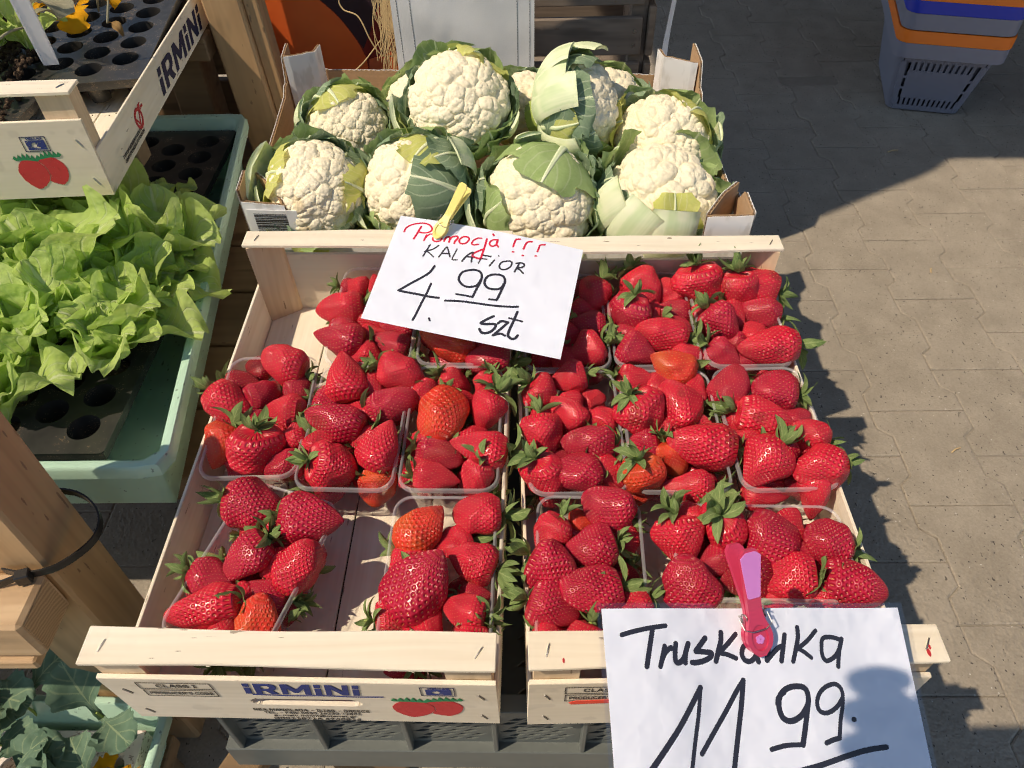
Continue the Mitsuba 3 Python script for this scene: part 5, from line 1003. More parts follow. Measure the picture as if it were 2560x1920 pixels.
def cap_leaf(R, az, half, t0, t1, lift, seed, thick=0.0, nu=26, nv=13, flat=0.86, ruffle=1.5, tip=0.35):
    """A leaf hugging the head: runs from polar angle t0 (behind) to t1 (in front) at the azimuth az; half: half-width in metres."""
    rg = np.random.default_rng(seed); u = np.linspace(0, 1, nu); q = np.linspace(-1, 1, nv)
    wid = half * (0.42 + 0.75 * np.sin(PI * np.clip(u * 0.86 + 0.06, 0, 1)) ** 0.9); wid *= 1 - tip * u ** 4
    a0, a1 = rg.uniform(0, 6.28, 2); P = np.zeros((nu, nv, 3)); uv = np.zeros((nu, nv, 2))
    for i, t in enumerate(u):
        th = math.radians(t0 + (t1 - t0) * t)
        for j, w in enumerate(q):
            ed = 1 + 0.10 * ruffle * abs(w) ** 6 * (math.sin(23 * t + a0) + 0.6 * math.sin(51 * t + a1))
            s = w * wid[i] * ed / R
            c = np.array([math.cos(az) * math.sin(th), math.sin(az) * math.sin(th), math.cos(th)])
            sd = np.array([-math.sin(az), math.cos(az), 0])
            d = c * math.cos(s) + sd * math.sin(s)
            wave = 0.055 * ruffle * abs(w) ** 1.5 * math.sin(9 * t + a0 + 2.1 * np.sign(w)) + 0.04 * ruffle * math.sin(5 * t + 3 * w + a1) * t + 0.018 * math.sin(17 * t + 11 * w + a1)
            rr = R * (1.04 + lift * t ** 1.3 + wave - 0.05 * (1 - abs(w)) * (thick == 0))
            P[i, j] = d * rr * np.array([1, 1, flat]); uv[i, j] = (w, t)
    V, F = gridmesh(P)
    return (V, F), uv.reshape(-1, 2), P
def rib_mesh(P, w0, th):
    """Fleshy midrib along the middle of a leaf grid: a flattened tapering tube."""
    mid = P.shape[1] // 2; c = P[:, mid]; n = len(c); t = np.linspace(0, 1, n); rings = []
    for i in range(n):
        sd = unit(P[i, mid + 1] - P[i, mid - 1]); tg = unit(c[min(i + 1, n - 1)] - c[max(i - 1, 0)]); nm = np.cross(tg, sd)
        if nm @ c[i] < 0: nm = -nm
        w = w0 * (1 - 0.86 * t[i] ** 0.8); h = th * (1 - 0.8 * t[i] ** 0.8); a = np.arange(10) / 10 * 2 * PI
        rings.append(c[i] + nm * h * 0.35 + (np.cos(a)[:, None] * sd * w + np.sin(a)[:, None] * nm * h))
    Q = np.stack(rings, 0); V, F = gridmesh(np.concatenate([Q, Q[:, :1]], 1))
    uv = np.stack(np.meshgrid(t, np.linspace(0, 1, 11), indexing='ij')[::-1], -1).reshape(-1, 2)
    return (V, F), uv
def stalk_mesh(R, az, half, t0, t1, lift, seed, th=0.006, flat=0.86):
    """A thick leaf stalk cut off short: a broad fleshy plate, concave on the inside."""
    rg = np.random.default_rng(seed); nu, nv = 18, 11; rows = []
    for side in (1, -1):
        P = np.zeros((nu, nv, 3))
        for i, t in enumerate(np.linspace(0, 1, nu)):
            tt = math.radians(t0 + (t1 - t0) * t)
            for j, w in enumerate(np.linspace(-1, 1, nv)):
                s = w * half * (1 - 0.28 * t) / R
                c = np.array([math.cos(az) * math.sin(tt), math.sin(az) * math.sin(tt), math.cos(tt)]); sd = np.array([-math.sin(az), math.cos(az), 0])
                d = c * math.cos(s) + sd * math.sin(s)
                hh = th * (1 - w * w) ** 0.5 * (1 - 0.35 * t)
                rr = R * (1.05 + lift * t ** 1.4) + (hh * 0.9 if side > 0 else -hh * 0.25) + 0.0012 * math.sin(9 * t + seed) * w
                P[i, j] = d * rr * np.array([1, 1, flat])
        rows.append(P)
    Q = np.concatenate([rows[0], rows[1][:, ::-1]], 1); Q = np.concatenate([Q, Q[:, :1]], 1)
    V, F = gridmesh(Q); uv = np.stack(np.meshgrid(np.linspace(0, 1, nu), np.linspace(-1, 1, Q.shape[1]), indexing='ij')[::-1], -1).reshape(-1, 2)
    n = Q.shape[1]; c = len(V); V = np.vstack([V, Q[-1].mean(0), Q[0].mean(0)]); uv = np.vstack([uv, [0, 1], [0, 0]])
    F3 = np.vstack([F[:, [0, 1, 2]], F[:, [0, 2, 3]], [[(nu - 1) * n + j, (nu - 1) * n + j + 1, c] for j in range(n - 1)], [[j + 1, j, c + 1] for j in range(n - 1)]])
    return (V, F3), uv
def cauliflower(label, P, R, axis, leaves, seed, lod=5, group='cauliflowers in the cardboard box'):
    """leaves: (kind, azimuth in degrees seen from the camera: 0 right, 90 up, half width, t0, t1, lift)."""
    k = thing('cauliflower', label, 'cauliflower', group); R = R * 1.06
    rg = np.random.default_rng(900 + seed)
    leaves = [(kd, az, hf * (1.32 if kd != 'k' else 1.15), t0, t1 - (6 if kd != 'k' else 0), lf_ + 0.03) for kd, az, hf, t0, t1, lf_ in leaves]
    leaves += [(('g', 'm', 'm', 'k', 'y', 'm')[q % 6], 360 / 6 * q + float(rg.uniform(-20, 20)), float(rg.uniform(0.034, 0.046)), 150, float(rg.uniform(66, 86)), float(rg.uniform(0.16, 0.34))) for q in range(6)]
    z = unit(axis); x = unit(RIGHT - z * (RIGHT @ z)); m = mat(x, np.cross(z, x), z, P)
    part(k, 'curd', shape(curd_mesh(R, seed, lod), 'curd', True), m)
    part(k, 'stump', shape(tube(np.array([[0, 0, -R * 0.5], [0, 0, -R * 0.95], [0, 0, -R * 1.12]]), [R * .5, R * .42, R * .4], 14), 'stalk', 40) if False else shape(tube(np.array([[0, 0, -R * 0.5], [0, 0, -R * 0.95], [0, 0, -R * 1.12]]), [R * .5, R * .42, R * .4], 14), 'stub'), m)
    for i, (kd, az, half, t0, t1, lift) in enumerate(leaves):
        az_ = math.radians(az); sd = seed * 31 + i
        if kd == 'k':
            ms, uv = stalk_mesh(R, az_, half, t0, t1, lift, sd)
            part(k, 'cut_stalk', shape(ms, 'stalk', True, uv=uv), m)
        else:
            ms, uv, G = cap_leaf(R, az_, half, t0, t1, lift, sd)
            lf = part(k, 'leaf', shape(ms, {'g': 'leaf_green', 'm': 'leaf_mid', 'y': 'leaf_yellow'}[kd], True, uv=uv), m)
            rm, ruv = rib_mesh(G, 0.14 * half + 0.0012, 0.0022 + 0.03 * half)
            part(lf, 'midrib', shape(rm, 'stalk', True, uv=ruv), m)
    return k
BK = -FWD
def up_(a, b=0.0): return unit(BK + a * np.array([0, 0, 1.0]) + b * RIGHT)
cauliflower('cauliflower at the front left of the box with yellow leaves on both sides', (-0.2410, 0.592, 0.4870), 0.0567, up_(0.1, 0.05),
    [('y', 165, 0.030, 130, 38, 0.02), ('y', -5, 0.026, 125, 45, 0.05), ('g', 210, 0.034, 140, 75, 0.12), ('g', 95, 0.030, 140, 70, 0.10), ('g', 55, 0.028, 130, 72, 0.10), ('g', -45, 0.028, 140, 72, 0.10), ('g', -100, 0.030, 140, 70, 0.10), ('k', 195, 0.013, 140, 62, 0.16)], 1, 6)
cauliflower('cauliflower at the back left of the box under a broad yellow leaf', (-0.2210, 0.722, 0.4990), 0.0512, up_(0.1, 0.2),
    [('y', 120, 0.036, 135, 25, 0.03), ('g', 140, 0.030, 140, 55, 0.10), ('k', 170, 0.015, 140, 55, 0.22), ('g', 20, 0.026, 140, 70, 0.08), ('m', -20, 0.026, 140, 72, 0.08), ('g', -80, 0.030, 140, 62, 0.06), ('m', 75, 0.024, 140, 62, 0.16), ('k', 215, 0.016, 140, 60, 0.20), ('g', 195, 0.03, 140, 58, 0.18)], 2, 6)
cauliflower('small cauliflower showing between the back left head and the big top head', (-0.125, 0.775, 0.495), 0.0514, up_(0.2, -0.1),
    [('m', 170, 0.024, 135, 58, 0.08), ('g', 60, 0.026, 140, 60, 0.08), ('y', 10, 0.022, 140, 50, 0.05)], 3)
cauliflower('largest cauliflower standing on top at the middle of the box', (-0.0650, 0.7, 0.5440), 0.0602, up_(0.15, 0.0),
    [('m', 100, 0.030, 140, 72, 0.04), ('y', 65, 0.026, 130, 50, 0.03), ('g', 165, 0.030, 140, 82, 0.06), ('g', 140, 0.026, 140, 80, 0.06), ('g', -15, 0.034, 140, 80, 0.14), ('k', -25, 0.014, 140, 72, 0.22), ('m', -50, 0.030, 135, 70, 0.10), ('g', -100, 0.036, 140, 62, 0.06), ('g', 205, 0.03, 140, 78, 0.10)], 4, 6)
cauliflower('front cauliflower half covered by a veined dark green leaf and a yellow leaf', (-0.118, 0.596, 0.484), 0.0599, up_(0.1, -0.15),
    [('y', 60, 0.034, 130, 22, 0.03), ('g', -12, 0.039, 135, 14, 0.12), ('g', 30, 0.036, 140, 40, 0.18), ('k', 25, 0.017, 140, 48, 0.36), ('y', 185, 0.024, 135, 68, 0.08), ('m', 235, 0.026, 140, 62, 0.08), ('g', -95, 0.03, 140, 62, 0.10), ('g', 100, 0.03, 140, 66, 0.08)], 5, 6)
cauliflower('front cauliflower crossed by a ragged green leaf with a thick pale rib', (0.0350, 0.582, 0.4720), 0.0658, up_(0.1, 0.0),
    [('m', 62, 0.050, 130, 8, 0.08), ('m', 200, 0.034, 135, 42, 0.08), ('g', 165, 0.028, 140, 62, 0.14), ('g', 15, 0.030, 140, 62, 0.12), ('k', 100, 0.016, 140, 56, 0.14), ('g', -15, 0.028, 140, 68, 0.12)], 6, 6)
cauliflower('cauliflower lying on its side with broad pale stalks turned to the left', (0.0880, 0.7, 0.5360), 0.0556, unit(np.array([0.92, -0.32, 0.42])),
    [('k', 115, 0.021, 145, 48, 0.30), ('k', 190, 0.020, 145, 62, 0.24), ('g', 130, 0.034, 140, 50, 0.16), ('g', 200, 0.038, 140, 50, 0.14), ('g', 245, 0.034, 140, 60, 0.14), ('k', 250, 0.019, 145, 75, 0.26), ('y', 75, 0.024, 135, 62, 0.06), ('m', 290, 0.03, 140, 60, 0.10), ('k', 150, 0.016, 145, 70, 0.34)], 7, 5)
cauliflower('small cauliflower showing between the big top head and the one on its side', (0.022, 0.785, 0.492), 0.0471, up_(0.2, 0.0),
    [('g', 90, 0.024, 140, 66, 0.08), ('m', 0, 0.022, 140, 70, 0.08)], 8)
cauliflower('cauliflower at the back right of the box with a yellow leaf on its right', (0.1990, 0.69, 0.4880), 0.0599, up_(0.25, 0.05),
    [('y', 40, 0.034, 135, 38, 0.05), ('k', 5, 0.014, 140, 66, 0.16), ('y', 165, 0.030, 135, 62, 0.14), ('g', -30, 0.03, 140, 62, 0.10), ('g', 100, 0.026, 140, 74, 0.04)], 9, 6)
cauliflower('front right cauliflower rising out of thick cut pale stalks', (0.1880, 0.592, 0.4640), 0.0671, up_(0.3, 0.12),
    [('k', 196, 0.020, 150, 42, 0.30), ('k', 228, 0.022, 150, 32, 0.32), ('k', 268, 0.025, 150, 26, 0.30), ('g', 215, 0.036, 140, 48, 0.14), ('g', 250, 0.040, 140, 40, 0.12), ('y', 272, 0.027, 120, 18, 0.05), ('g', 300, 0.036, 140, 56, 0.14), ('k', 318, 0.017, 150, 62, 0.26), ('g', 170, 0.026, 140, 62, 0.14), ('m', 20, 0.026, 140, 72, 0.08), ('k', 340, 0.015, 150, 70, 0.20)], 10, 6)
cauliflower('small cauliflower peeping out at the back wall right of the one on its side', (0.135, 0.775, 0.502), 0.0449, up_(0.2, 0.0),
    [('m', 130, 0.024, 140, 52, 0.10), ('y', 200, 0.022, 140, 60, 0.05)], 11)

# ---------------------------------------------------------------- things behind the box
k = thing('printed_board', 'glossy printed board with a big orange-red vegetable on dark ground behind the box', 'poster')
BP = mat((1, 0, 0), (0, 0, 1), (0, -1, 0), (0, 1.03, 0))
part(k, 'panel', shape(cube(-0.395, 0.02, 1.03, 1.034, 0.30, 0.95, 0.0006), 'print_maroon'))
def curvepoly(pts, n=60): return Polygon(curve(pts, n)).buffer(0)
part(k, 'printed_vegetable', shape(extr(Polygon(np.vstack([curve([(-0.345, 0.60), (-0.302, 0.555), (-0.282, 0.535), (-0.267, 0.515), (-0.253, 0.491), (-0.244, 0.468), (-0.241, 0.447), (-0.238, 0.32)], 30), [(-0.39, 0.32), (-0.39, 0.72), (-0.36, 0.72)]])), 0.0006), 'print_orange'), BP)
part(k, 'printed_backdrop', shape(extr(Polygon([(-0.35, 0.72), (-0.17, 0.72), (-0.18, 0.60), (-0.200, 0.553), (-0.215, 0.536), (-0.229, 0.504), (-0.2435, 0.478), (-0.252, 0.492), (-0.266, 0.516), (-0.281, 0.536), (-0.301, 0.556), (-0.343, 0.601)]), 0.0004), 'print_plum'), BP)  # dark purple background of the print
part(k, 'printed_band', shape(extr(Polygon([(-0.237, 0.460), (-0.15, 0.484), (-0.15, 0.32), (-0.236, 0.32), (-0.239, 0.447)]), 0.0005), 'print_coral'), BP)
k = thing('jute_twine', 'frayed bundle of jute twine hanging beside the grey cloth', 'twine')
rt = np.random.default_rng(9); st = []
for i in range(60):
    x = -0.188 + rt.normal(0, 0.007); z1 = rt.uniform(0.44, 0.52)
    st.append(tube(curve([(x, 0.985, 0.70), (x + rt.normal(0, .004), 0.98, 0.60), (x + rt.normal(0, .007), 0.978, 0.54), (x + rt.normal(0, .013), 0.975, z1)], 12), 0.0007, 4))
part(k, 'strands', shape(cat(st), 'twine', 60))
part(k, 'loose_strand', shape(tube(curve([(-0.245, 1.0, 0.62), (-0.262, 0.995, 0.575), (-0.258, 0.99, 0.555), (-0.235, 0.985, 0.545), (-0.220, 0.98, 0.51), (-0.205, 0.98, 0.487), (-0.18, 0.985, 0.485)], 40), 0.0013, 5), 'twine', True))
part(k, 'loose_strand', shape(tube(curve([(-0.195, 0.985, 0.52), (-0.215, 0.98, 0.50), (-0.24, 0.975, 0.475), (-0.275, 0.97, 0.45)], 24), 0.0012, 5), 'twine', True))
k = thing('hanging_cloth', 'light grey stitched cloth hanging behind the cauliflowers', 'cloth')
nx, nz = 60, 40; X, Zc = np.meshgrid(np.linspace(-0.178, 0.036, nx), np.linspace(0.36, 0.74, nz), indexing='ij')
cy = lambda X, Z: 0.955 + 0.004 * (meshkit.fbm(np.stack([X * 14, Z * 9, X * 0], -1), 3, 5) - 0.5) * 2.2 + 0.0022 * np.sin((Z * 60 + X * 24)) * np.exp(-((X + 0.09) / 0.06) ** 2)
part(k, 'fabric', shape(gridmesh(np.stack([X, cy(X, Zc), Zc], -1)), 'cloth', True))
for x in (-0.170, -0.150, 0.010, 0.029):
    seg = []
    for z in np.arange(0.38, 0.72, 0.0042):
        seg.append(tube(np.array([[x + 0.02 * (0.6 - z) * (x < -.1) , float(cy(np.array(x), np.array(z))) - 0.0006, z], [x + 0.02 * (0.6 - z) * (x < -.1), float(cy(np.array(x), np.array(z))) - 0.0006, z + 0.0030]]), 0.0004, 4))
    part(k, 'seam', shape(cat(seg), 'thread'))
k = thing('old_wooden_crate', 'dark weathered slatted crate behind the right side of the cauliflower box', 'crate')
oc = tr(0.02, 1.02, 0.0) @ rz(-0.02)
for z0, z1, t in ((0.36, 0.452, -0.004), (0.463, 0.522, 0.012), (0.541, 0.61, 0.016), (0.62, 0.70, 0.0)):
    pl = cube(-0.02, 0.190, 0.0, 0.012, z0, z1, 0.0015); pl.apply_transform(tr(0, 0, z0) @ ry(-t) @ tr(0, 0, -z0))
    s_ = part(k, 'slat', shape(pl, 'old_wood'), oc)
    for z in (z0 + 0.018, z1 - 0.018): part(s_, 'nail', shape(trimesh.creation.cylinder(0.0028, 0.002, sections=10, transform=tr(0.178, -0.0004, z) @ rx(PI / 2)), 'steel'), oc)
for x in (0.172,): part(k, 'corner_post', shape(cube(x, x + 0.026, 0.0125, 0.04, 0.3, 0.70, 0.0015), 'old_wood'), oc)
for z0, z1 in ((0.36, 0.45), (0.463, 0.54), (0.55, 0.70)): part(k, 'back_slat', shape(cube(-0.02, 0.205, 0.383, 0.395, z0 - 0.004, z1 + 0.007, 0.0015), 'old_wood'), oc)
for i_ in range(3): part(k, 'floor_slat', shape(cube(-0.02, 0.2, 0.02 + i_ * 0.12, 0.135 + i_ * 0.12, 0.345, 0.356, 0.0015), 'old_wood'), oc)
for z0, z1 in ((0.36, 0.45), (0.463, 0.54), (0.55, 0.62)): part(k, 'side_slat', shape(cube(0.1985, 0.210, 0.002, 0.38, z0, z1, 0.0015), 'old_wood'), oc)
k = thing('paper_slip', 'narrow white paper hanging on the right edge of the old crate', 'paper')
t = np.linspace(0, 1, 24); Q = np.stack([np.stack([0.246 - 0.006 * t + 0.004 * np.sin(5 * t), 0.985 - 0.008 * t, 0.70 - 0.262 * t], -1), np.stack([0.268 - 0.010 * t + 0.004 * np.sin(5 * t + 0.5), 0.994 + 0.035 * (1 - t * 0.3), 0.70 - 0.245 * t], -1)], 1)
part(k, 'sheet', shape(gridmesh(Q), 'white_liner', True))
# ---------------------------------------------------------------- the stand on the left
def beam(label, name, x0, x1, y0, y1, z0, z1, m, lean=None, group=None):
    k = thing(name, label, name.split('_')[-1], group)
    g_ = cube(x0, x1, y0, y1, z0, z1, 0.0035)
    if lean is not None: g_.apply_transform(lean)
    put(k, shape(g_, m)); return k
beam('brown wooden post of the plant stand with a black cable tie round it', 'wooden_post', -0.476, -0.400, 0.102, 0.166, 0.0, 0.66, 'pine_z')
k = thing('wooden_beam', 'sawn wooden beam end sticking out below the post with the cable tie', 'beam')
put(k, shape(cube(-1.3, -0.404, 0.048, 0.1010, 0.366, 0.421, 0.0035), 'pine_x'))
part(k, 'end_face', shape(cube(-0.4045, -0.4032, 0.053, 0.0960, 0.371, 0.416, 0.0004), 'end_grain'))
k = thing('wooden_plank', 'thin wooden plank under the sawn beam at the left', 'plank')
put(k, shape(cube(-1.3, -0.416, 0.044, 0.10, 0.350, 0.3640, 0.002), 'pine_x'))
beam('tall rough wooden post behind the mint tray and beside the cauliflower box', 'wooden_post', -0.441, -0.384, 0.93, 0.985, 0.0, 0.85, 'pine_z', tr(-0.43, 0.95, 0.4) @ ry(-0.05) @ tr(0.43, -0.95, -0.4))
part('wooden_post_001', 'side_strip', shape(moved(cube(-0.3835, -0.362, 0.94, 0.978, 0.0, 0.60, 0.002), tr(-0.43, 0.95, 0.4) @ ry(-0.05) @ tr(0.43, -0.95, -0.4)), 'pine_z'))
kp = thing('plank_rack', 'dark wooden boards forming the shelf and back of the plant stand', 'shelf')
for i in range(7): part(kp, 'plank', shape(cube(-1.3, -0.345 + 0.004 * (i % 2), 0.275 + i * 0.11, 0.380 + i * 0.11, 0.30, 0.318, 0.002), 'board'))
for i, z in enumerate((0.33, 0.43, 0.53)): part(kp, 'back_board', shape(cube(-1.3, -0.30, 1.045, 1.063, z, z + 0.09, 0.002), 'board'))
for y in (0.62, 0.93): part(kp, 'bearer', shape(cube(-1.25, -0.462, y, y + 0.035, 0.503, 0.5385, 0.002), 'board'))
for y in (0.60, 0.91): part(kp, 'leg', shape(cube(-1.25, -1.20, y, y + 0.06, 0.0, 0.5025, 0.003), 'board'))
part(kp, 'lower_shelf', shape(cube(-1.0, -0.40, -0.28, 0.08, 0.055, 0.0805, 0.002), 'board'))
for x in (-0.98, -0.46): part(kp, 'lower_leg', shape(cube(x, x + 0.05, -0.27, 0.07, 0.0, 0.0545, 0.002), 'board'))
for x in (-1.2, -0.56): part(kp, 'leg', shape(cube(x, x + 0.06, 0.98, 1.04, 0.0, 0.62, 0.003), 'board'))
part(kp, 'rail', shape(cube(-1.3, -0.37, 0.30, 0.34, 0.24, 0.2995, 0.002), 'board'))
k = thing('cable_tie', 'black plastic cable tie looped loosely round the brown wooden post', 'cable tie')
path = curve([(-0.436, 0.0985, 0.426), (-0.411, 0.094, 0.428), (-0.388, 0.104, 0.426), (-0.369, 0.130, 0.426), (-0.373, 0.155, 0.430), (-0.397, 0.171, 0.438), (-0.440, 0.172, 0.442)], 40)
rings = []
for i, c in enumerate(path):
    tg = unit(path[min(i + 1, 39)] - path[max(i - 1, 0)]); nz = np.array([0, 0, 1.0]); sd = unit(np.cross(tg, nz)); up2 = np.cross(sd, tg)
    rings.append([c + up2 * 0.0042 + sd * 0.0008, c - up2 * 0.0042 + sd * 0.0008, c - up2 * 0.0042 - sd * 0.0008, c + up2 * 0.0042 - sd * 0.0008])
Q = np.array(rings); part(k, 'strap', shape(gridmesh(np.concatenate([Q, Q[:, :1]], 1)), 'black_tie'))
part(k, 'head', shape(moved(cube(-0.006, 0.006, -0.005, 0.005, -0.006, 0.006, 0.001), tr(-0.414, 0.091, 0.429) @ rz(0.3)), 'black_tie'))
part(k, 'tail', shape(moved(cube(-0.03, 0.0, -0.0008, 0.0008, -0.004, 0.004, 0.0003), tr(-0.418, 0.089, 0.431) @ rz(0.25) @ ry(-0.25)), 'black_tie'))

def basin(key, corners, zr, depth, mat_, wall=0.026, rimw=0.012):
    """A plastic tray: rounded rim, sloping walls, floor. corners: the rim's outline, anticlockwise."""
    P = Polygon(corners).buffer(-0.02).buffer(0.02, quad_segs=8)
    def ring(off, z):
        q = P.buffer(off, quad_segs=8); L = q.exterior; s = np.linspace(0, 1, 121)[:-1]
        c0 = np.array(P.centroid.coords[0]); pts = np.array(L.coords); a = np.arctan2(pts[:, 1] - c0[1], pts[:, 0] - c0[0])
        st = L.project(Point(c0[0] + 3, c0[1])); pp = np.array([L.interpolate((st + t * L.length) % L.length).coords[0] for t in s])
        return np.c_[pp, np.full(len(pp), z)]
    prof = [(0.0, zr - 0.016), (0.0005, zr - 0.003), (-0.002, zr), (-rimw + 0.002, zr), (-rimw, zr - 0.003), (-rimw - 0.004, zr - 0.018), (-rimw - 0.010, zr - 0.5 * depth), (-wall, zr - depth + 0.006), (-wall - 0.008, zr - depth)]
    R = np.stack([ring(o, z) for o, z in prof], 1)
    V, F = gridmesh(R, True); nP = R.shape[1]
    last = [i * nP + nP - 1 for i in range(len(R))]; V = np.vstack([V, R[:, -1].mean(0)])
    F3 = np.vstack([F[:, [0, 1, 2]], F[:, [0, 2, 3]], [[last[i], last[(i + 1) % len(R)], len(V) - 1] for i in range(len(R))]])
    part(key, 'rim_and_walls', shape(trimesh.Trimesh(V, F3, process=False), mat_, 50))
kt = thing('plastic_tray', 'mint green plastic tray holding the lettuce seedlings', 'tray')
def tilt(P, o=0.0): return P
basin(kt, [(-0.326, 0.203), (-0.418, 0.905), (-0.90, 0.90), (-0.90, 0.203)], 0.432, 0.10, 'mint_plastic')

def cell_tray(label, x0, y0, nx, ny, px, py, z, r, m=np.eye(4), depth=0.038, margin=0.012, soil=(), seed=0, droop=0.0):
    """Black sheet with staggered round cells; soil: cells that are filled."""
    k = thing('cell_tray', label, 'seedling tray')
    w, h = nx * px + 2 * margin, (ny + 0.5) * py + 2 * margin
    cen = [(margin + (i + 0.5) * px, margin + (j + 0.5 + 0.5 * (i % 2)) * py) for i in range(nx) for j in range(ny)]
    sheet_ = sbox(0, 0, w, h).buffer(-0.006).buffer(0.006).difference(union_all([Point(c).buffer(r, quad_segs=7) for c in cen]))
    sm = extr(sheet_, 0.0012); base = tr(x0, y0, z) @ m
    sm = sm.subdivide_to_size(0.03) if droop else sm
    if droop: sm.vertices[:, 2] -= droop * np.clip((w * 0.35 - sm.vertices[:, 0] * 0 - 0) * 0, 0, 1)
    part(k, 'sheet', shape(sm, 'black_plastic'), base)
    skirt = LineString([(0.0015, 0.0015), (w - 0.0015, 0.0015), (w - 0.0015, h - 0.0015), (0.0015, h - 0.0015), (0.0015, 0.0015)]).buffer(0.0006)
    part(k, 'skirt', shape(extr(skirt, 0.010, -0.0101), 'black_plastic'), base)
    n = 16; a = np.arange(n + 1) / n * 2 * PI; prof = [(r + 0.0002, 0.0010), (r * 0.97, -0.003), (r * 0.72, -depth), (0.001, -depth)]
    cup = shape(gridmesh(np.stack([np.stack([q * np.cos(a), q * np.sin(a), np.full(n + 1, zz)], -1) for q, zz in prof], 1)), 'black_plastic', 40)
    plug = meshkit
    rg = np.random.default_rng(seed)
    pm = trimesh.creation.icosphere(subdivisions=3, radius=r * 0.93); v = pm.vertices; v[:, 2] *= 0.28; v += (meshkit.fbm(v * 240, 3, 2) - 0.5)[:, None] * unit((0, 0, 1)) * 0.008; pm.vertices = v
    soil_d = shape(pm, 'soil', True)
    for i, c in enumerate(cen):
        ck = part(k, 'cell', cup, base @ tr(c[0], c[1], 0))
        if soil == 'all' or i in soil: part(ck, 'soil', soil_d, base @ tr(c[0], c[1], -0.004 - float(rg.uniform(0, 0.004))) @ rz(float(rg.uniform(0, 6))))
    return k, [ap(base, [(c[0], c[1], 0)])[0] for c in cen]

# ---------------------------------------------------------------- lettuce
def lettuce_leaf(seed, L=1.0, Wd=0.60, wavy=1.6):
    """Unit leaf: rises along z, leans out along x; broad blunt end with a wavy edge."""
    rg = np.random.default_rng(seed); nu, nv = 19, 15; t = np.linspace(0, 1, nu); q = np.linspace(-1, 1, nv)
    a0 = rg.uniform(1.15, 1.5); bend = rg.uniform(0.3, 1.35); roll_ = rg.uniform(0.15, 0.9)
    ang = a0 - bend * t ** 1.6; dx = np.cumsum(np.r_[0, np.cos(ang[:-1])]) / (nu - 1); dz = np.cumsum(np.r_[0, np.sin(ang[:-1])]) / (nu - 1)
    w = Wd * (0.13 + 0.40 * smooth_(t, 0.15, 0.62)) * np.sqrt(np.clip(1 - ((t - 0.66).clip(0) / 0.36) ** 2.6, 0.015, 1))
    ph = rg.uniform(0, 6.28, 4); fr = rg.uniform(6, 10); P = np.zeros((nu, nv, 3)); uv = np.zeros((nu, nv, 2)); tw = rg.uniform(-0.6, 0.6)
    for i in range(nu):
        nx_, nz_ = -math.sin(ang[i]), math.cos(ang[i])
        for j, s in enumerate(q):
            side = 1 if s > 0 else -1
            rf = wavy * t[i] * abs(s) ** 2.2 * (0.085 * math.sin(fr * t[i] * 2 + ph[0] + side * ph[1]) + 0.05 * math.sin(2.3 * fr * t[i] + ph[2] * side))
            cup_ = roll_ * w[i] * abs(s) ** 1.8 + 0.03 * math.sin(11 * t[i] + 5 * s + ph[3])
            y = s * w[i] * (1 - 0.25 * roll_ * abs(s)); h = rf + cup_ + tw * t[i] * s * w[i] * 0.5
            e = 1 + 0.05 * abs(s) ** 4 * math.sin(19 * t[i] + ph[1])
            P[i, j] = (dx[i] + nx_ * h, y * e, dz[i] + nz_ * h); uv[i, j] = (s, t[i])
    P += 0.045 * (np.stack([meshkit.fbm(P * 7 + 3 * seed + 9 * q_, 3, q_) for q_ in range(3)], -1) - 0.5) * smooth_(t, 0.2, 0.5)[:, None, None]
    return gridmesh(P), uv.reshape(-1, 2)
def smooth_(t, a, b):
    x = np.clip((t - a) / (b - a), 0, 1); return x * x * (3 - 2 * x)
LET = []
for s in range(16):
    ms, uv = lettuce_leaf(s); LET.append(shape(ms, 'lettuce', True, uv=uv))
rl = np.random.default_rng(21)
def lettuce(label, P, size, n, group='lettuce seedlings in the black cell tray', spread=1.0, leanv=(0, 0)):
    k = thing('lettuce_seedling', label, 'lettuce', group)
    m0 = tr(*P) @ ry(leanv[0]) @ rx(leanv[1])
    part(k, 'heart', shape(tube(np.array([[0, 0, -0.006], [0, 0, 0.004], [0.001, 0, 0.014]]), [0.004, 0.0045, 0.002], 8), 'stub', True), m0)
    for i in range(n):
        a = i * 2.4 + rl.uniform(-0.3, 0.3); inner = i / n
        part(k, 'leaf', LET[int(rl.integers(16))], m0 @ rz(a) @ tr(0.0015, 0, 0.002) @ ry(float(rl.uniform(0.0, 0.42)) * spread * (1.1 - inner * 0.8)) @ sc(size * float(rl.uniform(0.8, 1.12)) * (1.05 - 0.35 * inner)))
    return k
tk, cells = cell_tray('black seedling cell tray full of lettuces in the front of the mint tray', -0.80, 0.232, 9, 7, 0.0415, 0.0445, 0.418, 0.0165, soil=[i * 7 + j for i in range(9) for j in range(7) if not ((j < 1 and i not in (6,)) or (j == 1 and i not in (4, 5, 6)))], seed=3)
rowname = ['front', 'second', 'third', 'fourth', 'fifth', 'sixth', 'back']
nn = 0
for i in range(9):
    for j in range(7):
        c = cells[i * 7 + j]
        if (j < 1 and i not in (6,)) or (j == 1 and i not in (4, 5, 6)): continue
        if c[0] < -0.795: continue
        col_ = 9 - i
        lean = (0.25 if i >= 7 else 0.0, -0.25 if j <= 1 else (0.1 if j == 6 else 0.0))
        lettuce(f'light green lettuce seedling, {rowname[j]} row, {("nearest", "second", "third", "fourth", "fifth", "sixth", "seventh", "eighth", "ninth")[col_ - 1]} from the mint tray right rim', c, float(rl.uniform(0.086, 0.112)) * (1.25 if j >= 4 and i <= 6 else 1.0), int(rl.integers(8, 11)), spread=1.25 if i >= 7 or j <= 1 else 0.9, leanv=lean)
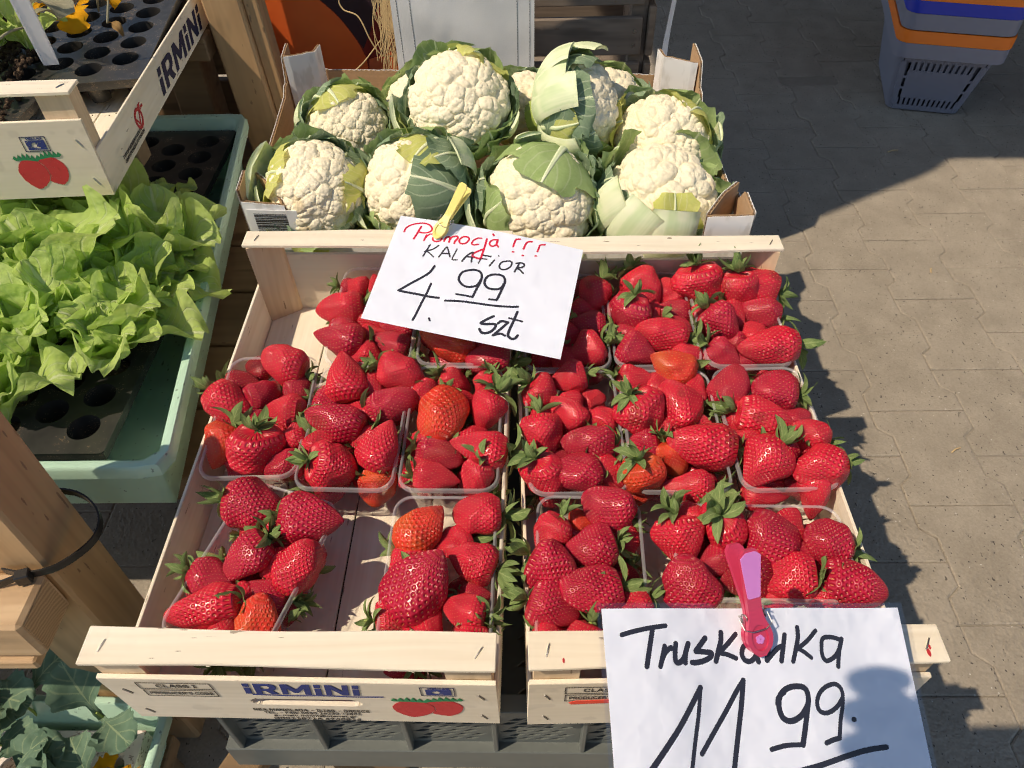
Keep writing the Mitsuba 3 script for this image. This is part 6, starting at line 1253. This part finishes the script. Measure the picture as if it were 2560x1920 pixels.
k = thing('lettuce_leaf', 'long lettuce leaf lying over the empty front cells of the black tray', 'leaf')
ms, uv = lettuce_leaf(40, wavy=1.3); put(k, shape(ms, 'lettuce', True, uv=uv), tr(-0.455, 0.325, 0.432) @ rz(-2.75) @ ry(0.95) @ sc(0.088))
tk2, cells2 = cell_tray('black seedling cell tray nearly empty in the back of the mint tray', -0.835, 0.605, 8, 5, 0.047, 0.046, 0.414, 0.0175, soil=(30, 31, 35), seed=4)
lettuce('tiny two-leaved lettuce seedling alone in the nearly empty back tray', cells2[35], 0.052, 4, None, 1.4)
lettuce('small pale lettuce seedling at the back tray front edge', cells2[30], 0.06, 5, None, 1.2)

# ---------------------------------------------------------------- the crate of old seedlings at the upper left
A = 0.055
MU = tr(-0.442, 0.505, 0.54) @ rz(A) @ tr(-0.30, 0, 0)
k = thing('wooden_crate', 'pale wooden crate with wilting seedlings and dark blue maker print on its side', 'crate', 'wooden fruit crates')
fp, sp = wooden_crate(k, MU, 0.485, False, side_h=0.053)
fu = MU @ FRONT @ tr(0, 0, 0.0004)
stamp(fp, fu, 0.229, 0.2555, 0.0565, 0.0735); berry_emblem(fp, fu, 0.226, 0.030, 0.028)
SIDE = mat((0, 1, 0), (0, 0, 1), (1, 0, 0)); su = MU @ tr(0.3004, 0, 0) @ SIDE
brand(sp[1], su, 0.220, 0.0075, 0.222, 0.032, 'navy_print', 0.25)
ring_ = Point(0.128, 0.025).buffer(0.0125).difference(Point(0.128, 0.025).buffer(0.0085)).union(Polygon([(0.132, 0.028), (0.145, 0.0375), (0.136, 0.0378)])).union(LineString([(0.121, 0.026), (0.127, 0.018), (0.136, 0.033)]).buffer(0.0013))
part(sp[1], 'printed_emblem', shape(extr(ring_, 0.0003), 'red_print'), su)
lettering(sp[1], su, 'ISPM', 0.014, 0.0035, 0.030, 0.136, 'red_print', True)
lettering(sp[1], su, 'TYPOPOIEMENO KOUTI', 0.072, 0.0040, 0.0125, 0.052, 'black_print', True, 0.25)
lettering(sp[1], su, 'OMOSPONDIA FYTORION', 0.076, 0.0040, 0.0070, 0.054, 'black_print', True, 0.25)
part(k, 'floor_grit', shape(cat([trimesh.creation.icosphere(subdivisions=0, radius=float(r_)).apply_transform(tr(float(x_), float(y_), 0.0034)) for x_, y_, r_ in zip(rl.uniform(0.12, 0.29, 130), rl.uniform(0.02, 0.2, 130), rl.uniform(0.0006, 0.0018, 130))]), 'soil'), MU, kind='stuff')
ut = MU @ tr(0.024, 0.175, 0.040) @ rz(0.03) @ rx(0.06) @ ry(-0.03)
k2, cu = cell_tray('black seedling cell tray with many empty cells inside the upper left crate', 0, 0, 6, 6, 0.0415, 0.0435, 0.0, 0.0168, ut, soil=tuple(range(0, 12)) + (16, 17), seed=6)
ut2 = MU @ tr(0.004, 0.012, 0.045) @ rz(-0.10) @ ry(0.05)
k3, cu2 = cell_tray('broken black cell tray with soil at the front of the upper left crate', 0, 0, 3, 3, 0.043, 0.044, 0.0, 0.017, ut2, soil='all', seed=7)
k = thing('potting_soil', 'heap of dark potting soil with roots between the trays of the upper left crate', 'soil', kind='stuff')
rs = np.random.default_rng(2); cl = []
for _ in range(1500):
    x_, y_ = rs.uniform(0.0, 0.155), rs.uniform(0.02, 0.40); s = trimesh.creation.icosphere(subdivisions=1, radius=float(rs.uniform(0.0012, 0.0042)))
    s.vertices *= 1 + 0.35 * (rs.random(s.vertices.shape) - 0.5); s.apply_transform(tr(x_, y_, 0.052 + 0.012 * math.sin(x_ * 50 + y_ * 30) + rs.uniform(-0.006, 0.006))); cl.append(s)
put(k, shape(cat(cl), 'soil', 60), MU)
k = thing('plant_label', 'white plastic plant label stick standing in the upper left crate', 'plant label')
lm = MU @ tr(0.182, 0.210, 0.060) @ rz(0.1) @ ry(0.02) @ rx(0.12)
part(k, 'stick', shape(moved(extr(Polygon([(-.0085, 0.0), (-.0095, 0.02), (-.0105, 0.17), (.0105, 0.17), (.0095, 0.02), (.0085, 0.0)]).buffer(0.0008), 0.0012), FRONT), 'white_plastic'), lm)
part(k, 'raised_edge', shape(moved(cat(extr(Polygon([(-.0095, 0.005), (-.0105, 0.168), (-.0092, 0.168), (-.0082, 0.005)]), 0.0008), extr(Polygon([(.0095, 0.005), (.0105, 0.168), (.0092, 0.168), (.0082, 0.005)]), 0.0008)), FRONT @ tr(0, 0, 0.0012)), 'white_plastic'), lm)
# seedlings
def strap_leaf(seed, L=1.0, Wd=0.2, droop=1.2, wavy=0.05, start=1.35, lobes=0.0, nu=14):
    rg = np.random.default_rng(seed); nv = 9; t = np.linspace(0, 1, nu)
    ang = start - droop * t ** 1.4; dx = np.cumsum(np.r_[0, np.cos(ang[:-1])]) / (nu - 1); dz = np.cumsum(np.r_[0, np.sin(ang[:-1])]) / (nu - 1)
    w = Wd * 0.5 * (0.14 + 0.86 * smooth_(t, 0.28, 0.62)) * np.sqrt(np.clip(1 - ((t - 0.62).clip(0) / 0.4) ** 2.2, 0.02, 1))
    P = np.zeros((nu, nv, 3)); uv = np.zeros((nu, nv, 2)); ph = rg.uniform(0, 6, 3)
    for i in range(nu):
        for j, s in enumerate(np.linspace(-1, 1, nv)):
            e = 1 + lobes * abs(s) ** 3 * (math.sin(46 * t[i] + ph[1]) + 0.8 * math.sin(17 * t[i] + ph[2]))
            h = wavy * abs(s) * math.sin(9 * t[i] + ph[0] + s * 2) * t[i] + 0.3 * w[i] * s * s
            P[i, j] = (dx[i] - math.sin(ang[i]) * h, s * w[i] * e, dz[i] + math.cos(ang[i]) * h); uv[i, j] = (s, t[i])
    return gridmesh(P), uv.reshape(-1, 2)
def leafset(mat_, seeds, **kw):
    out = []
    for s in seeds:
        ms, uv = strap_leaf(s, **kw); out.append(shape(ms, mat_, True, uv=uv))
    return out
GRS = leafset('lettuce', range(3), Wd=0.09, droop=0.9, start=1.5)
WLT = leafset('leaf_wilted', range(5), Wd=0.42, droop=2.4, wavy=0.10, start=1.3)
DRY = leafset('leaf_dry', range(5), Wd=0.34, droop=2.2, wavy=0.14, start=1.0)
KAL = leafset('kale', range(9), Wd=0.66, droop=1.2, wavy=0.10, start=1.2, lobes=0.07, nu=34)
GLD = leafset('leaf_gold', range(4), Wd=0.66, droop=1.6, wavy=0.16, start=1.1, lobes=0.22)
def seedling(label, name, cat_, P, leaves, stem=None, group=None):
    k = thing(name, label, cat_, group)
    if stem is not None: part(k, 'stem', shape(tube(curve(stem, 12), 0.0016, 5), 'leaf_wilted' if name != 'kale_seedling' else 'stub', True))
    for d, az, tl, s in leaves:
        part(k, 'leaf', d, tr(*P) @ rz(az) @ ry(tl) @ sc(s))
    return k
def U(x, y, z): return ap(MU, [(x, y, z)])[0]
for i, (x, y) in enumerate([(0.135, 0.29), (0.10, 0.33), (0.15, 0.36), (0.06, 0.30), (0.09, 0.23)]):
    seedling(('thin green seedling at the left edge of the upper crate', 'thin green seedling behind the white plant label', 'thin green seedling right of the white plant label', 'leafy green seedling at the far left of the upper crate', 'thin green seedling in front of the white plant label base')[i], 'seedling', 'seedling', U(x, y, 0.062), [(GRS[j % 3], j * 1.5 + i, 0.15 * (j % 3), 0.13 - 0.012 * j) for j in range(5)], None, 'seedlings in the upper left crate')
seedling('drooping grey-green wilted seedling hanging over the empty cells', 'wilted_seedling', 'seedling', U(0.165, 0.225, 0.10), [(WLT[0], -0.2, 0.15, 0.085), (WLT[1], 0.4, 0.35, 0.05)], [U(0.13, 0.16, 0.06), U(0.135, 0.17, 0.09), U(0.15, 0.2, 0.102), U(0.165, 0.225, 0.10)])
seedling('yellowed wilted seedling with curled stem beside the front rail', 'wilted_seedling', 'seedling', U(0.128, 0.06, 0.085), [(DRY[0], -0.9, 0.3, 0.075), (WLT[2], 2.5, 0.2, 0.05)], [U(0.10, 0.11, 0.06), U(0.105, 0.09, 0.09), U(0.12, 0.07, 0.095), U(0.128, 0.06, 0.085)])
seedling('golden yellow withered leaf cluster among the upper crate seedlings', 'yellow_leaves', 'leaf', U(0.185, 0.315, 0.085), [(GLD[0], 0.3, 0.5, 0.062), (GLD[1], 2.0, 0.3, 0.055), (GLD[2], -1.2, 0.7, 0.06), (GLD[3], 3.6, 0.4, 0.05)])
for i, (x, y) in enumerate([(0.03, 0.03), (0.06, 0.055), (0.10, 0.035), (0.02, 0.10)]):
    seedling(('dry brown leaf at the front left of the upper crate', 'dry brown leaf near the front rail of the upper crate', 'curled dry leaf in the front gap of the upper crate', 'dry brown leaf on the soil of the upper crate')[i], 'dry_leaf', 'leaf', U(x, y, 0.066), [(DRY[i + 1], i * 1.9, 0.7, 0.05)])
seedling('grey-green kale leaf beside the white plant label', 'kale_leaf', 'leaf', U(0.115, 0.20, 0.075), [(KAL[0], 1.6, -0.1, 0.06), (KAL[2], 3.0, 0.2, 0.05)])
for i, (x, y) in enumerate([(0.02, 0.24), (0.055, 0.20), (0.03, 0.33), (0.10, 0.27), (0.145, 0.245), (0.075, 0.155)]):
    seedling(('narrow-leaved green seedling farthest left in the upper crate', 'small green seedling with arched leaves left of the white plant label', 'green seedling at the back left of the upper crate', 'upright green seedling left behind the white plant label', 'tuft of thin green leaves touching the white plant label', 'small green seedling near the front soil of the upper crate')[i], 'seedling', 'seedling', U(x, y, 0.062), [(GRS[j % 3] if j % 2 else LET[(i + j) % 16], j * 1.3 + i, 0.25 * (j % 3), 0.09 - 0.01 * j) for j in range(5)], None, 'seedlings in the upper left crate')
seedling('thin stem with a shrivelled leaf crossing the empty cells', 'wilted_seedling', 'seedling', U(0.235, 0.285, 0.078), [(DRY[2], -0.6, 0.6, 0.035)], [U(0.20, 0.35, 0.07), U(0.215, 0.345, 0.11), U(0.235, 0.32, 0.105), U(0.235, 0.285, 0.078)])

# ---------------------------------------------------------------- kale in the lower left tray
kt = thing('plastic_tray', 'pale green plastic tray of kale seedlings at the lower left', 'tray')
basin(kt, [(-0.382, -0.30), (-0.382, 0.095), (-0.95, 0.112), (-0.95, -0.30)], 0.152, 0.07, 'mint_plastic', 0.02, 0.010)
k = thing('foam_tray', 'speckled whitish foam seedling tray under the kale', 'seedling tray')
fo = sbox(-0.90, -0.27, -0.415, 0.07).difference(union_all([Point(-0.88 + 0.055 * i, -0.245 + 0.055 * j).buffer(0.014, quad_segs=6) for i in range(9) for j in range(6)]))
put(k, shape(extr(fo, 0.03, 0.092), 'foam'))
rk = np.random.default_rng(31)
spots_k = [(-0.52, 0.01), (-0.475, -0.035), (-0.57, -0.04), (-0.62, 0.02), (-0.66, -0.05), (-0.53, -0.09), (-0.60, -0.11), (-0.69, 0.04), (-0.452, 0.072), (-0.72, -0.02), (-0.545, 0.085), (-0.60, 0.095), (-0.43, 0.0), (-0.555, 0.045)]
wk = ('farthest right', 'nearest the pale rim', 'with the broadest leaf', 'behind the broad leaves', 'at the left edge', 'lowest right', 'lowest left', 'at the back left', 'with one upright leaf under the crate', 'half out of view at the left', 'at the back below the beam', 'at the back left below the plank', 'leaning on the pale right rim', 'in the middle of the back row')
for i, (x, y) in enumerate(spots_k):
    lv = [(KAL[int(rk.integers(9))], float(rk.uniform(0, 6.28)), float(rk.uniform(-0.1, 0.5)), float(rk.uniform(0.055, 0.085))) for _ in range(5)]
    if i == 8: lv = [(KAL[3], 2.3, -0.2, 0.085), (KAL[5], -0.6, 0.4, 0.07)]
    seedling('dark blue-green kale seedling ' + wk[i] + ' in the lower left tray', 'kale_seedling', 'kale', (x, y, 0.155), lv, [(x, y, 0.11), (x + 0.003, y, 0.14), (x, y, 0.17)], 'kale seedlings in the lower left tray')
for i, (x, y, z) in enumerate([(-0.458, 0.02, 0.135), (-0.405, -0.005, 0.150), (-0.56, -0.02, 0.14)]):
    seedling(('small yellow leaf at the foot of the upright kale leaf', 'small orange-brown leaf lying on the pale tray rim', 'yellow leaf under the kale leaves')[i], 'yellow_leaf', 'leaf', (x, y, z), [(GLD[i], 0.6 + i, 0.8, 0.032)])
k = thing('wooden_block', 'dark brown board end in the shade under the left strawberry crate', 'board')
put(k, shape(moved(cube(-0.02, 0.02, -0.06, 0.3, 0, 0.022, 0.002), tr(-0.275, 0.03, 0.15) @ rz(-0.35) @ rx(-0.2)), 'board'))
k = thing('empty_punnet', 'empty clear plastic punnet lying in the dark gap left of the strawberry crates', 'punnet')
em = tr(-0.347, 0.16, 0.16) @ rz(0.12) @ ry(-0.25)
part(k, 'basket_wall', pw, em); part(k, 'rim', prim, em)

# ---------------------------------------------------------------- shopping baskets
def shopping_basket(label, m, rim_bands, detail=True):
    k = thing('shopping_basket', label, 'shopping basket', 'stacked shopping baskets')
    w0, w1, d0, d1, h = 0.182, 0.238, 0.30, 0.40, 0.185
    def ring(w, d, z, r=0.022):
        q = sbox(-w / 2, 0, w / 2, d).buffer(-r).buffer(r, quad_segs=6).exterior; n = 96
        st = q.project(Point(0, 0)); return np.array([[*q.interpolate((st + i / n * q.length) % q.length).coords[0], z] for i in range(n)])
    def shell(levels):
        R = np.stack([ring(*l) for l in levels], 1); return gridmesh(R, True)
    def at_(t): return (w0 + (w1 - w0) * t, d0 + (d1 - d0) * t, h * t)
    off = lambda l, dy: (l[0], l[1], l[2])
    def cen(ms, t0): return ms
    # side and back walls as one sloping shell, the slotted end wall of separate bars
    lv = [(at_(t)[0], at_(t)[1], at_(t)[2]) for t in np.linspace(0.0, 1.0, 6)]
    R = np.stack([ring(*l) + np.array([0, -(l[1] - d0) / 2, 0]) for l in lv], 1)
    sel = ~((np.abs(R[:, 0, 0]) < w0 * 0.40) & (R[:, 0, 1] < 0.02))
    V, F = gridmesh(R, True); nr = R.shape[1]; keep = [all(sel[int(i) // nr] for i in f) for f in F]
    part(k, 'walls', shape((V, F[np.array(keep)]), 'basket_grey', 40), m)
    part(k, 'bottom', shape(extr(Polygon(R[:, 0, :2]), 0.003, 0.0), 'basket_grey'), m)
    slope = (d1 - d0) / 2 / h; ys = lambda z: -slope * z; kx = lambda z: (w0 + (w1 - w0) * z / h) / w0
    def endplate(x0, x1, z0, z1, name, mt='basket_grey', off=0.0):
        P8 = []
        for y_ in (0.0, 0.003):
            for (x, z) in ((x0, z0), (x1, z0), (x1, z1), (x0, z1)): P8.append((x * kx(z), ys(z) + y_ - off, z))
        part(k, name, shape(trimesh.Trimesh(np.array(P8), process=False).convex_hull, mt), m)
    e = w0 * 0.42
    endplate(-e, e, 0.0, 0.014, 'end_sill'); endplate(-e * .84, e * .84, 0.036, 0.118, 'end_panel'); endplate(-e, e, 0.142, h, 'end_top')
    n = 13
    for i in range(n):
        x = -e + (i + 0.5) / n * 2 * e
        endplate(x - 0.0035, x + 0.0035, 0.0142, 0.0358, 'bar')
        if 0 < i < n - 1: endplate(x - 0.0035, x + 0.0035, 0.1182, 0.1418, 'bar')
    for s in (-1, 1):
        endplate(s * e - 0.006, s * e + 0.006, 0.0142, 0.1418, 'end_stile')
        for z in (0.062, 0.094): endplate(min(s * e * .84, s * e), max(s * e * .84, s * e), z, z + 0.007, 'bar')
    for z0, z1, out, mt, nm in rim_bands:
        def rr(z, o): return ring(w1 + 2 * o, d1 + 2 * o, z, 0.03) + np.array([0, -(d1 - d0) / 2 - o, 0])
        R2 = np.stack([rr(z0, out - 0.004), rr(z0, out), rr(z1, out + 0.001), rr(z1, out - 0.006)], 1)
        part(k, nm, shape(gridmesh(R2, True), mt, 40), m)
    return k
MB = tr(1.088, 1.705, 0.004) @ rz(-0.245)
shopping_basket('grey shopping basket with an orange rim, lowest of the stack on the pavement', MB, [(0.160, 0.196, 0.012, 'basket_grey', 'rim_skirt'), (0.197, 0.226, 0.014, 'basket_orange', 'handle_band')])
shopping_basket('grey shopping basket with a blue handle band nested in the lowest one', MB @ tr(0, 0, 0.068) , [(0.160, 0.198, 0.012, 'basket_grey', 'rim_skirt'), (0.199, 0.228, 0.014, 'basket_blue', 'handle_band')])
shopping_basket('shopping basket with an orange band at the top of the stack', MB @ tr(0, 0, 0.136), [(0.160, 0.200, 0.014, 'basket_orange', 'handle_band')])

# ---------------------------------------------------------------- what casts the shade: the stall canopy overhead (its curtains added) and the photographer
HC = 2.25
def lift(x, y): return (x - 0.605 * HC, y - 0.296 * HC)
edge = [(0.44, 1.083), (0.583, 1.165), (0.878, 1.335), (0.957, 1.378), (1.015, 1.414), (1.055, 1.452), (1.080, 1.466), (1.25, 1.463), (4.6, 1.45)]
cp = [lift(*q) for q in edge] + [lift(4.6, 6.5), lift(0.40, 6.5), lift(0.415, 1.25)]
k = thing('stall_canopy', 'dark cloth canopy of the neighbouring stall overhead', 'canopy')
part(k, 'cloth', shape(extr(Polygon(cp), 0.012, HC), 'canopy_cloth'))
part(k, 'added_back_curtain', shape(cube(lift(0.40, 0)[0], lift(4.6, 0)[0], lift(0, 6.5)[1], lift(0, 6.5)[1] + 0.01, 0.0, HC - 0.002, 0), 'canopy_cloth'))  # added, unseen: keeps sky light out to deepen the shade under the cloth
part(k, 'added_side_curtain', shape(cube(lift(4.6, 0)[0] - 0.02, lift(4.6, 0)[0] - 0.01, lift(0, 2.0)[1], lift(0, 6.5)[1] - 0.01, 0.0, HC - 0.002, 0), 'canopy_cloth'))  # likewise added out of view, darkens the shaded ground from the side

def hull_chain(joints, bones, edge_=0.012, it=8):
    """joints: {name: (point, radius)}; bones: pairs; the union of the hulls of the joint spheres, smoothed."""
    parts = []
    for a, b in bones:
        (pa, ra), (pb, rb_) = joints[a], joints[b]
        parts.append(m3.Manifold.batch_hull([m3.Manifold.sphere(ra, 16).translate([float(v) for v in pa]), m3.Manifold.sphere(rb_, 16).translate([float(v) for v in pb])]))
    u = m3.Manifold.batch_boolean(parts, m3.OpType.Add).refine_to_length(edge_)
    q = u.to_mesh(); t = trimesh.Trimesh(q.vert_properties[:, :3], q.tri_verts, process=True)
    return trimesh.smoothing.filter_taubin(t, iterations=it)
k = thing('person', 'person in dark clothes standing in front of the stall, holding up a phone', 'person')
hip = np.array([0.02, -0.66, 0.93]); ch = np.array([0.02, -0.63, 1.28]); nk = np.array([0.02, -0.60, 1.44]); hd = np.array([0.02, -0.545, 1.575])
LH, RH = CAM - RIGHT * 0.098 + UP * 0.020 - FWD * 0.020, CAM + RIGHT * 0.098 + UP * 0.020 - FWD * 0.020
J = {'hip': (hip, 0.12), 'hl': (hip + [-0.09, 0, -0.03], 0.10), 'hr': (hip + [0.09, 0, -0.03], 0.10), 'w': (hip + [0, 0.0, 0.16], 0.115), 'cl': (ch + [-0.09, 0, 0.0], 0.105), 'cr': (ch + [0.09, 0, 0.0], 0.105), 'c': (ch, 0.11),
     'sl': (ch + [-0.18, 0.0, 0.10], 0.06), 'sr': (ch + [0.18, 0.0, 0.10], 0.06), 'nk': (nk - [0, 0.01, 0.03], 0.058), 'el': (np.array([-0.23, -0.52, 1.06]), 0.045), 'er': (np.array([0.27, -0.52, 1.06]), 0.045),
     'wl': (LH + np.array([-0.03, -0.055, -0.012]), 0.031), 'wr': (RH + np.array([0.03, -0.055, -0.012]), 0.031)}
part(k, 'jacket', shape(hull_chain(J, [('hip', 'hl'), ('hip', 'hr'), ('hl', 'hr'), ('w', 'hl'), ('w', 'hr'), ('w', 'cl'), ('w', 'cr'), ('cl', 'cr'), ('cl', 'sl'), ('cr', 'sr'), ('sl', 'nk'), ('sr', 'nk'), ('c', 'nk'), ('sl', 'el'), ('el', 'wl'), ('sr', 'er'), ('er', 'wr')]), 'jacket', True))
Lg = {'a': (hip + [-0.09, 0, -0.06], 0.098), 'b': (np.array([-0.09, -0.63, 0.49]), 0.062), 'c': (np.array([-0.10, -0.67, 0.09]), 0.045), 'd': (hip + [0.09, 0, -0.06], 0.098), 'e': (np.array([0.13, -0.64, 0.49]), 0.062), 'f': (np.array([0.15, -0.69, 0.09]), 0.045), 'm': (hip, 0.11)}
part(k, 'trousers', shape(hull_chain(Lg, [('a', 'b'), ('b', 'c'), ('d', 'e'), ('e', 'f'), ('a', 'm'), ('d', 'm')]), 'trousers', True))
for s, x, y in ((-1, -0.10, -0.67), (1, 0.15, -0.69)):
    part(k, 'shoe', shape(hull_chain({'a': (np.array([x, y - 0.03, 0.042]), 0.038), 'b': (np.array([x + 0.01 * s, y + 0.14, 0.033]), 0.030), 'c': (np.array([x, y, 0.075]), 0.042)}, [('a', 'b'), ('a', 'c'), ('c', 'b')]), 'phone_case', True))
Hd = {'a': (hd, 0.078), 'b': (hd + [0, 0.035, -0.055], 0.058), 'c': (hd + [0, 0.05, -0.085], 0.030), 'n': (nk, 0.05), 'm': (nk - [0, 0.01, 0.05], 0.052), 'no': (hd + [0, 0.088, -0.035], 0.012), 'np': (hd + [0, 0.075, -0.005], 0.012), 'el': (hd + [-0.077, -0.005, -0.025], 0.014), 'el2': (hd + [-0.073, 0, -0.05], 0.012), 'er': (hd + [0.077, -0.005, -0.025], 0.014), 'er2': (hd + [0.073, 0, -0.05], 0.012), 'mo': (hd + [-0.02, 0.078, -0.075], 0.009), 'mp': (hd + [0.02, 0.078, -0.075], 0.009)}
part(k, 'head', shape(hull_chain(Hd, [('a', 'b'), ('b', 'c'), ('a', 'n'), ('n', 'm'), ('no', 'np'), ('a', 'np'), ('el', 'el2'), ('a', 'el'), ('er', 'er2'), ('a', 'er'), ('mo', 'mp'), ('b', 'mo')], 0.006, 6), 'skin', True))
hairv = trimesh.creation.icosphere(subdivisions=4, radius=0.093); v = hairv.vertices; v *= (1 + 0.10 * (meshkit.fbm(v * 45, 3, 1) - 0.5))[:, None]; hairv.vertices = v
hairv = hairv.slice_plane([0, 0.028, -0.03], unit((0, -0.8, 0.55)))
part(k, 'hair', shape(moved(hairv, tr(*(hd + [0, -0.004, 0.012]))), 'hair', True))
def hand(c, s):
    """Palm behind the phone's end, four fingers curled over its front edge, thumb along the back. s: +1 right hand."""
    o = s * RIGHT; J = {}; B = []
    pal = [c + o * 0.022 - FWD * 0.012 + UP * u for u in (-0.038, 0.034)]
    J['p0'], J['p1'], J['w'] = (pal[0], 0.017), (pal[1], 0.015), (c + o * 0.035 + np.array([0, -0.055, -0.012]), 0.027)
    B += [('p0', 'p1'), ('p0', 'w'), ('p1', 'w')]
    for i, (u, L) in enumerate(((0.036, 0.9), (0.014, 1.0), (-0.008, 0.95), (-0.029, 0.75))):
        a = c + o * 0.020 + UP * u; b = a + FWD * 0.026 * L + o * 0.002; d = b + FWD * 0.008 - o * 0.018 * L; e = d - o * 0.014 * L - FWD * 0.002
        for n_, p_, r_ in (('a', a, .0098), ('b', b, .0088), ('c', d, .0082), ('d', e, .0072)): J[f'{n_}{i}'] = (p_, r_)
        B += [(f'a{i}', f'b{i}'), (f'b{i}', f'c{i}'), (f'c{i}', f'd{i}')]
    J['t0'], J['t1'], J['t2'] = (pal[0] + UP * 0.012 - FWD * 0.004, 0.0125), (c - FWD * 0.022 + UP * 0.004 + o * 0.004, 0.0105), (c - FWD * 0.018 + UP * 0.022 - o * 0.016, 0.0085)
    B += [('t0', 't1'), ('t1', 't2'), ('p0', 't0')]
    return hull_chain(J, B, 0.004, 5)
part(k, 'hand', shape(hand(LH + RIGHT * 0.012, -1), 'skin', True)); part(k, 'hand', shape(hand(RH - RIGHT * 0.012, 1), 'skin', True))
k = thing('phone', 'dark phone held up in both hands by the person', 'phone')
pm_ = cube(-0.081, 0.081, -0.038, 0.038, -0.0085, 0.0, 0.003); pm_.apply_transform(mat(RIGHT, UP, FWD, CAM + UP * 0.022 - FWD * 0.006))
put(k, shape(pm_, 'phone_case'))

# ---------------------------------------------------------------- litter on the pavement
for i, (x, y, a, L) in enumerate([(1.135, 1.055, -0.6, 0.034), (1.30, 1.045, 0.7, 0.022), (0.93, 1.50, 0.3, 0.03), (0.86, 1.02, 1.2, 0.016), (0.72, 0.55, 0.5, 0.02)]):
    k = thing('dry_straw', ('longest bit of dry straw lying on the sunlit pavement', 'short dark bit of stem on the pavement at the right edge', 'bit of straw in the shade left of the baskets', 'tiny bit of straw near the shadow of the box', 'short straw on the pavement beside the right crate')[i], 'straw', 'bits of straw on the pavement')
    put(k, shape(tube(curve([(0, 0, 0.0012), (L * 0.5, L * 0.06, 0.0022), (L, 0, 0.0012)], 8), 0.0011, 5), 'leaf_dry' if i == 1 else 'twine', True), tr(x, y, 0.001) @ rz(a))
